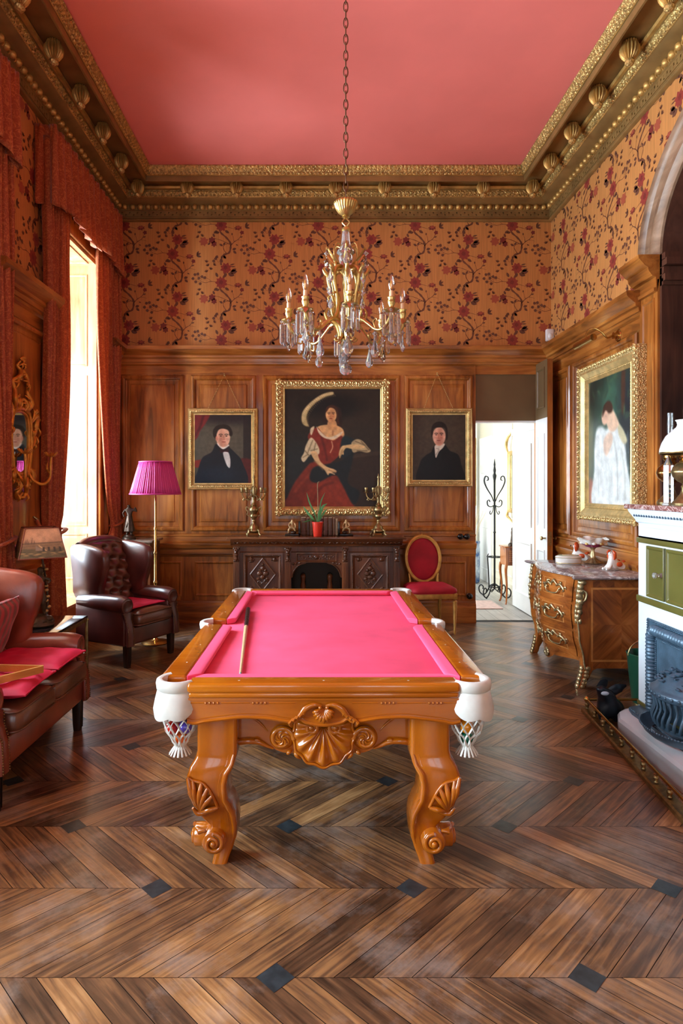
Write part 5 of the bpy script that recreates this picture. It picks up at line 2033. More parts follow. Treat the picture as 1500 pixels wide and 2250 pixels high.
# ---- candelabra
def candelabrum(loc, label):
    t = thing('candelabrum', label, 'candelabrum', loc, .15, 'brass candelabra on the sideboard')
    m = M['oldbrass']
    mb = MB()
    mb.lathe([(.034, .025), (.05, .03), (.072, .045), (.075, .06), (.062, .075), (.052, .09), (.05, .105), (.030, .125), (.018, .145), (.014, .16)], m, 32, flute=12, amp=.08)
    for k in range(4):
        a = PI / 4 + k * PI / 2
        P = lambda r, z: (r * math.cos(a), r * math.sin(a), z)
        mb.tube(cr([P(.055, .07), P(.078, .06), P(.085, .035), P(.10, .014), P(.112, .010)], 5), [.010, .014, .010, .011, .008], m, 7)
        mb.sphere(P(.105, .012), .012, m, 5, 8)
    mb.build('foot', t, smooth=55)
    mb = MB()
    mb.lathe([(.014, .155), (.022, .165), (.016, .178), (.026, .195), (.044, .215), (.046, .235), (.034, .25), (.042, .262), (.056, .285), (.058, .305), (.045, .33), (.030, .345), (.036, .352), (.028, .365), (.016, .385), (.013, .42), (.018, .43), (.012, .45)], m, 24)
    for s in (-1, 1):
        mb.tube(cr([(s * .05, 0, .31), (s * .082, 0, .335), (s * .088, 0, .30), (s * .068, 0, .275), (s * .078, 0, .245), (s * .05, 0, .225)], 5), [.006, .007, .006, .005], m, 6)
    mb.build('vase_stem', t, smooth=55)
    mb = MB()
    mb.lathe([(.012, .445), (.016, .50), (.010, .55), (.016, .575), (.010, .60), (.013, .63), (.008, .66), (.016, .675), (.006, .70), (.002, .72)], m, 12)
    for k in range(6):
        a = k * PI / 3
        mb.tube(cr([(.012 * math.cos(a), .012 * math.sin(a), .44), (.034 * math.cos(a), .034 * math.sin(a), .50), (.034 * math.cos(a), .034 * math.sin(a), .54), (.018 * math.cos(a), .018 * math.sin(a), .575)], 4), .005, m, 5)
    mb.build('spire', t, smooth=55)
    for k in range(5):
        a = 2 * PI * k / 5 + .3
        P = lambda r, z: (r * math.cos(a), r * math.sin(a), z)
        mb = MB()
        mb.tube(cr([P(.012, .47), P(.05, .455), P(.075, .42), P(.105, .425), P(.135, .46), P(.142, .50)], 5), [.006, .006, .007, .006, .006], m, 6)
        mb.tube(cr([P(.075, .42), P(.062, .405), P(.055, .425), P(.068, .435)], 4), .004, m, 5)
        mb.tube(cr([P(.105, .43), P(.115, .405), P(.13, .415), P(.12, .43)], 4), .004, m, 5)
        x, y, _ = P(.142, 0)
        mb.lathe([(.008, .495), (.028, .500), (.030, .505), (.012, .508), (.014, .52), (.020, .545), (.019, .555), (.010, .556)], m, 14, x, y)
        mb.build('branch', t, smooth=55)
    return t


candelabrum((-.766, 7.36, TZ), 'brass candelabrum on the left end of the sideboard')
candelabrum((.682, 7.36, TZ), 'brass candelabrum on the right end of the sideboard')

# ---- books
BKS = [(661, 672, .205, (92, 62, 46), 'widest brown leather book at the left end of the row'),
       (673, 680, .200, (74, 48, 36), 'dark brown book second from the left in the row'),
       (681, 687, .196, (110, 74, 54), 'thin tan book just left of the red flowerpot'),
       (702, 710, .198, (70, 30, 30), 'maroon book half hidden behind the right side of the flowerpot'),
       (711, 720, .203, (96, 56, 42), 'brown book with red band just right of the flowerpot'),
       (721, 730, .203, (88, 56, 42), 'brown leather book second right of the flowerpot'),
       (731, 736, .200, (104, 70, 50), 'narrow light brown book near the right end of the row'),
       (736.6, 743, .190, (142, 112, 84), 'shortest pale calf book at the right end of the row')]
for a, b, h, col, lab in BKS:
    d = 7.36
    xa, xb = (a - 702) / 1391 * d, (b - 702) / 1391 * d
    t = thing('leather_book', lab, 'book', ((xa + xb) / 2, d, TZ), 0, 'old books on the sideboard')
    w = (xb - xa) / 2 - .0008
    cm = plain('book_leather', c(*col), .45, var=.2, vscale=40)
    mb = MB()
    mb.rbox(-w, w, 0, .14, 0, h, cm, min(.006, w * .6))
    for q in (.14, .32, .5, .68, .86):
        mb.box(-w * 1.0, w * 1.0, -.003, .01, h * q - .003, h * q + .003, cm)
    mb.build('cover', t, smooth=40)
    mb = MB()
    mb.box(-w + .003, w - .003, .012, .136, h, h + .0015, M['cream'])
    mb.build('pages', t, smooth=0)

# ---- bookends: black block with small kneeling figure
M['bronze'] = plain('dark_bronze', c(64, 50, 40), .35, .7, var=.3, vscale=30)
M['ivorygold'] = plain('gilt_and_ivory_figure', c(190, 160, 112), .4, .2, var=.3, vscale=40)


def bookend(x, s, label, standing):
    t = thing('bookend', label, 'bookend', (x, 7.36, TZ), 0, 'figure bookends on the sideboard')
    mb = MB()
    mb.rbox(-.09, .09, -.04, .06, 0, .018, M['black'], .004)
    mb.rbox(-s * .09 if s < 0 else .065, -.065 if s > 0 else .09, -.04, .06, 0, .165, M['black'], .004) if False else mb.rbox(*((.065, .09) if s > 0 else (-.09, -.065)), -.04, .06, 0, .165, M['black'], .004)
    mb.build('block', t)
    J = {'pel': (-s * .005, 0, .105, .020), 'ch': (-s * .01, -.01, .145, .022), 'nk': (-s * .006, -.015, .168, .010), 'hd': (-s * .005, -.018, .188, .017),
         'kl': (-s * .045, -.02, .075, .013), 'fl': (-s * .05, -.015, .026, .010), 'kr': (s * .03, -.02, .07, .013), 'fr': (s * .028, 0, .026, .010),
         'sl': (-s * .032, -.01, .150, .011), 'el': (-s * .045, -.03, .115, .008), 'hl': (-s * .02, -.045, .09, .007),
         'sr': (s * .018, -.01, .148, .011), 'er': (s * .035, -.025, .118, .008), 'hr': (s * .03, -.045, .085, .007)}
    B = [('pel', 'ch'), ('ch', 'nk'), ('nk', 'hd'), ('pel', 'kl'), ('kl', 'fl'), ('pel', 'kr'), ('kr', 'fr'), ('ch', 'sl'), ('sl', 'el'), ('el', 'hl'), ('ch', 'sr'), ('sr', 'er'), ('er', 'hr')]
    skin_figure('figure', J, B, M['ivorygold'], t, 1)
    mb = MB()
    mb.sphere((s * .01, -.02, .035), (.03, .022, .022), M['bronze'], 6, 9)
    mb.build('rock', t)


bookend((643 - 702) / 1391 * 7.36, 1, 'black bookend with a small stooping figure at the left end of the books', 0)
bookend((759 - 702) / 1391 * 7.36, -1, 'black bookend with a small leaning figure at the right end of the books', 0)

# ---- potted plant
PL = thing('potted_plant', 'leafy green plant in a bright red pot on the sideboard', 'plant', ((697.5 - 702) / 1391 * 7.22, 7.22, TZ))
M['redpot'] = plain('red_plastic_pot', c(226, 62, 44), .35)
M['leafg'] = plain('strap_leaf', c(84, 150, 92), .45, var=.2, vscale=9)
mb = MB()
mb.lathe([(.044, 0), (.047, .004), (.060, .150), (.065, .152), (.066, .165), (.061, .166), (.058, .150), (.002, .148)], M['redpot'], 28)
mb.build('pot', PL)
mb = MB()
mb.lathe([(.058, .148), (.002, .150)], plain('potting_soil', c(50, 36, 26), .9), 16)
mb.build('soil', PL)
for pts, w in (([(0, 0, .14), (-.03, 0, .25), (-.09, 0, .38), (-.125, 0, .50)], .011), ([(-.01, 0, .14), (-.06, -.02, .21), (-.12, -.02, .28), (-.165, -.02, .345)], .016),
               ([(0, 0, .14), (.02, .01, .28), (.04, .01, .40), (.085, .01, .50)], .010), ([(.01, 0, .14), (.03, -.01, .26), (.06, -.02, .34), (.11, -.02, .375)], .018),
               ([(.01, 0, .15), (.04, -.02, .22), (.08, -.03, .28), (.115, -.03, .325)], .011), ([(-.01, 0, .15), (-.06, -.03, .19), (-.12, -.05, .175), (-.175, -.05, .165)], .010),
               ([(0, -.01, .14), (.012, -.03, .22), (.02, -.04, .28), (.028, -.05, .31)], .014)):
    mb = MB()
    mb.tube(cr(pts, 6), [.006, w * .8, w, w * .8, .001], M['leafg'], 6, flat=.22, up=(0, 1, .1))
    mb.build('leaf', PL, smooth=70)
mb = MB()
mb.tube(cr([(0, 0, .14), (.005, 0, .35), (.0, 0, .55), (.004, 0, .61), (.018, -.005, .625)], 6), [.005, .005, .005, .006, .004], plain('flower_stalk', c(140, 118, 84), .5, var=.3, vscale=12), 6)
mb.build('stalk', PL)

# ================================================================ GILT CHAIR
M['redvelvet'] = plain('crimson_velvet', c(168, 14, 40), .7, var=.15, vscale=7, sheen=.6)
GC = thing('gilt_chair', 'gilded oval back chair with crimson velvet seat right of the sideboard', 'chair', (1.245, 7.18, 0), .12)
m = plain('chair_gilding', c(208, 160, 84), .36, .6, var=.2, vscale=14)
# oval back, slightly raked
RK = lambda x, z: (x, .235 + (z - .5) * .12, z)
mb = MB()
n = 48
pts = [RK(.205 * math.sin(2 * PI * i / n) * (1 - .05 * math.cos(2 * PI * i / n) * -1), .785 + .265 * math.cos(2 * PI * i / n)) for i in range(n)]
mb.tube(pts, .022, m, 8, closed=True)
mb.tube([(x * .93, y - .012, .785 + (z - .785) * .94) for x, y, z in pts], .008, m, 6, closed=True)
for k in (-2, -1, 0, 1, 2):
    mb.sphere(RK(.022 * k, 1.065 - .004 * k * k), (.014, .012, .013), m, 5, 8)
mb.build('back_frame', GC, smooth=70)
mb = MB()
mb.grid(lambda a, r: (lambda th, q: (.19 * q * math.sin(th), .235 + (.285 + .245 * q * math.cos(th)) * .12 - .034 * math.sqrt(max(0, 1 - q * q)), .785 + .245 * q * math.cos(th)))(2 * PI * a, r), 36, 8, M['redvelvet'], cu=True)
mb.grid(lambda a, r: (lambda th, q: (.19 * q * math.sin(th), .245 + (.285 + .245 * q * math.cos(th)) * .12 + .01, .785 + .245 * q * math.cos(th)))(2 * PI * a, r), 36, 2, M['redvelvet'], cu=True)
mb.build('back_cushion', GC, smooth=60)
seatp = lambda f, z: [(x * f, y * f, z) for x, y in rrect(-.255, .255, -.24, .235, .07, 5)]
mb = MB()
mb.loft([seatp(1.0, .40), seatp(1.01, .42), seatp(1.0, .452)], m, cap=True)
for i in range(26):
    mb.sphere((-.23 + .46 * i / 25, -.243, .425), .004, m, 4, 6)
mb.build('seat_rail', GC)
mb = MB()
mb.loft([seatp(.99, .452), seatp(1.02, .475), seatp(1.0, .50), seatp(.85, .525), seatp(.5, .54), seatp(.05, .543)], M['redvelvet'], cap=True)
mb.build('seat', GC, smooth=70)
for s in (-1, 1):
    mb = MB()
    mb.rbox(s * .225 - .024, s * .225 + .024, -.235, -.187, .39, .455, m, .004)
    mb.lathe([(.018, .39), (.012, .38), (.024, .37), (.026, .36), (.022, .345), (.024, .33), (.013, .06), (.016, .05), (.012, .04), (.016, .02), (.010, 0)], m, 24, s * .225, -.211, flute=8, amp=.06)
    mb.build('leg', GC, smooth=50)
    mb = MB()
    mb.tube(cr([(s * .19, .215, .44), (s * .19, .225, .25), (s * .20, .25, .10), (s * .21, .28, 0)], 4), [.022, .02, .016, .014], m, 8)
    mb.tube(cr([(s * .185, .225, .43), (s * .165, .235, .53), (s * .175, .245, .62)], 4), [.020, .018, .012], m, 8)
    mb.build('leg', GC, smooth=60)

# black knobs on the panelling beside the doorway
for x, z, lab in ((1.68, 1.038, 'left of the pair of black knobs on the panelling beside the doorway'), (1.757, 1.038, 'right of the pair of black knobs on the panelling beside the doorway'), (1.792, .326, 'single low black knob on the panelling beside the doorway')):
    mb = MB()
    mb.lathe([(.030, 0), (.032, .008), (.018, .012), (.014, .025), (.028, .035), (.036, .05), (.030, .064), (.012, .072), (.001, .073)], M['black'], 20)
    o = mb.build('knob', smooth=60)
    o.rotation_euler = (PI / 2, 0, 0)
    o.location = (x, YB - .035, z)
    o.parent = W_back
mb = MB(F_BACK)
mb.box(1.79, 1.862, 1.0, 1.075, .02, .032, M['oldbrass'])
mb.build('lock_plate', W_back, bevel=.002)
# ================================================================ CURTAINS
def curtain(name, label, ya, yb, outer, tie_w, cat='curtain'):
    """hangs between ya and yb; outer = the edge (ya or yb) it is tied back to"""
    t = thing(name, label, cat, (XL + .10, outer, 0), 0, 'rust red curtains on the left windows')
    inner = yb if outer == ya else ya
    sg = 1 if inner > outer else -1
    Wd = abs(inner - outer)
    npl = 8
    tieZ = 1.22

    def fn(a, v):
        z = 4.62 * v + .02
        if z > tieZ:
            q = min(1, (z - tieZ) / 2.3)
            w = Wd * (tie_w + (1 - tie_w) * math.sin(q * PI / 2) ** .8)
        else:
            q = (tieZ - z) / tieZ
            w = Wd * (tie_w + (.80 - tie_w) * min(1, q * 1.5) ** .7)
        bunch = math.exp(-((z - tieZ) / .10) ** 2)
        amp = .042 * (1 - .45 * bunch) * (.8 + .3 * math.sin(a * 5 + 1))
        ph = a * npl * 2 * PI
        y = sg * (w * a + .012 * math.sin(ph * .5 + z * .6)) - sg * .03 * bunch
        x = amp * math.sin(ph + .35 * math.sin(z * 1.1 + a * 3)) + .012 * math.sin(z * 2.2 + a * 9) + (.012 if z < tieZ else 0)
        return (x, y, z)
    mb = MB()
    mb.grid(fn, 110, 48, M['damask'])
    o = mb.build('drape', t, smooth=180, recalc=False)
    so = o.modifiers.new('thick', 'SOLIDIFY')
    so.thickness = .004
    mb = MB()
    w = Wd * tie_w
    mb.tube([(.065 * math.cos(q) * 1.0, sg * (w * .5 - .03) + sg * (w * .62) * math.sin(q), tieZ + .03 * math.sin(q) * sg) for q in np.linspace(0, 2 * PI, 28)[:-1]], .022, M['damask'], 8, closed=True, flat=.5)
    mb.tube([(-.03, -sg * .06, tieZ + .12), (-.06, -sg * .10, tieZ + .16)], .008, M['oldbrass'], 6)
    mb.tube([(.0, -sg * .04, tieZ + .02), (-.045, -sg * .08, tieZ + .13)], .016, M['damask'], 7)
    mb.build('tieback', t, smooth=60)
    return t


curtain('window_curtain', 'near curtain of the far left window, behind the figure lamp', 5.41, 5.93, 5.41, .70)
curtain('window_curtain', 'curtain hanging in the back left corner beside the pink floor lamp', 6.72, 7.32, 7.32, .28)
curtain('window_curtain', 'curtain at the left edge of the view, behind the sofa', 4.20, 4.76, 4.76, .62)


def valance(label, ya, yb):
    t = thing('curtain_valance', label, 'valance', (XL, (ya + yb) / 2, 0), 0, 'gathered valances over the left windows')
    D = .17
    L = yb - ya
    tot = L + 2 * D

    def fn(a, v):
        s = a * tot
        if s < D:
            bx, by, nx, ny = s, -L / 2, 0, -1
        elif s < D + L:
            bx, by, nx, ny = D, -L / 2 + s - D, 1, 0
        else:
            bx, by, nx, ny = D - (s - D - L), L / 2, 0, 1
        drop = 1 - v
        ph = s * 2 * PI / .15
        amp = .012 + .034 * drop
        off = amp * math.sin(ph + .5 * math.sin(s * 7)) + .006 * math.sin(s * 150) * (1 if v > .84 else .15)
        zb = 4.10 - .045 * math.cos(2 * PI * (s - D) / L * 2) - .03 * math.sin(ph) - .01
        z = zb + (4.73 - zb) * v
        return (bx + nx * off + .004, by + ny * off, z)
    mb = MB()
    mb.grid(fn, 300, 14, M['damask'])
    o = mb.build('valance_cloth', t, smooth=180, recalc=False)
    so = o.modifiers.new('thick', 'SOLIDIFY')
    so.thickness = .004
    mb = MB()
    mb.box(.0, D - .03, -L / 2 + .04, L / 2 - .04, 4.68, 4.71, M['wainscot'])
    mb.build('pelmet_board', t)
    return t


valance('gathered rust red valance over the far left window', 5.41, 7.24)
valance('gathered rust red valance at the left edge of the view', 2.93, 4.76)

# ================================================================ MIRROR WITH CANDLE ARMS
MR = thing('wall_mirror', 'rococo gilt mirror with candle arms between the left windows', 'mirror', (XL + .03, 5.06, 1.98))
TM = fr((0, 0, 0), (0, 1, 0), (1, 0, 0))
g = plain('old_yellow_gilt', c(206, 140, 52), .36, .55, var=.25, vscale=20)
mb = MB(TM)
gl = [(.145, .10), (.15, .0), (.125, -.13), (.10, -.215), (.05, -.235), (0, -.24), (-.05, -.235), (-.10, -.215), (-.125, -.13), (-.15, 0), (-.145, .10), (-.12, .20), (-.07, .235), (0, .245), (.07, .235), (.12, .20)]
G = cr(gl, 3, True)
mb.flat(G, .017, M['mirror'])
mb.build('glass', MR, smooth=0)
mb = MB(TM)
for k, (f, w, r) in enumerate(((1.04, .018, .014), (1.16, .03, .016), (1.28, .022, .014))):
    mb.tube([(u * f, v * (1 + (f - 1) * .8), w) for u, v in G], r, g, 7, closed=True)
mb.prism([(u * 1.3, v * 1.22) for u, v in G], 0, .012, g)
for s in (-1, 1):
    def S(pts, r, w=.03):
        mb.tube(cr([(s * u, v, w + .015 * math.sin(i * 1.7)) for i, (u, v) in enumerate(pts)], 5), [q * 1.35 for q in r], g, 7)
        for (u, v), (u2, v2) in zip(pts, pts[1:]):
            dx, dy = u2 - u, v2 - v
            mb.tube(cr([(s * u, v, w), (s * (u + dx * .6 - dy * .45), v + dy * .6 + dx * .45, w + .02), (s * (u + dx - dy * .7), v + dy + dx * .7, w)], 3), [.005, .012, .003], g, 6)
    S([(.10, .27), (.14, .33), (.11, .41), (.13, .47), (.09, .50), (.06, .47)], [.012, .018, .014, .014, .010, .005])
    S([(.04, .26), (.07, .31), (.03, .35), (.0, .31)], [.010, .014, .012, .006])
    S([(.09, .50), (.05, .53), (.02, .58), (.045, .61), (.03, .65)], [.012, .016, .014, .010, .004])
    S([(.17, .18), (.23, .24), (.26, .17), (.24, .08), (.21, .02), (.18, -.02)], [.008, .018, .020, .018, .012, .006])
    S([(.20, .22), (.225, .28), (.25, .26)], [.010, .018, .005])
    S([(.17, .05), (.20, .10), (.22, .13)], [.006, .014, .004])
    S([(.13, -.2), (.17, -.26), (.13, -.31), (.08, -.28), (.10, -.24)], [.014, .02, .016, .012, .006])
    S([(.09, -.28), (.05, -.34), (.08, -.40), (.04, -.44), (.0, -.40)], [.014, .018, .014, .012, .006])
    S([(.03, .66), (.0, .68), (-.02, .645)], [.008, .014, .004])
mb.build('frame', MR, smooth=70)
for s in (-1, 1):
    mb = MB(TM)
    mb.tube(cr([(s * .10, -.22, .03), (s * .10, -.30, .08), (s * .16, -.33, .13), (s * .22, -.28, .16), (s * .225, -.18, .165), (s * .235, -.10, .165)], 6), [.012, .013, .014, .012, .012, .010], g, 8)
    mb.tube(cr([(s * .22, -.24, .16), (s * .19, -.20, .15), (s * .20, -.15, .15)], 5), [.006, .012, .003], g, 6)
    for k in range(7):
        a = 2 * PI * k / 7
        mb.tube(cr([(s * .235, -.10, .165), (s * .235 + .03 * math.cos(a), -.085, .165 + .03 * math.sin(a)), (s * .235 + .055 * math.cos(a), -.06, .165 + .055 * math.sin(a))], 3), [.006, .014, .004], g, 6, flat=.6)
    mb.build('candle_arm', MR, smooth=70)

# ================================================================ LEATHER WING CHAIR AND SOFA
def leather(name, a, b_, r=.28):
    m, nt, b = new_mat(name)
    n = nd(nt, 'ShaderNodeTexNoise')
    n.inputs['Scale'].default_value = 4
    n.inputs['Detail'].default_value = 6
    nt.links.new(coords(nt, (1, 1, 1)), n.inputs['Vector'])
    nt.links.new(ramp(nt, n.outputs['Fac'], [(.35, a), (.65, b_)]), b.inputs['Base Color'])
    v = nd(nt, 'ShaderNodeTexVoronoi')
    v.inputs['Scale'].default_value = 130
    nt.links.new(coords(nt, (1, 1, 1)), v.inputs['Vector'])
    add_bump(nt, b, v.outputs['Distance'], .10, .002)
    set_in(b, Roughness=r, Specular_IOR_Level=.85)
    return m


M['leather'] = leather('oxblood_leather', c(60, 26, 24), c(96, 46, 38))
M['leather2'] = leather('tan_red_leather', c(110, 44, 30), c(150, 72, 50))
M['leatherb'] = leather('brown_cushion_leather', c(74, 42, 30), c(108, 66, 46))
M['darkleg'] = wood('dark_leg_wood', c(24, 16, 12), c(38, 24, 18), c(52, 34, 24), 'z', 6, .35)
M['nail'] = plain('brass_nail', c(120, 92, 58), .35, .9)
M['pinkpad'] = plain('crimson_pink_pad', c(196, 24, 66), .7, var=.12, vscale=6, sheen=.6)


def wing_seat(name, label, cat, loc, rz, W, ncush, lea, lean):
    t = thing(name, label, cat, loc, rz)
    D = .34
    # seat frame
    mb = MB()
    mb.rbox(-W + .006, W - .006, -D + .02, D - .004, .20, .36, lea, .02, 3)
    mb.build('seat_frame', t)
    for sx in (-1, 1):
        for sy in (-1, 1):
            mb = MB()
            x, y = sx * (W - .045), (-D + .06) if sy < 0 else D - .05
            mb.loft([[(x + a, y + b, z) for a, b in rrect(-q, q, -q, q, .006, 2)] for q, z in ((.022, 0), (.026, .05), (.030, .22))], M['darkleg'], cap=True)
            if sy < 0:
                for k in (-.01, .01):
                    mb.tube([(x + k, y - .028, .02), (x + k, y - .031, .2)], .003, M['darkleg'], 5)
            mb.build('leg', t)
    # seat cushions with piping
    iw = W - .10
    for k in range(ncush):
        x0, x1 = -iw + 2 * iw * k / ncush + .004, -iw + 2 * iw * (k + 1) / ncush - .004
        mb = MB()
        nn = 5
        rr = lambda f, z: [(x, y, z + .012 * (1 - ((x - (x0 + x1) / 2) / ((x1 - x0) / 2)) ** 2)) for x, y in rrect(x0 + f, x1 - f, -D - .035 + f, D - .12 - f, .05, 4)]
        mb.loft([rr(.03, .352), rr(.006, .37), rr(.0, .40), rr(.002, .45), rr(.02, .478), rr(.08, .495), rr(.16, .500)], M['leatherb'], cap=True)
        cu = mb.build('seat_cushion', t, smooth=70)
        mb = MB()
        for z in (.372, .472):
            mb.tube(rr(.004, z)[::2], .006, M['leatherb'], 6, closed=True)
        mb.build('piping', cu, smooth=70)
    # back: buttoned front, smooth rear
    zt = 1.13
    tip = lambda x: zt - .10 * abs(x / W) ** 3.0
    by = lambda z: .17 + .18 * ((z - .40) / .73)
    mb = MB()
    bw = W - .07
    rows, cols = 7, max(4, int(round(bw * 2 / .13)))

    def back(a, v):
        x = -bw + 2 * bw * a
        zt_ = tip(x)
        z = .38 + (zt_ - .38) * v
        u_, v_ = a * cols, v * rows
        best = 9
        for r in (math.floor(v_), math.floor(v_) + 1):
            off = .5 if r % 2 else 0
            cc = round(u_ - off) + off
            best = min(best, math.hypot((u_ - cc) * .9, (v_ - r)))
        dent = math.exp(-(best / .30) ** 2)
        puff = .052 * (1 - dent) if .10 < v < .96 else .02
        crown = .07 * max(0, v - .85) / .15
        return (x, by(z) - puff + crown * .6, z)
    mb.grid(back, cols * 12, rows * 12, M['leatherb'] if lea is M['leather'] else lea)
    # roll over the top and the outer back
    N = 24
    rings = []
    for i in range(N + 1):
        x = -bw + 2 * bw * i / N
        z = tip(x)
        rings.append([(x, by(z) + .03 + .055 * math.cos(q), z - .03 + .05 * math.sin(q)) for q in np.linspace(PI * 1.02, 0, 9)] + [(x, by(.8) + .10, .8), (x, D + .01, .38), (x, D, .22)])
    mb.loft(rings, lea, close=False)
    bk = mb.build('back', t, smooth=70, recalc=False)
    mb = MB()
    for r in range(1, rows):
        off = .5 if r % 2 else 0
        for cc in range(cols + 1):
            a = (cc + off) / cols
            if .03 < a < .97:
                x, y, z = back(a, r / rows)
                mb.sphere((x, y - .004, z), (.012, .007, .012), lea, 4, 8)
    mb.build('buttons', bk, smooth=70)
    # wings, arms
    for s in (-1, 1):
        mb = MB()
        prof = [(.36, .58), (.40, .80), (.43, 1.00), (.415, 1.075), (.30, 1.09), (.16, 1.075), (.05, 1.055), (-.03, 1.01), (-.045, .92), (-.015, .80), (.025, .69), (.06, .58)]
        P = cr(prof, 3, True)
        P2 = inset(P, .022)
        fl = lambda y, z: .05 * max(0, (.30 - y)) * max(0, (z - .55)) * 2
        rings = []
        for (pp, dx) in ((P2, 0), (P, .022), (P, .065), (P2, .09)):
            rings.append([(s * (W - .10 + dx + fl(y, z)), y, z) for y, z in pp])
        mb.loft(rings, lea, cap=True)
        mb.build('wing', t, smooth=60)
        # arm
        mb = MB()
        ax = W - .03
        mb.rbox(*sorted((s * (W - .095), s * (W + .004))), -D + .05, D - .01, .195, .56, lea, .02, 3)
        pts = [(s * ax, .30, .565), (s * ax, .1, .57), (s * ax, -.1, .572), (s * ax, -.22, .568), (s * ax, -.285, .555)]
        mb.tube(cr(pts, 4), [.05, .072, .076, .078, .074], lea, 18)
        arm = mb.build('arm', t, smooth=60)
        mb = MB(fr((s * ax, -.285, .555), (1, 0, 0), (0, -1, 0)))
        mb.lathe([(.073, .0), (.070, .012), (.052, .016), (.045, .008), (.001, .010)], lea, 20)
        mb.T = None
        fp = lambda w, z, y: [(s * ax + a, y + b, z) for a, b in rrect(-w, w, -.014, .014, .008, 2)]
        mb.loft([fp(.060, .50, -.29), fp(.040, .44, -.30), fp(.036, .36, -.325), fp(.038, .28, -.332), fp(.036, .20, -.33)], lea, cap=True)
        mb.build('arm_front', arm, smooth=60)
        mb = MB()
        for i in range(22):
            z = .21 + .28 * i / 21
            w = lerp_tab([(.2, .036), (.36, .036), (.44, .040), (.5, .058)], z)
            y = lerp_tab([(.2, -.346), (.36, -.341), (.44, -.316), (.5, -.306)], z)
            for e in (-1, 1):
                mb.sphere((s * ax + e * (w - .004), y, z), .0055, M['nail'], 4, 6)
        mb.build('nail_heads', arm, smooth=60)
    return t


wing_seat('wing_chair', 'oxblood leather wing chair with buttoned back by the far left window', 'armchair', (-1.845, 6.085, 0), 1.09, .335, 1, M['leather'], 0)
wing_seat('leather_sofa', 'brown leather two seat sofa with rolled arms at the left edge', 'sofa', (-1.90, 3.70, 0), PI / 2, .585, 2, M['leather2'], 0)


def pad(name, label, loc, rz, hx, hy, h, m, grp=None, tiltx=0.0, seed=1):
    rr = random.Random(seed)
    ph = rr.random() * 6
    def P(a, b, s):
        x, y = 2 * a - 1, 2 * b - 1
        e = max(abs(x), abs(y))
        k = (1 - abs(x) ** 5) * (1 - abs(y) ** 5)
        wob = .007 * math.sin(9 * x + ph) * math.cos(7 * y + ph)
        px = hx * x * (1 - .05 * (1 - abs(y) ** 2)) ; py = hy * y * (1 - .05 * (1 - abs(x) ** 2))
        z = h * .5 + (s * (h * .5) * (k ** .45)) + wob * k
        return (px, py, max(z, .0005) if s < 0 else z)
    mb = MB()
    mb.grid(lambda a, b: P(a, b, 1), 22, 22, m)
    mb.grid(lambda a, b: P(a, b, -1), 22, 22, m)
    mb.tube([P(q, 0, 1) for q in np.linspace(0, 1, 12)] + [P(1, q, 1) for q in np.linspace(.1, 1, 11)] + [P(q, 1, 1) for q in np.linspace(.9, 0, 11)] + [P(0, q, 1) for q in np.linspace(.9, .1, 10)], .005, m, 5, closed=True)
    o = mb.build(name, smooth=70)
    o.location = loc
    o.rotation_euler = (tiltx, 0, rz)
    return tag(o, label, 'cushion', grp)


pad('seat_pad', 'flat crimson pad on the wing chair seat', (-1.80, 6.055, .508), 1.09, .215, .225, .030, M['pinkpad'], 'crimson seat pads', seed=2)
pad('seat_pad', 'crimson pad on the far half of the sofa', (-1.80, 3.95, .512), PI / 2, .215, .26, .075, M['pinkpad'], 'crimson seat pads', seed=3)
pad('seat_pad', 'pink pad on the near half of the sofa, under the wooden rack', (-1.79, 3.47, .512), PI / 2 + .06, .22, .26, .07, M['pinkpad'], 'crimson seat pads', seed=4)


def stripes(name, a, b_, n):
    m, nt, b = new_mat(name)
    sx = nd(nt, 'ShaderNodeSeparateXYZ')
    nt.links.new(coords(nt, (1, 1, 1)), sx.inputs[0])
    mt = nd(nt, 'ShaderNodeMath', operation='MULTIPLY')
    mt.inputs[1].default_value = n
    nt.links.new(sx.outputs[0], mt.inputs[0])
    f = nd(nt, 'ShaderNodeMath', operation='FRACT')
    nt.links.new(mt.outputs[0], f.inputs[0])
    r = ramp(nt, f.outputs[0], [(.45, a), (.5, b_), (.95, b_), (1, a)])
    nt.links.new(r, b.inputs['Base Color'])
    set_in(b, Roughness=.7, Sheen_Weight=.3)
    return m


sc = pad('striped_cushion', 'red and brown striped cushion leaning on the sofa back', (-1.97, 3.90, .70), PI / 2, .21, .21, .12, stripes('striped_silk', c(170, 30, 40), c(112, 48, 30), 16), None, -1.22, 6)

# wooden ball rack on the near pad
RK_ = thing('ball_rack', 'wooden triangle ball rack lying on the sofa pads', 'ball rack', (-1.72, 3.46, .588), .45)
mb = MB()
tri = [(.21 * math.cos(2 * PI * k / 3), .21 * math.sin(2 * PI * k / 3)) for k in range(3)]
pts = []
for k in range(3):
    a, b2, cc = tri[k - 1], tri[k], tri[(k + 1) % 3]
    for q in (.82, .95):
        pts.append((a[0] + (b2[0] - a[0]) * q, a[1] + (b2[1] - a[1]) * q))
    for q in (.05, .18):
        pts.append((b2[0] + (cc[0] - b2[0]) * q, b2[1] + (cc[1] - b2[1]) * q))
sc_ = 1.0
outer = [(x, y) for x, y in pts]
inn = inset(outer, .016)
mb.loft([[(x, y, 0) for x, y in outer], [(x, y, .038) for x, y in outer], [(x, y, .038) for x, y in inn], [(x, y, 0) for x, y in inn], [(x, y, 0) for x, y in outer]], wood('rack_wood', c(170, 110, 50), c(200, 140, 70), c(220, 164, 96), 'x', 6, .3, .3))
mb.build('rack_frame', RK_, bevel=.003)

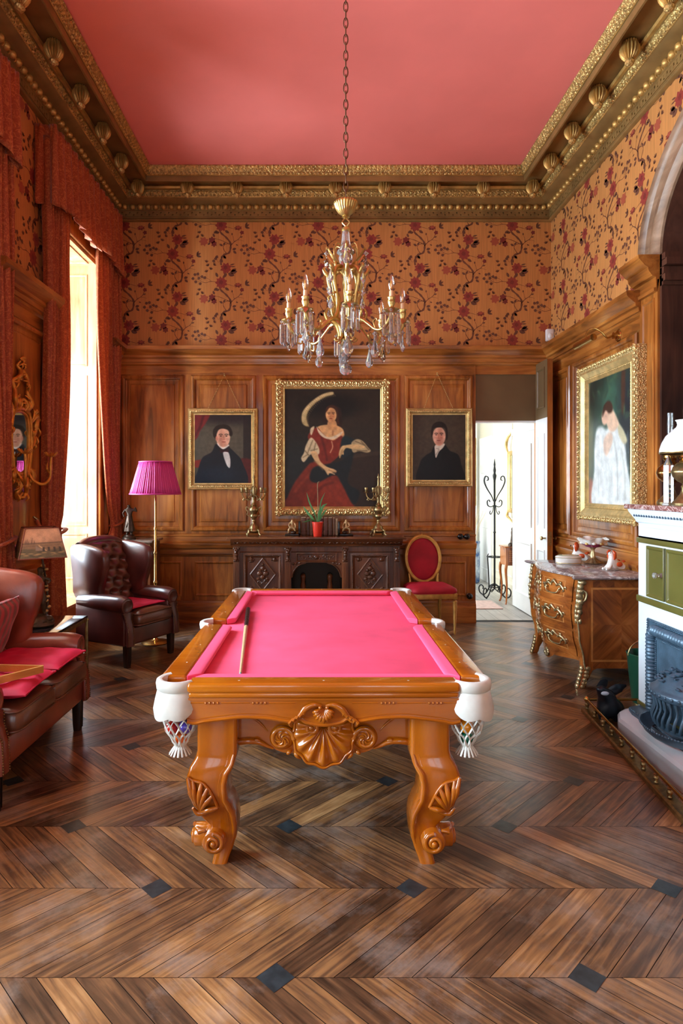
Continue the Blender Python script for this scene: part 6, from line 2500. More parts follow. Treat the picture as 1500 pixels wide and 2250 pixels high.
# ================================================================ SIDE TABLE AND FIGURE LAMP
ST = thing('side_table', 'low table with black top and brass legs between sofa and wing chair', 'table', (-2.15, 4.88, 0))
mb = MB()
mb.rbox(-.25, .25, -.31, .31, .556, .574, plain('black_glass_top', c(20, 22, 26), .08, coat=.5), .003)
mb.build('table_top', ST)
mb = MB()
for x0, x1, y0, y1 in ((-.25, .25, -.312, -.296), (-.25, .25, .296, .312), (-.252, -.236, -.31, .31), (.236, .252, -.31, .31)):
    mb.box(x0, x1, y0, y1, .530, .557, M['oldbrass'])
mb.build('rail', ST)
for sx in (-1, 1):
    for sy in (-1, 1):
        mb = MB()
        mb.rbox(sx * .243 - .011, sx * .243 + .011, sy * .303 - .011, sy * .303 + .011, 0, .556, M['oldbrass'], .003)
        mb.sphere((sx * .256, sy * .303, .54), .006, M['brass'], 4, 6)
        mb.build('leg', ST)

TL = thing('figure_lamp', 'bronze figure table lamp with printed square shade on the black topped table', 'lamp', (-2.12, 4.80, .575), .55)
M['spelter'] = plain('brown_spelter', c(74, 60, 46), .45, .45, var=.3, vscale=24)
mb = MB()
mb.lathe([(.10, 0), (.105, .012), (.09, .025), (.085, .045), (.07, .07), (.045, .085), (.01, .09)], M['spelter'], 24)
for k in range(9):
    a = k * .7
    mb.sphere((.07 * math.cos(a), .06 * math.sin(a), .03 + .012 * (k % 3)), (.035, .03, .025), M['spelter'], 5, 8)
mb.build('base', TL, smooth=70)
J = {'pel': (-.01, 0, .265, .034), 'wa': (-.005, 0, .305, .026), 'ch': (-.002, -.005, .35, .032), 'nk': (0, -.004, .385, .013), 'hd': (.004, -.012, .418, .026), 'cap': (-.004, .0, .448, .020),
     'kl': (-.035, -.01, .17, .022), 'al': (-.045, .0, .10, .012), 'tl': (-.05, -.025, .09, .012), 'kr': (.02, -.02, .175, .022), 'ar': (.03, -.01, .10, .012), 'tr': (.038, -.035, .09, .012),
     'sl': (-.035, 0, .36, .014), 'el': (-.05, -.03, .32, .011), 'hl': (.0, -.06, .315, .009), 'sr': (.035, -.005, .36, .014), 'er': (.07, -.03, .345, .010), 'hr': (.05, -.06, .325, .009)}
B = [('pel', 'wa'), ('wa', 'ch'), ('ch', 'nk'), ('nk', 'hd'), ('hd', 'cap'), ('pel', 'kl'), ('kl', 'al'), ('al', 'tl'), ('pel', 'kr'), ('kr', 'ar'), ('ar', 'tr'), ('ch', 'sl'), ('sl', 'el'), ('el', 'hl'), ('ch', 'sr'), ('sr', 'er'), ('er', 'hr')]
skin_figure('figure', J, B, M['spelter'], TL, 2)
mb = MB()
mb.grid(lambda a, v: ((.030 + .045 * v + .008 * math.sin(a * 2 * PI * 9) * v) * math.cos(2 * PI * a) - .012 - .015 * v, (.026 + .030 * v + .006 * math.sin(a * 2 * PI * 9) * v) * math.sin(2 * PI * a), .31 - .12 * v), 60, 8, M['spelter'], cu=True)
mb.build('tunic', TL, smooth=70)
mb = MB()
mb.tube(cr([(.05, .05, .05), (.062, .055, .18), (.05, .05, .32), (.03, .03, .44), (.01, .01, .56)], 6), [.012, .010, .009, .008, .007], M['spelter'], 8)
for k in range(16):
    t_ = k / 15
    a = k * 2.2
    mb.sphere((.058 - .03 * t_ + .02 * math.cos(a), .05 - .02 * t_ + .02 * math.sin(a), .05 + .40 * t_), (.018, .014, .012), M['gold'], 5, 7)
mb.build('flowering_trunk', TL, smooth=70)
# printed shade: four trapezoids painted with a harbour landscape
pt = Paint(72, 52, (150, 104, 72))
pt.ell(.5, .1, .8, .3, (176, 126, 92), 1.0)
pt.poly([(0, .36), (1, .34), (1, .8), (0, .8)], (126, 92, 62), 3, smooth=False)
pt.poly([(0, .52), (.3, .50), (.6, .54), (1, .50), (1, .8), (0, .8)], (88, 72, 46), 3)
for x, h in ((.08, .10), (.16, .07), (.24, .14), (.3, .09), (.12, .12)):
    pt.poly([(x - .015, .38), (x + .015, .38), (x + .004, .38 - h), (x - .004, .38 - h)], (96, 64, 46), 1, smooth=False)
pt.line([(0, .37), (1, .35)], .014, (92, 66, 48), .8)
pt.line([(.02, .44), (.9, .41)], .006, (86, 62, 44), .6)
pt.poly([(.34, .42), (.40, .46), (.56, .54), (.34, .54)], (130, 104, 84), 1, smooth=False)
pt.line([(.42, .42), (.58, .54)], .012, (196, 152, 104), .9)
for x in (.5, .62, .75, .88):
    pt.poly([(x, .46), (x + .05, .46), (x + .05, .56), (x, .56)], (58, 46, 34), 1, smooth=False)
for k in range(24):
    pt.ell(RN.random(), .56 + .15 * RN.random(), .06, .015, (60, 50, 34) if k % 2 else (164, 124, 78), .8, op=.7)
pt.grain(.2, 9)
bz, tz, bw_, tw_ = .525, .745, .165, .115
h, wd = pt.a.shape[:2]
vs, fs, cols_ = [], [], []
for k in range(4):
    ca, sa = math.cos(k * PI / 2), math.sin(k * PI / 2)
    o0 = len(vs)
    for i in range(h + 1):
        q = i / h
        hw = tw_ + (bw_ - tw_) * q
        z = tz + (bz - tz) * q
        for j in range(wd + 1):
            x, y = -hw + 2 * hw * j / wd, -hw
            vs.append((x * ca - y * sa, x * sa + y * ca, z))
            cols_.append(pt.a[min(i, h - 1), min(j, wd - 1)])
    fs += [(o0 + i * (wd + 1) + j, o0 + (i + 1) * (wd + 1) + j, o0 + (i + 1) * (wd + 1) + j + 1, o0 + i * (wd + 1) + j + 1) for i in range(h) for j in range(wd)]
me = bpy.data.meshes.new('lamp_shade')
me.from_pydata(vs, [], fs)
A = np.array(cols_) / 255.0
L_ = np.where(A <= .04045, A / 12.92, ((A + .055) / 1.055) ** 2.4)
at = me.attributes.new('paint', 'FLOAT_COLOR', 'POINT')
at.data.foreach_set('color', np.concatenate([L_, np.ones((len(L_), 1))], 1).ravel().astype(np.float32))
mm, nt, b = new_mat('printed_parchment')
a_ = nd(nt, 'ShaderNodeAttribute')
a_.attribute_name = 'paint'
nt.links.new(a_.outputs['Color'], b.inputs['Base Color'])
set_in(b, Roughness=.55)
me.materials.append(mm)
sh = bpy.data.objects.new('lamp_shade', me)
COL.objects.link(sh)
sh.parent = TL
mb = MB()
for k in range(4):
    ca, sa = math.cos(k * PI / 2), math.sin(k * PI / 2)
    R_ = lambda x, y, z: (x * ca - y * sa, x * sa + y * ca, z)
    bm_ = plain('shade_binding', c(110, 52, 36), .6) if k == 0 else bm_
    mb.tube([R_(-bw_, -bw_, bz), R_(bw_, -bw_, bz)], .004, bm_, 5)
    mb.tube([R_(-tw_, -tw_, tz), R_(tw_, -tw_, tz)], .004, bm_, 5)
    mb.tube([R_(-bw_, -bw_, bz), R_(-tw_, -tw_, tz)], .003, bm_, 5)
mb.build('shade_binding', sh)
mb = MB()
mb.tube([(.01, .01, .55), (0, 0, .70)], .006, M['oldbrass'], 8)
for k in range(4):
    ca, sa = math.cos(k * PI / 2 + PI / 4), math.sin(k * PI / 2 + PI / 4)
    mb.tube([(0, 0, .70), (tw_ * 1.41 * ca, tw_ * 1.41 * sa, tz)], .003, M['oldbrass'], 5)
mb.build('shade_holder', TL)

# ================================================================ FLOOR LAMP
FL = thing('floor_lamp', 'brass floor lamp with pleated magenta shade behind the wing chair', 'lamp', (-1.715, 6.62, 0))
mb = MB()
mb.lathe([(.14, 0), (.145, .01), (.13, .02), (.06, .03), (.03, .04), (.016, .06)], M['brass'], 32)
mb.build('base', FL)
mb = MB()
mb.lathe([(.016, .05), (.015, .62), (.021, .625), (.021, .645), (.014, .655), (.014, .93), (.019, .935), (.019, .95), (.013, .96), (.013, 1.18), (.018, 1.185), (.018, 1.20), (.012, 1.21), (.012, 1.52), (.008, 1.53), (.008, 1.62)], M['brass'], 18)
mb.build('pole', FL, smooth=40)
M['magenta'] = plain('magenta_pleated_silk', c(206, 66, 148), .5, sheen=.3)
M['magenta'].node_tree.nodes['Principled BSDF'].inputs['Transmission Weight'].default_value = 0
mb = MB()
def shade(a, v):
    r = .165 + .095 * (1 - v)
    k = 1 + .016 * math.sin(2 * PI * a * 64) + .010 * math.sin(2 * PI * a * 23 + 1)
    return (r * k * math.cos(2 * PI * a), r * k * math.sin(2 * PI * a), 1.555 + .335 * v)
mb.grid(shade, 384, 4, M['magenta'], cu=True)
o = mb.build('lamp_shade', FL, smooth=60, recalc=False)
o.modifiers.new('thick', 'SOLIDIFY').thickness = .002
mb = MB()
for r, z in ((.262, 1.556), (.167, 1.89)):
    mb.tube([(r * math.cos(2 * PI * k / 40), r * math.sin(2 * PI * k / 40), z) for k in range(40)], .007, M['magenta'], 6, closed=True)
mb.build('shade_trim', o)
mb = MB()
for k in range(3):
    a = 2 * PI * k / 3
    mb.tube([(0, 0, 1.62), (.165 * math.cos(a), .165 * math.sin(a), 1.88)], .003, M['brass'], 5)
mb.build('shade_carrier', FL)

# ================================================================ CORNER PEDESTAL CUPBOARD AND STATUETTE
PC_ = thing('pedestal_cupboard', 'small wooden cupboard with marble top in the back left corner', 'cupboard', (-2.05, 7.20, 0))
mb = MB()
mb.rbox(-.18, .18, -.20, .22, 0, 1.01, M['oak'], .01)
mb.ring((-.15, .15, .15, .95), [(0, 0), (0, .01), (.015, .012), (.025, .002)], M['oak'])
mb.build('cupboard_body', PC_)
mb = MB()
mb.rbox(-.21, .21, -.23, .25, 1.01, 1.04, plain('dark_marble_slab', c(120, 104, 92), .15, var=.4, vscale=12), .008)
mb.build('marble_top', PC_)
SF = thing('bronze_statuette', 'dark bronze standing figure on the corner cupboard', 'statuette', (-2.15, 7.15, 1.042), .2)
mb = MB()
mb.lathe([(.075, 0), (.075, .02), (.06, .03), (.055, .045), (.06, .05)], M['bronze'], 20)
mb.build('plinth', SF)
J = {'pel': (0, 0, .22, .036), 'wa': (.004, 0, .27, .028), 'ch': (0, 0, .32, .036), 'nk': (-.004, 0, .36, .014), 'hd': (-.008, -.008, .39, .025),
     'kl': (-.02, -.015, .135, .026), 'al': (-.02, 0, .06, .016), 'tl': (-.024, -.03, .055, .012), 'kr': (.022, -.005, .135, .026), 'ar': (.024, .01, .06, .016), 'tr': (.026, -.02, .055, .012),
     'sl': (-.042, 0, .335, .015), 'el': (-.07, .0, .29, .012), 'hl': (-.05, -.03, .25, .010), 'sr': (.042, 0, .335, .015), 'er': (.085, 0, .31, .012), 'hr': (.06, -.02, .36, .010)}
B2 = [b for b in B if 'cap' not in b]
skin_figure('figure', J, B2, M['bronze'], SF, 2)
mb = MB()
mb.grid(lambda a, v: ((.034 + .026 * v + .006 * math.sin(a * 2 * PI * 7) * v) * math.cos(2 * PI * a), (.030 + .022 * v + .005 * math.sin(a * 2 * PI * 7) * v) * math.sin(2 * PI * a), .26 - .17 * v), 48, 6, M['bronze'], cu=True)
mb.build('drapery', SF, smooth=70)
# ================================================================ SERPENTINE COMMODE
CW = (c(112, 56, 22), c(170, 96, 38), c(204, 128, 60))
M['com'] = wood('kingwood_veneer', *CW, 'y', 8, .25, .45, .03)
M['comz'] = wood('kingwood_upright_veneer', *CW, 'z', 8, .25, .45, .03)
M['inlay'] = plain('light_inlay_band', c(196, 128, 64), .28, coat=.4, var=.15, vscale=20)
MQ = [wood('marquetry_quarter', c(92, 46, 20), c(148, 82, 36), c(190, 116, 56), 'x', 8, .27, .4, .03, rot=(0, a, 0)) for a in (PI / 4, -PI / 4)]
M['ormolu'] = plain('gilt_bronze_mount', c(196, 178, 132), .3, .85, var=.3, vscale=30, bump=.4, bscale=110)


def marble(name, a, b_, vein, sc=5, rough=.12):
    m, nt, b = new_mat(name)
    n = nd(nt, 'ShaderNodeTexNoise')
    n.inputs['Scale'].default_value = sc
    n.inputs['Detail'].default_value = 8
    n.inputs['Distortion'].default_value = 1.6
    nt.links.new(coords(nt, (1, 1, 1)), n.inputs['Vector'])
    nt.links.new(ramp(nt, n.outputs['Fac'], [(.36, a), (.49, b_), (.52, vein), (.55, b_), (.68, a)]), b.inputs['Base Color'])
    set_in(b, Roughness=rough, Specular_IOR_Level=.6)
    return m


M['marble'] = marble('grey_rouge_marble', c(122, 108, 108), c(156, 142, 140), c(214, 210, 208), 7)
CMX, CMY0, CMY1 = 2.10, 5.10, 6.26
CM = thing('commode', 'serpentine inlaid commode with gilt mounts and marble top against the right wall', 'commode', (2.42, 5.68, 0))
ox, oy = 2.42, 5.68
bz = lambda z: lerp_tab([(.14, .035), (.25, .022), (.40, -.012), (.60, -.028), (.75, -.014), (.88, .0)], z)


def fx(t):
    q = math.sin(PI * min(max(t, 0), 1)) ** 2
    e = math.exp(-((t - .0) / .09) ** 2) + math.exp(-((t - 1.0) / .09) ** 2)
    return CMX - .115 * q - .030 * e + .03


def FP(t, z, off=0.0):
    return (fx(t) + bz(z) - off - ox, CMY0 + (CMY1 - CMY0) * t - oy, z)


mb = MB()
mb.grid(lambda a, v: FP(a, .20 + .68 * v + (-.05 * math.sin(PI * a) ** 2 * (1 - v) if v < .15 else 0)), 60, 20, M['com'])
BKX = 2.69 - ox
sidep = lambda t: [(FP(t, z)[0], z) for z in np.linspace(.20, .88, 14)]
for t in (0, 1):
    y = FP(t, .5)[1]
    P = sidep(t)
    mb.add([(x, y, z) for x, z in P] + [(BKX, y, .88), (BKX, y, .20)], [tuple(range(len(P) + 2))], M['comz'])
mb.add([(BKX, CMY0 - oy, .2), (BKX, CMY1 - oy, .2), (BKX, CMY1 - oy, .88), (BKX, CMY0 - oy, .88)], [(0, 1, 2, 3)], M['comz'])
mb.build('carcass', CM, smooth=40)
# near side marquetry: quartered panel in a light band
ys = CMY0 - oy - .001
mb = MB(fr((0, ys, 0), (1, 0, 0)))
x0, x1, z0, z1 = 2.20 - ox, 2.66 - ox, .235, .80
xm, zm = (x0 + x1) / 2, (z0 + z1) / 2
for a, b2, k in (((x0, z0), (xm, z0), 0), ((xm, z0), (x1, z0), 1), ((x1, z0), (x1, zm), 1), ((x1, zm), (x1, z1), 0), ((x1, z1), (xm, z1), 0), ((xm, z1), (x0, z1), 1), ((x0, z1), (x0, zm), 1), ((x0, zm), (x0, z0), 0)):
    mb.add([(a[0], a[1], .001), (b2[0], b2[1], .001), (xm, zm, .001)], [(0, 1, 2)], MQ[k])
mb.ring((x0 - .016, x1 + .016, z0 - .016, z1 + .016), [(0, .0015), (.016, .0015)], M['inlay'])
for k in range(8):
    xa = x0 + (x1 - x0) * k / 8
    for za, zb in ((.818, .868), (.165, .216)):
        mb.add([(xa, za, .0008), (xa + (x1 - x0) / 8, za, .0008), (xa + (x1 - x0) / 8, zb, .0008), (xa, zb, .0008)], [(0, 1, 2, 3)], MQ[k % 2])
mb.build('side_panel', CM, smooth=0)
# scalloped side apron and legs with splayed feet
for (yy, yt, sgn) in ((CMY0, 0, 1), (CMY1, 1, -1)):
    for front in (1, 0):
        mb = MB()
        xb = (FP(yt, .24)[0] if front else BKX - .06)
        rings = []
        for z, w, dx in ((.24, .055, 0), (.18, .048, 0), (.12, .036, -.006), (.06, .028, -.018), (.02, .030, -.034), (0, .026, -.036)):
            xx = xb + (dx if front else -dx * .3)
            rings.append([(xx + a + (w if front else 0), yy - oy + sgn * (b + .002), z) for a, b in rrect(-w, w, 0, w * 1.7, .008, 2)])
        mb.loft(rings, M['comz'], cap=True)
        lg = mb.build('leg', CM, smooth=50)
        if front:
            mb = MB()
            for z, w, dx in ((.16, .05, -.002), (.13, .044, -.006), (.10, .046, -.012), (.07, .042, -.020), (.04, .044, -.028), (.015, .040, -.036)):
                mb.sphere((xb + dx + w * .8, yy - oy + sgn * (.012), z), (w * .62, .018, .026), M['ormolu'], 5, 8)
                mb.sphere((xb + dx - .002, yy - oy + sgn * (.03), z), (.016, .03, .024), M['ormolu'], 5, 8)
            mb.tube([(xb - .014 + .03 + .01 * math.cos(q), yy - oy - sgn * .003, .06 + .026 * math.sin(q) * (1 - q / 14)) for q in np.linspace(0, 9, 24)], .006, M['ormolu'], 6)
            mb.build('foot_mount', lg, smooth=70)
mb = MB()
mb.T = fr((0, CMY0 - oy + .0, 0), (1, 0, 0))
mb.prism([(2.20 - ox, .21), (2.20 - ox, .15), (2.26 - ox, .175), (2.43 - ox, .165), (2.60 - ox, .175), (2.66 - ox, .15), (2.66 - ox, .21)], -.02, -.001, M['comz'])
mb.T = None
N = 40
P0_, P1_ = [], []
for i in range(N + 1):
    t = i / N
    zb = .20 - .075 * math.exp(-((t - .5) / .13) ** 2) - .02 * math.cos(t * 4 * PI)
    P0_.append(FP(t, .215, .002))
    x, y, _ = FP(t, .215, .002)
    P1_.append((x + .006, y, min(zb, .205)))
mb.loft([P0_, P1_], M['com'], close=False)
mb.build('apron', CM, smooth=40)
mb = MB()
for k in range(9):
    a = k * .7
    mb.sphere((FP(.5, .2)[0] - .006, .06 * math.cos(a) * (k / 9), .165 + .045 * math.sin(a) * (k / 9)), (.012, .024, .02), M['ormolu'], 5, 8)
mb.build('apron_mount', CM, smooth=70)


def handle(mb, t, z):
    """leafy bail handle"""
    H = lambda u, v, w: (lambda q: (q[0] - .008 - w, q[1], z + v))(FP(t + u * 1.5 / (CMY1 - CMY0), z + v))
    for s in (-1, 1):
        mb.tube(cr([H(s * .02, .012, .004), H(s * .05, .03, .008), H(s * .075, .012, .006), H(s * .085, -.018, .004), H(s * .07, -.03, .004)], 4), [.008, .012, .013, .010, .004], M['ormolu'], 6)
        mb.tube(cr([H(s * .05, .02, .006), H(s * .06, .045, .008), H(s * .04, .05, .004)], 4), [.006, .010, .003], M['ormolu'], 6)
        mb.tube(cr([H(s * .075, .0, .006), H(s * .10, .015, .006), H(s * .105, -.005, .004)], 4), [.006, .009, .003], M['ormolu'], 6)
        mb.sphere(H(s * .058, -.006, .012), .012, M['ormolu'], 5, 8)
    mb.tube(cr([H(-.058, -.006, .016), H(-.045, -.04, .024), H(0, -.05, .026), H(.045, -.04, .024), H(.058, -.006, .016)], 5), .006, M['ormolu'], 7)
    mb.tube(cr([H(-.03, .02, .004), H(-.01, .045, .008), H(0, .055, .006), H(.01, .045, .008), H(.03, .02, .004)], 4), [.005, .012, .014, .012, .005], M['ormolu'], 6)


for za, zb in ((.675, .862), (.455, .655), (.228, .435)):
    mb = MB()
    ta, tb = .115, .885
    g = lambda a, v, o: FP(ta + (tb - ta) * a, za + (zb - za) * v, o)
    mb.grid(lambda a, v: g(a, v, .008), 40, 6, M['com'])
    edge = [g(q, 0, .008) for q in np.linspace(0, 1, 41)]
    for rows in ([(q, 0) for q in np.linspace(0, 1, 41)], [(q, 1) for q in np.linspace(0, 1, 41)]):
        mb.loft([[g(a, v, .008) for a, v in rows], [g(a, v, -.002) for a, v in rows]], M['com'], close=False)
    for a0, a1 in ((.12, .46), (.54, .88)):
        for aa, ab, va, vb in ((a0, a1, .14, .17), (a0, a1, .83, .86), (a0, a0 + .012, .14, .86), (a1 - .012, a1, .14, .86)):
            mb.grid(lambda a, v: g(aa + (ab - aa) * a, va + (vb - va) * v, .0088), 14, 2, M['inlay'])
    dr = mb.build('drawer', CM, smooth=40)
    mb = MB()
    handle(mb, ta + .27 * (tb - ta), (za + zb) / 2)
    mb.build('handle', dr, smooth=70)
    mb = MB()
    handle(mb, ta + .73 * (tb - ta), (za + zb) / 2)
    mb.build('handle', dr, smooth=70)
    mb = MB()
    x, y, z = FP(.52, (za + zb) / 2)
    for k in range(5):
        mb.sphere((x - .012, y, z + .03 * (k - 2)), (.008, .014 - .003 * abs(k - 2), .018), M['ormolu'], 5, 8)
    mb.build('escutcheon', dr, smooth=70)
# gilt corner chutes
for t, sg in ((0.0, 1), (1.0, -1)):
    mb = MB()
    y0 = CMY0 - oy if t == 0 else CMY1 - oy
    for i, (z, w, h) in enumerate(((.855, .030, .022), (.82, .024, .03), (.785, .030, .022), (.745, .034, .034), (.70, .026, .03), (.66, .030, .028), (.62, .022, .028), (.58, .018, .028), (.545, .014, .024))):
        x = FP(t, z)[0]
        mb.sphere((x + .016 + .006 * (-1) ** i, y0 - sg * .002, z), (w, .012, h), M['ormolu'], 6, 9)
        mb.sphere((x - .002, y0 + sg * .018, z), (.012, w * .8, h), M['ormolu'], 6, 9)
    mb.tube([(FP(t, z)[0] + .004, y0 + sg * .002, z) for z in np.linspace(.55, .16, 14)], .007, M['ormolu'], 7)
    mb.tube(cr([(FP(t, .76)[0] + .03, y0 - sg * .006, .80), (FP(t, .76)[0] + .06, y0 - sg * .008, .77), (FP(t, .7)[0] + .055, y0 - sg * .008, .72), (FP(t, .7)[0] + .025, y0 - sg * .004, .70)], 4), [.005, .010, .010, .004], M['ormolu'], 6)
    mb.build('corner_mount', CM, smooth=70)


# marble top with moulded serpentine edge
def top_ring(off, z):
    P = []
    for i in range(49):
        t = i / 48
        x, y, _ = FP(t, .88)
        yy = y + (-off if i == 0 else off if i == 48 else 0) + (t - .5) * 2 * off * .3
        e = .035 * (math.exp(-((t - .02) / .05) ** 2) + math.exp(-((t - .98) / .05) ** 2))
        P.append((x - off - e, min(max(y + (t - .5) * 2 * off, CMY0 - oy - off), CMY1 - oy + off), z))
    return P + [(2.70 - ox, CMY1 - oy + off, z), (2.70 - ox, CMY0 - oy - off, z)]


mb = MB()
mb.loft([top_ring(.0, .876), top_ring(.022, .880), top_ring(.034, .888), top_ring(.036, .896), top_ring(.026, .903), top_ring(.018, .906)], M['marble'], cap=True)
mb.build('marble_top', CM, smooth=40)
CZ = .907

# ---- things on the commode
M['china'] = plain('white_glazed_china', c(236, 234, 226), .12, coat=.4)
M['rust'] = plain('russet_glaze', c(204, 74, 24), .15, coat=.4)
M['purple'] = plain('purple_china_band', c(140, 40, 96), .15, coat=.4)
BX = thing('china_box', 'oval white china box with gilt bands on the commode', 'box', (2.345, 5.97, CZ))
mb = MB()
mb.lathe([(.100, 0), (.104, .004), (.104, .052), (.100, .055)], M['china'], 36, sx=1.15, sy=.8)
mb.lathe([(.1045, .006), (.1055, .009), (.1045, .013)], M['gold'], 36, sx=1.15, sy=.8, cap=False)
mb.build('box_body', BX)
mb = MB()
mb.lathe([(.104, .056), (.106, .060), (.102, .070), (.075, .080), (.03, .084), (.001, .085)], M['china'], 36, sx=1.15, sy=.8)
for r, z in ((.1065, .060), (.083, .0785), (.05, .0835)):
    mb.tube([(r * 1.15 * math.cos(2 * PI * k / 36), r * .8 * math.sin(2 * PI * k / 36), z) for k in range(36)], .002, M['gold'] if r != .083 else plain('sage_china_band', c(150, 158, 96), .2), 5, closed=True)
mb.build('lid', BX)

TZ_ = thing('compote', 'footed china bowl with wavy rim and gilt base on the commode', 'bowl', (2.58, 5.98, CZ))
mb = MB()
mb.lathe([(.075, 0), (.085, .008), (.07, .018), (.055, .030), (.035, .045), (.022, .06), (.026, .08), (.018, .10), (.014, .125), (.022, .14), (.030, .148)], M['ormolu'], 40, flute=10, amp=.16)
mb.build('foot', TZ_, smooth=60)
mb = MB()
def bowl(a, v, inn=0):
    th = 2 * PI * a
    prof = [(0, .028), (.3, .075), (.6, .105), (.85, .122), (1, .135)]
    r = lerp_tab(prof, v) - inn
    wav = .012 * math.sin(th * 8) * v ** 2
    return ((r + wav) * math.cos(th), (r + wav) * math.sin(th), .148 + .085 * v ** 1.4 + .012 * v ** 3 * math.cos(th * 4) + inn)
mb.grid(lambda a, v: bowl(a, v), 96, 10, M['china'], cu=True)
mb.grid(lambda a, v: bowl(a, v, .005), 96, 10, M['china'], cu=True)
mb.grid(lambda a, v: (lambda p: (p[0] * 1.008, p[1] * 1.008, p[2]))(bowl(a, .12 + .45 * v)), 96, 5, M['purple'], cu=True)
for k in range(10):
    a = k / 10
    p = bowl(a, .62)
    mb.sphere((p[0] * 1.01, p[1] * 1.01, p[2]), (.020, .020, .014), M['china'] if k % 2 else M['gold'], 5, 8)
for k in range(8):
    a = k * 2.4
    mb.sphere((.05 * math.cos(a), .05 * math.sin(a), .185 + .01 * (k % 2)), (.022, .018, .016), M['gold'] if k % 3 else M['rust'], 5, 8)
mb.build('bowl', TZ_, smooth=60)


def spaniel(loc, rz, label, sc=1.0, flip=1):
    t = thing('china_spaniel', label, 'figurine', loc, rz, 'china spaniels on the commode')
    t.scale = (sc, sc * flip, sc)
    J = {'ch': (.03, 0, .055, .040), 'mid': (-.01, 0, .046, .040), 'rump': (-.065, 0, .042, .040), 'nk': (.035, 0, .10, .028), 'hd': (.038, 0, .135, .028), 'mz': (.062, 0, .128, .015),
         'pl': (.075, .022, .014, .013), 'pl2': (.105, .022, .010, .010), 'pr': (.075, -.022, .014, .013), 'pr2': (.105, -.022, .010, .010),
         'hl': (-.05, .035, .022, .022), 'hr': (-.05, -.035, .022, .022), 'tl': (-.10, .01, .03, .012)}
    B = [('ch', 'mid'), ('mid', 'rump'), ('ch', 'nk'), ('nk', 'hd'), ('hd', 'mz'), ('ch', 'pl'), ('pl', 'pl2'), ('ch', 'pr'), ('pr', 'pr2'), ('rump', 'hl'), ('rump', 'hr'), ('rump', 'tl')]
    skin_figure('body', J, B, M['china'], t, 2)
    for s in (-1, 1):
        mb = MB()
        mb.tube(cr([(.036, s * .022, .158), (.030, s * .036, .14), (.028, s * .036, .105), (.034, s * .030, .085)], 4), [.010, .017, .017, .006], M['rust'], 8, flat=.6)
        mb.build('ear', t, smooth=70)
        mb = MB()
        mb.sphere((-.015, s * .034, .048), (.030, .012, .020), M['rust'], 6, 10)
        mb.sphere((-.055, s * .030, .072), (.018, .012, .010), M['rust'], 5, 8)
        mb.sphere((.054, s * .013, .140), .004, M['black'], 4, 6)
        mb.build('patch', t, smooth=70)
    mb = MB()
    mb.sphere((.078, 0, .130), .006, M['black'], 4, 6)
    mb.build('nose', t)
    return t


spaniel((2.565, 5.50, CZ), PI + .25, 'russet and white china spaniel lying in front of the footed bowl', 1.08)
spaniel((2.54, 6.17, CZ), PI - .5, 'russet and white china spaniel behind the oval box', 1.12)

# ================================================================ WHITE ENAMEL STOVE WITH OPEN FIRE
M['enamel'] = plain('white_stove_enamel', c(214, 225, 232), .25, coat=.3, var=.02)
M['olive'] = plain('olive_enamel', c(94, 90, 42), .3, coat=.3, var=.1, vscale=4)
M['castiron'] = plain('blue_black_cast_iron', c(72, 96, 114), .34, .25, var=.2, vscale=14, bump=.25, bscale=90)
M['rouge'] = marble('red_marble_slab', c(104, 62, 58), c(138, 92, 86), c(200, 180, 174), 9)
SX, SY0, SY1 = 2.14, 3.35, 4.25
SV = thing('stove', 'white enamel stove fireplace with olive doors and red marble slab on the right', 'stove', (2.45, 3.80, 0))
px, py = 2.45, 3.80
TF = fr((SX - px, -py, 0), (0, 1, 0), (-1, 0, 0))      # u = world y, v = z, w = out of the stove front
mb = MB()
mb.box(SX - px, 2.77 - px, SY0 - py, SY1 - py, .15, 1.30, M['enamel'])
mb.box(SX - px + .0, 2.77 - px, SY0 - py, SY1 - py, 1.29, 1.40, M['enamel'])
prof = [(0, 1.385), (.012, 1.395), (.016, 1.41), (.045, 1.46), (.05, 1.478)]
mb.loft([[(SX - px - o_, SY0 - py - o_, z), (SX - px - o_, SY1 - py + o_, z), (2.77 - px, SY1 - py + o_, z), (2.77 - px, SY0 - py - o_, z)] for o_, z in prof], M['enamel'], cap=True)
mb.T = TF
mb.ring((SY0 + .05, SY1 - .05, 1.30, 1.375), [(0, .0), (0, .005), (.012, .006), (.018, .0)], M['enamel'])
for k in range(24):
    u = SY1 - .01 - .032 * k
    mb.lathe([(.008, .0), (.008, .004), (.0055, .004), (.005, -.006)], M['castiron'], 10, cap=False)
    mb.v[-40:] = [tuple(TF @ (TF.inverted() @ Vector(p) + Vector((u, 1.437, .033)))) for p in mb.v[-40:]]
body = mb.build('body', SV, smooth=30)
mb = MB()
mb.rbox(SX - px - .065, 2.775 - px, SY0 - py - .07, SY1 - py + .075, 1.478, 1.512, M['rouge'], .006)
mb.build('marble_slab', SV)
for z0, z1 in ((1.255, 1.29), (.862, .905)):
    mb = MB()
    mb.rbox(SX - px - .012, 2.77 - px, SY0 - py - .012, SY1 - py + .012, z0, z1, M['olive'], .006)
    mb.build('olive_band', SV)
mb = MB()
mb.rbox(SX - px - .008, 2.77 - px, SY0 - py - .006, SY1 - py + .006, .172, .20, M['olive'], .004)
mb.build('olive_base_band', SV)
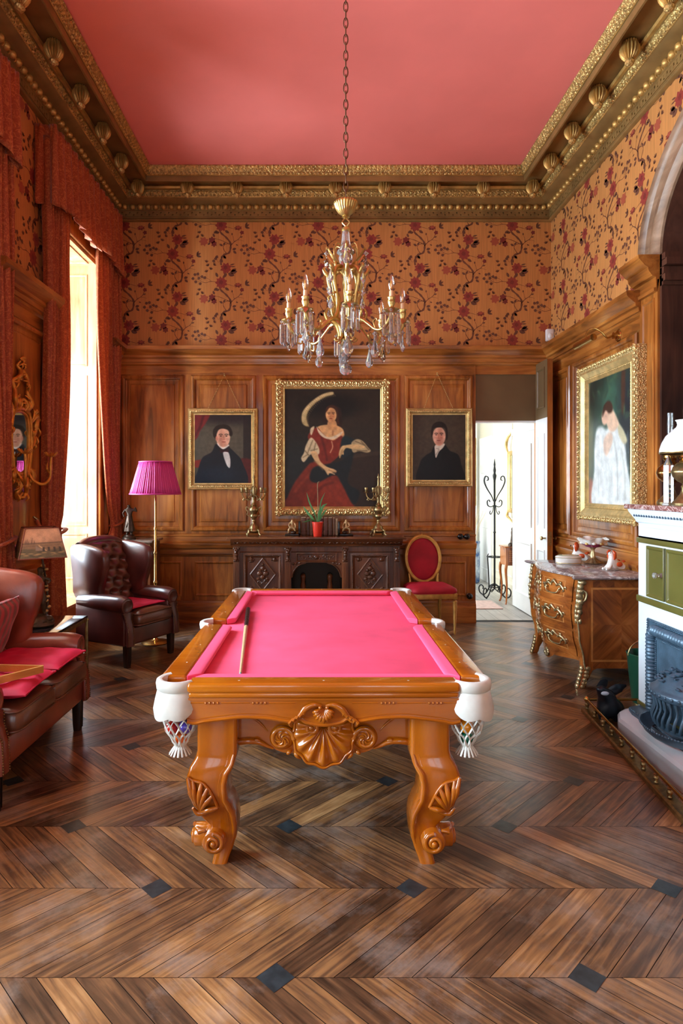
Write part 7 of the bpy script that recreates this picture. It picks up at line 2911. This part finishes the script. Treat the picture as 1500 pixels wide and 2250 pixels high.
for u0, u1, kn in ((3.91, 4.12, 3.935), (3.66, 3.885, 3.86)):
    mb = MB(TF)
    mb.box(u0, u1, .915, 1.245, 0, .012, M['olive'])
    mb.ring((u0, u1, .915, 1.245), [(0, .012), (.0, .018), (.014, .020), (.024, .012)], M['olive'])
    d_ = mb.build('door', SV, smooth=30, bevel=.003)
    if kn == 3.935:
        mb = MB(TF)
        mb.tube([(kn, 1.075, .018), (kn, 1.075, .03), (kn, 1.075, .04), (kn, 1.075, .055), (kn, 1.075, .066), (kn, 1.075, .07)], [.016, .010, .012, .020, .018, .006], M['crystal'], 10)
        mb.build('knob', d_, smooth=30)
# iron surround with rope roll
mb = MB(TF)
u0, u1, z0, z1 = 3.42, 4.12, .172, .775
mb.ring((u0, u1, z0, z1), [(0, 0), (0, .010), (.012, .012), (.016, .004), (.05, .004), (.10, .004), (.108, .010), (.12, .006), (.13, .003)], M['castiron'], M['castiron'])
path = [(4.06, z) for z in np.linspace(.18, .66, 60)] + [(4.06 - .05 * (1 - math.cos(q)), .66 + .055 * math.sin(q)) for q in np.linspace(.1, PI / 2, 10)] + [(u, .715) for u in np.linspace(4.005, 3.48, 60)]
mb.tube([(u, v, .012) for u, v in path], [.036 + .004 * math.sin(i * 2.2) for i in range(len(path))], M['castiron'], 10)
for i in range(0, 40):
    mb.sphere((4.113, .18 + .58 * i / 39, .013), .006, M['castiron'], 4, 6)
    mb.sphere((4.010, .18 + .47 * i / 39, .013), .0055, M['castiron'], 4, 6)
    mb.sphere((4.11 - .66 * i / 39, .768, .013), .006, M['castiron'], 4, 6)
    mb.sphere((4.00 - .50 * i / 39, .665, .013), .0055, M['castiron'], 4, 6)
mb.build('iron_surround', SV, smooth=50)
# plinth, hearth plate, fire basket, ash tray
mb = MB()
out = [(2.76, 4.27), (2.05, 4.27), (1.975, 4.20), (1.925, 4.08), (1.925, 3.2), (2.76, 3.2)]
out = [(x - px, y - py) for x, y in out]
mb.loft([[(x, y, .0) for x, y in out], [(x, y, .115) for x, y in out], [(x, y, .135) for x, y in inset(out, .012)], [(x, y, .152) for x, y in inset(out, .05)]], M['enamel'], cap=True)
mb.build('plinth', SV, smooth=30)
mb = MB()
pl = [(2.16 - px, 4.23 - py), (2.04 - px, 4.18 - py), (2.02 - px, 4.10 - py), (2.02 - px, 3.3 - py), (2.16 - px, 3.3 - py)]
mb.loft([[(x, y, .15) for x, y in pl], [(x, y, .170) for x, y in pl], [(x, y, .176) for x, y in inset(pl, .006)]], M['castiron'], cap=True)
for i in range(56):
    mb.sphere((2.03 - px, 4.12 - py - .8 * i / 55, .176), .006, M['castiron'], 4, 6)
mb.build('hearth_plate', SV, smooth=30)
BY = 3.66
mb = MB()
half = lambda r, z, n=24: [(2.135 - px - r * .86 * math.sin(PI * k / n), BY - py + r * math.cos(PI * k / n), z) for k in range(n + 1)]
mb.loft([half(.16, .20), half(.19, .22), half(.20, .235), half(.20, .25)], M['castiron'], close=False)
mb.loft([half(.205, .40), half(.225, .41), half(.23, .43), half(.225, .445), half(.21, .45), half(.20, .46), half(.17, .50), half(.12, .535), half(.08, .545), half(.04, .55)], M['castiron'], close=False)
for k in range(17):
    a = PI * (k + .5) / 17
    P = lambda r, z, da=0: (2.135 - px - r * .86 * math.sin(a + da), BY - py + r * math.cos(a + da), z)
    mb.tube(cr([P(.20, .245), P(.215, .29, .04), P(.20, .35, .10), P(.21, .405, .06)], 4), [.012, .009, .008, .011], M['castiron'], 6)
    mb.sphere(P(.228, .43), .010, M['castiron'], 4, 6)
for k in range(34):
    a = PI * RN.random()
    r = .06 + .13 * RN.random()
    z = lerp_tab([(.04, .55), (.12, .535), (.17, .50), (.20, .462)], r)
    q = RN.random() * 6
    pts = [(2.135 - px - (r * .86) * math.sin(a) + .02 * math.cos(q + i), BY - py + r * math.cos(a) + .02 * math.sin(q + i), z + .008) for i in (0, .8, 1.6, 2.4)]
    mb.tube(cr(pts, 3), [.003, .008, .008, .003], M['castiron'], 5)
mb.build('fire_basket', SV, smooth=60)
mb = MB()
mb.loft([half(.24, .178), half(.27, .20), half(.285, .225), half(.29, .232), half(.283, .236), half(.265, .205), half(.22, .185)], M['castiron'], close=False)
for k in range(48):
    p_ = half(.288, .234, 48)[k]
    mb.sphere(p_, .007, M['castiron'], 4, 6)
mb.build('ash_tray', SV, smooth=60)

# ---- oil lamps and glass thermometer on the slab
M['opal'] = plain('opal_glass_shade', c(232, 238, 242), .18, coat=.4)
M['clearglass'] = pane_mat('clear_chimney_glass', (.95, .98, .98, 1), .08)


def oil_lamp(loc, label, shade_):
    t = thing('oil_lamp', label, 'lamp', loc)
    mb = MB()
    mb.lathe([(.080, 0), (.082, .012), (.074, .024), (.060, .035), (.035, .07), (.026, .10), (.030, .115), (.022, .125), (.024, .14)], M['oldbrass'], 28)
    mb.build('foot', t)
    mb = MB()
    mb.lathe([(.026, .135), (.050, .150), (.076, .175), (.084, .200), (.086, .206), (.084, .212), (.074, .240), (.050, .262), (.034, .270)], M['brass'] if not shade_ else M['oldbrass'], 30)
    mb.build('font', t)
    mb = MB()
    mb.lathe([(.034, .268), (.040, .276), (.030, .285), (.042, .295), (.044, .325), (.036, .335), (.030, .350)], M['brass'], 36, flute=18, amp=.08)
    mb.build('burner', t, smooth=60)
    mb = MB()
    mb.lathe([(.024, .345), (.030, .375), (.026, .41), (.022, .46), (.022, .605)], M['clearglass'], 20, cap=False)
    mb.build('chimney', t)
    if shade_:
        mb = MB()
        mb.lathe([(.146, .325), (.150, .330), (.148, .350), (.138, .385), (.115, .430), (.080, .465), (.056, .485), (.050, .500), (.054, .520), (.062, .528)], M['opal'], 40, cap=False)
        o = mb.build('shade', t, recalc=False)
        o.modifiers.new('thick', 'SOLIDIFY').thickness = .003
        mb = MB()
        mb.lathe([(.148, .318), (.151, .322), (.151, .330), (.147, .332), (.08, .318), (.04, .312), (.04, .306), (.09, .310)], M['oldbrass'], 40, cap=False)
        mb.build('gallery', o)
    return t


oil_lamp((2.325, 4.20, 1.513), 'brass oil lamp with clear chimney at the far end of the marble slab', False)
oil_lamp((2.275, 3.93, 1.513), 'brass oil lamp with white opal dome shade on the marble slab', True)
TH = thing('glass_thermometer', 'clear glass thermometer column with coloured floats between the oil lamps', 'thermometer', (2.225, 4.04, 1.513), .3)
mb = MB()
sq = lambda w, z: [(a, b, z) for a, b in ((-w, -w), (w, -w), (w, w), (-w, w))]
mb.loft([sq(.026, 0), sq(.026, .006), sq(.020, .012), sq(.020, .25), sq(.006, .30), sq(.001, .315)], M['crystal'], cap=True)
mb.build('column', TH, smooth=0)
for k, col in enumerate(((200, 40, 50), (30, 110, 80), (60, 110, 170), (210, 150, 60), (30, 90, 60))):
    mb = MB()
    mb.sphere((0, 0, .03 + .028 * k + (.05 if k == 4 else 0)), (.010, .010, .012), plain('float_dye', c(*col), .1, coat=.5), 6, 8)
    mb.build('float', TH)

# ---- brass fender
FA, FB = Vector((1.925, 4.56, 0)), Vector((1.775, 3.05, 0))
FD = thing('fender', 'low brass rail fender on the floor around the stove', 'fender', (1.85, 3.80, 0))
fo = Vector((1.85, 3.80, 0))
A_, B_ = FA - fo, FB - fo
nrm = Vector((B_ - A_).normalized().cross(Vector((0, 0, 1))))
if nrm.x > 0:
    nrm = -nrm
mb = MB()
W_ = .05
prof = [(0, 0), (0, .022), (.008, .030), (.03, .030), (.05, .040), (.06, .040), (.062, 0)]
C_ = Vector((2.30, 4.52, 0)) - fo
ringA, ringB = [], []
for w, z in prof:
    ringA.append(tuple(A_ + nrm * (.03 - w) + Vector((0, 0, z)) + Vector((0, .03 - w * 1.0, 0))))
    ringB.append(tuple(B_ + nrm * (.03 - w) + Vector((0, 0, z))))
ringC = [(C_.x, A_.y + .03 - w, z) for w, z in prof]
mb.loft([ringC, ringA, ringB], M['oldbrass'], close=True, cap=True)
mb.build('kerb', FD, smooth=40)
mb = MB()
up = Vector((0, 0, .095))
mb.tube([tuple(Vector((C_.x, A_.y, 0)) + up), tuple(A_ + up)], .010, M['brass'], 10)
mb.tube([tuple(A_ + up), tuple(B_ + up)], .010, M['brass'], 10)
mb.build('rail', FD)
for k in range(10):
    p_ = A_ + (B_ - A_) * (k / 9.2)
    mb = MB()
    mb.lathe([(.014, .036), (.010, .044), (.016, .056), (.017, .064), (.010, .072), (.014, .080), (.008, .086)], M['oldbrass'], 12, p_.x, p_.y)
    if k == 0:
        mb.sphere((p_.x, p_.y, .098), .022, M['brass'], 8, 12)
    mb.build('spindle', FD, smooth=60)

# ---- iron pig by the hearth
PG = thing('iron_pig', 'black iron pig with raised snout between stove plinth and fender', 'figurine', (1.99, 4.40, 0), 0)
M['pig'] = plain('blackened_iron', c(22, 30, 38), .3, .35)
PG.scale = (1.4, 1.1, 1.0)
J = {'pel': (.05, .02, .085, .072), 'ch': (-.005, -.02, .125, .070), 'nk': (-.005, -.035, .175, .055), 'hd': (-.020, -.05, .205, .046), 'sn': (-.045, -.065, .240, .028), 'tip': (-.058, -.075, .262, .022),
     'fl': (-.035, -.055, .05, .026), 'flb': (-.035, -.065, .014, .022), 'fr': (.035, -.055, .05, .026), 'frb': (.035, -.065, .014, .022), 'hl': (.035, .05, .04, .035), 'hr': (.09, .03, .04, .035)}
skin_figure('body', J, [('pel', 'ch'), ('ch', 'nk'), ('nk', 'hd'), ('hd', 'sn'), ('sn', 'tip'), ('ch', 'fl'), ('fl', 'flb'), ('ch', 'fr'), ('fr', 'frb'), ('pel', 'hl'), ('pel', 'hr')], M['pig'], PG, 2)
mb = MB()
mb.tube(cr([(.012, -.04, .215), (.045, -.045, .245), (.085, -.04, .262)], 4), [.030, .032, .006], M['pig'], 8, flat=.3, up=(0, 1, 0))
mb.build('ear', PG, smooth=70)
mb = MB()
mb.tube(cr([(-.03, .0, .225), (.0, .03, .255), (.02, .04, .272)], 4), [.026, .026, .006], M['pig'], 8, flat=.3, up=(0, 1, 0))
mb.build('ear', PG, smooth=70)
mb = MB()
mb.sphere((-.040, -.098, .226), (.020, .012, .014), plain('pale_grey_patch', c(170, 184, 196), .4), 6, 10)  # small pale blue-grey spot on the jaw
mb.build('jaw_patch', PG)

# ---- green scuttle behind the stove
SCU = thing('coal_scuttle', 'dark green metal scuttle behind the stove', 'bucket', (2.44, 4.72, 0))
mb = MB()
gm = plain('green_enamel', c(14, 78, 58), .3, coat=.3)
mb.lathe([(.10, .02), (.105, .03), (.14, .38), (.145, .385), (.14, .39), (.132, .38), (.098, .04), (.001, .035)], gm, 28)
mb.lathe([(.09, 0), (.10, .005), (.10, .02)], M['oldbrass'], 28)
mb.build('bucket', SCU)
mb = MB()
mb.tube([(.14 * math.cos(q), 0, .37 + .12 * math.sin(q)) for q in np.linspace(0, PI, 16)], .006, M['oldbrass'], 6)
mb.build('handle', SCU)
# ================================================================ DOORWAY AND HALL BEYOND
M['transom'] = plain('brown_painted_board', c(112, 88, 56), .5, var=.05)
mb = MB()
mb.box(D0 + .0, D1 + .02, YB - .004, YB, DH + .0, 3.10, M['transom'])
mb.box(D0 - .012, D0, YB - .03, YB + .12, 0, 3.1, M['wainscot'])
mb.box(D0, D1, YB - .0, YB + .12, DH - .02, DH, M['white'])
struct(mb.build('trim_2', smooth=0))
# open panelled leaf of the jib door: wood outside, white inside, brown above
mb = MB()
ly0, ly1, lx0, lx1 = 7.24, 7.63, 2.60, 2.665
mb.box(lx0 + .004, lx1, ly0, ly1, .01, 3.10, M['wainscot'])
mb.box(lx0, lx0 + .004, ly0, ly1, .01, DH, M['white'])
mb.box(lx0, lx0 + .004, ly0, ly1, DH, 3.10, M['transom'])
mb.T = fr((lx0, 0, 0), (0, 1, 0), (-1, 0, 0))
for z0, z1, mm_ in ((.15, .9, M['white']), (1.15, 2.25, M['white']), (2.55, 3.02, M['transom'])):
    mb.ring((ly0 + .07, ly1 - .07, z0, z1), [(0, 0), (0, .012), (.015, .014), (.03, .002)], mm_)
DR = struct(mb.build('door_1', smooth=30))
mb = MB()
for x, s in ((lx0, -1), (lx1, 1)):
    mb.tube([(x, ly0 + .05, 1.04), (x + s * .03, ly0 + .05, 1.04), (x + s * .04, ly0 + .05, 1.04), (x + s * .055, ly0 + .05, 1.04), (x + s * .06, ly0 + .05, 1.04)], [.010, .009, .024, .024, .008], M['oldbrass'], 12)
mb.build('door_knob', DR)
mb = MB()
mb.box(lx0 + .012, lx1 - .012, ly0 - .003, ly0, .96, 1.12, M['oldbrass'])
mb.build('lock_face', DR)
# hall shell
HX0, HX1, HY1, HZ = 1.0, 2.90, 11.45, 3.3
M['hallfloor'] = wood('pale_hall_boards', c(130, 126, 120), c(164, 160, 152), c(188, 184, 176), 'y', 5, .35, 0, .05)
mb = MB()
mb.box(HX0 - .1, HX1 + .1, YB + .12, HY1 + .1, -.1, -.001, M['hallfloor'])
for k in range(14):
    x = HX0 + .15 * k
    mb.add([(x, YB + .12, .0004), (x + .004, YB + .12, .0004), (x + .004, HY1, .0004), (x, HY1, .0004)], [(0, 1, 2, 3)], plain('board_gap', c(96, 92, 88), .6) if k == 0 else bpy.data.materials['board_gap'])
struct(mb.build('floor_hall', smooth=0))
mb = MB()
mb.box(HX0 - .1, HX1 + .1, YB + .12, HY1 + .1, HZ, HZ + .1, M['white'])
struct(mb.build('ceiling_hall', smooth=0))
mb = MB()
mb.box(HX1, HX1 + .1, YB + .12, HY1 + .1, 0, HZ, M['cream'])
mb.T = fr((HX1, 0, 0), (0, 1, 0), (-1, 0, 0))
mb.run([(0, 0), (0, .02), (.16, .02), (.18, .008), (.2, 0)], 8.8, HY1, M['cream'])
mb.ring((9.5, 10.55, .25, 2.9), [(0, 0), (0, .012), (.02, .014), (.035, .0)], M['cream'])
struct(mb.build('wall_hall_right', smooth=30))
mb = MB(fr((HX1, 0, 0), (0, 1, 0), (-1, 0, 0)))
mb.box(10.62, 11.38, 0, 2.5, 0, .03, M['white'])
for z0, z1 in ((.2, .95), (1.15, 1.9), (2.0, 2.4)):
    mb.ring((10.72, 11.28, z0, z1), [(0, .03), (0, .04), (.015, .042), (.03, .028)], M['white'])
struct(mb.build('door_3', smooth=30))
mb = MB()
mb.box(HX0 - .1, HX1 + .1, HY1, HY1 + .1, 0, HZ, M['white'])
mb.rbox(2.74, 2.84, HY1 - .05, HY1, 0, 2.9, M['white'], .01)
struct(mb.build('wall_hall_back', smooth=0))
mb = MB()
for y0, y1, z0, z1 in ((YB + .12, 8.5, 0, HZ), (10.5, HY1, 0, HZ), (8.5, 10.5, 0, .5), (8.5, 10.5, 2.9, HZ)):
    mb.box(HX0 - .1, HX0, y0, y1, z0, z1, M['white'])
struct(mb.build('wall_hall_left', smooth=0))
window('window_7', fr((HX0 - .05, 0, 0), (0, 1, 0), (1, 0, 0)), 8.5, 10.5, .5, 2.9)
# white panelled door standing open in the passage
mb = MB()
mb.box(2.655, 2.70, YB + .13, 8.72, .01, 2.41, M['white'])
mb.T = fr((2.655, 0, 0), (0, 1, 0), (-1, 0, 0))
for z0, z1 in ((.22, .92), (1.12, 2.18)):
    mb.ring((7.93, 8.58, z0, z1), [(0, 0), (0, .014), (.018, .016), (.035, .0)], M['white'])
mb.box(YB + .13, 8.72, 2.34, 2.42, 0, .02, M['white'])
struct(mb.build('door_2', smooth=30))

# ---- coat stand
CS = thing('coat_stand', 'black wrought iron coat stand with scrolls seen through the doorway', 'coat stand', (2.585, 9.36, 0), .2)
k_ = M['iron']
mb = MB()
mb.lathe([(.014, .12), (.014, .95), (.022, .96), (.014, .98), (.014, 1.72), (.022, 1.76), (.030, 1.80), (.016, 1.84), (.022, 1.88), (.012, 1.94), (.016, 1.96), (.003, 2.05)], k_, 14)
mb.build('pole', CS)
for k in range(6):
    a = 2 * PI * k / 6
    P = lambda r, z: (r * math.cos(a), r * math.sin(a), z)
    mb = MB()
    mb.tube([P(*q) for q in cr([(.015, 1.42), (.05, 1.50), (.13, 1.62), (.17, 1.72), (.15, 1.79), (.11, 1.78), (.105, 1.74), (.125, 1.73)], 6)], .007, k_, 6)
    mb.tube([P(*q) for q in cr([(.015, 1.36), (.06, 1.34), (.11, 1.36), (.12, 1.42), (.09, 1.44), (.075, 1.41)], 5)], .006, k_, 6)
    mb.tube([P(*q) for q in cr([(.02, 1.36), (.03, 1.28), (.06, 1.23), (.08, 1.25), (.07, 1.28)], 5)], .005, k_, 6)
    mb.build('hook', CS, smooth=70)
for k in range(4):
    a = 2 * PI * k / 4 + .5
    P = lambda r, z: (r * math.cos(a), r * math.sin(a), z)
    mb = MB()
    mb.tube([P(*q) for q in cr([(.015, .20), (.08, .16), (.14, .06), (.20, .02), (.26, .05), (.275, .12), (.24, .16), (.20, .14), (.205, .10)], 6)], .010, k_, 7)
    mb.tube([P(*q) for q in cr([(.02, .12), (.07, .09), (.10, .12), (.075, .15)], 5)], .007, k_, 6)
    mb.sphere(P(.20, .014), .014, k_, 5, 8)
    mb.build('foot', CS, smooth=70)
mb = MB()
for z, r in ((.60, .11), (.16, .09)):
    mb.tube([(r * math.cos(q), r * math.sin(q), z) for q in np.linspace(0, 2 * PI, 25)[:-1]], .007, k_, 6, closed=True)
for k in range(6):
    a = 2 * PI * k / 6
    mb.tube(cr([(.10 * math.cos(a), .10 * math.sin(a), .64), (.115 * math.cos(a), .115 * math.sin(a), .60), (.10 * math.cos(a), .10 * math.sin(a), .38), (.09 * math.cos(a), .09 * math.sin(a), .16)], 4), .006, k_, 6)
    mb.tube([(.075 * math.cos(a) + .03 * math.cos(q), .075 * math.sin(a) + .03 * math.sin(q), .60) for q in np.linspace(0, 2 * PI, 13)[:-1]], .005, k_, 5, closed=True)
mb.build('umbrella_ring', CS, smooth=70)

# ---- console table with small dark figure
HT = thing('hall_table', 'small inlaid table on slender legs seen through the doorway', 'table', (2.735, 8.93, 0))
m_ = M['com']
mb = MB()
mb.rbox(-.165, .15, -.155, .15, .785, .805, m_, .005)
mb.build('table_top', HT)
mb = MB()
mb.box(-.15, .14, -.14, .14, .54, .785, M['comz'])
for i in range(6):
    for j in range(6):
        x, z = -.09 + .036 * i, .60 + .028 * j
        mb.add([(x - .018, -.1412, z), (x, -.1412, z - .014), (x + .018, -.1412, z), (x, -.1412, z + .014)], [(0, 1, 2, 3)], M['inlay'])
mb.build('drawer_box', HT, smooth=0)
for sx in (-1, 1):
    for sy in (-1, 1):
        mb = MB()
        mb.tube(cr([(sx * .14, sy * .13, .56), (sx * .15, sy * .14, .46), (sx * .132, sy * .122, .24), (sx * .14, sy * .13, .06), (sx * .155, sy * .145, 0)], 5), [.024, .020, .014, .012, .014], M['comz'], 7)
        mb.build('leg', HT, smooth=70)
mb = MB()
mb.lathe([(.06, 0), (.06, .03), (.05, .035), (.035, .05), (.03, .09), (.022, .15), (.026, .19), (.018, .22), (.022, .24), (.010, .262)], M['bronze'], 16)
o = mb.build('small_statuette')
o.location = (2.70, 8.86, .806)
tag(o, 'small dark figure on the inlaid hall table', 'figurine')

# ---- gilt wall ornament, vase with reeds, picture, rug
mb = MB(fr((2.655, 0, 0), (0, 1, 0), (-1, 0, 0)))
GO = thing('gilt_mirror', 'narrow gilt carved mirror edge beyond the white passage door', 'mirror', (HX1 - .02, 9.36, 1.75))
mb = MB(fr((0, 0, 0), (0, 1, 0), (-1, 0, 0)))
mb.ring((-.22, .22, -.50, .42), [(0, 0), (0, .035), (.03, .05), (.06, .03), (.065, .01)], M['gold'])
for s in (-1, 1):
    mb.tube(cr([(s * .22, .38, .03), (s * .25, .50, .05), (s * .16, .60, .06), (s * .06, .66, .05), (0, .72, .03)], 5), [.012, .024, .022, .018, .008], M['gold'], 7)
    mb.tube(cr([(s * .22, -.46, .03), (s * .20, -.55, .05), (s * .10, -.58, .05), (0, -.64, .03)], 5), [.012, .022, .018, .008], M['gold'], 7)
mb.build('frame', GO, smooth=60)
mb = MB(fr((0, 0, 0), (0, 1, 0), (-1, 0, 0)))
mb.flat([(-.16, -.44), (.16, -.44), (.16, .36), (-.16, .36)], .012, M['mirror'])
mb.build('glass', GO, smooth=0)
VS = thing('floor_vase', 'tall blue and white vase holding dry reeds at the end of the hall', 'vase', (2.62, 10.85, 0))
mb = MB()
vm = plain('blue_white_porcelain', c(30, 78, 140), .2, col2=c(206, 220, 230), vscale=7)
mb.lathe([(.10, 0), (.115, .02), (.125, .2), (.125, .55), (.12, .66), (.125, .70), (.118, .71), (.11, .66)], vm, 24)
mb.build('vase_body', VS)
mb = MB()
rm = plain('dry_reed', c(222, 206, 170), .7)
for k in range(22):
    a, r = k * 2.4, .05 + .03 * (k % 3)
    mb.tube(cr([(.04 * math.cos(a), .04 * math.sin(a), .6), (r * math.cos(a), r * math.sin(a), .95), (r * 2.2 * math.cos(a), r * 2.2 * math.sin(a), 1.15 + .08 * (k % 4))], 4), [.004, .004, .002], rm, 5)
rr_ = mb.build('reeds', VS, smooth=70)
rr_['kind'] = 'stuff'
PH = thing('hall_picture', 'gilt framed picture at the far end of the hall, mostly hidden by the doorway', 'painting')
TH_ = fr((0, HY1 - .01, 0), (1, 0, 0))
mb = MB(TH_)
mb.ring((2.25, 2.82, 1.30, 2.52), [(0, 0), (0, .04), (.03, .055), (.07, .03), (.08, .012)], M['gold'])
mb.build('frame', PH, smooth=30)
pp = Paint(30, 60, (120, 104, 70))
pp.ell(.5, .6, .5, .3, (180, 160, 110), 1.0)
canvas('canvas', TH_, 2.33, 2.74, 1.38, 2.44, .012, pp, PH, .38)
mb = MB()
mb.rbox(1.95, 2.45, 8.45, 9.05, 0, .012, plain('pale_rose_rug', c(206, 176, 166), .9, var=.12, vscale=18), .004)
tag(mb.build('hall_rug'), 'pale rose rug on the hall floor beyond the doorway', 'rug')
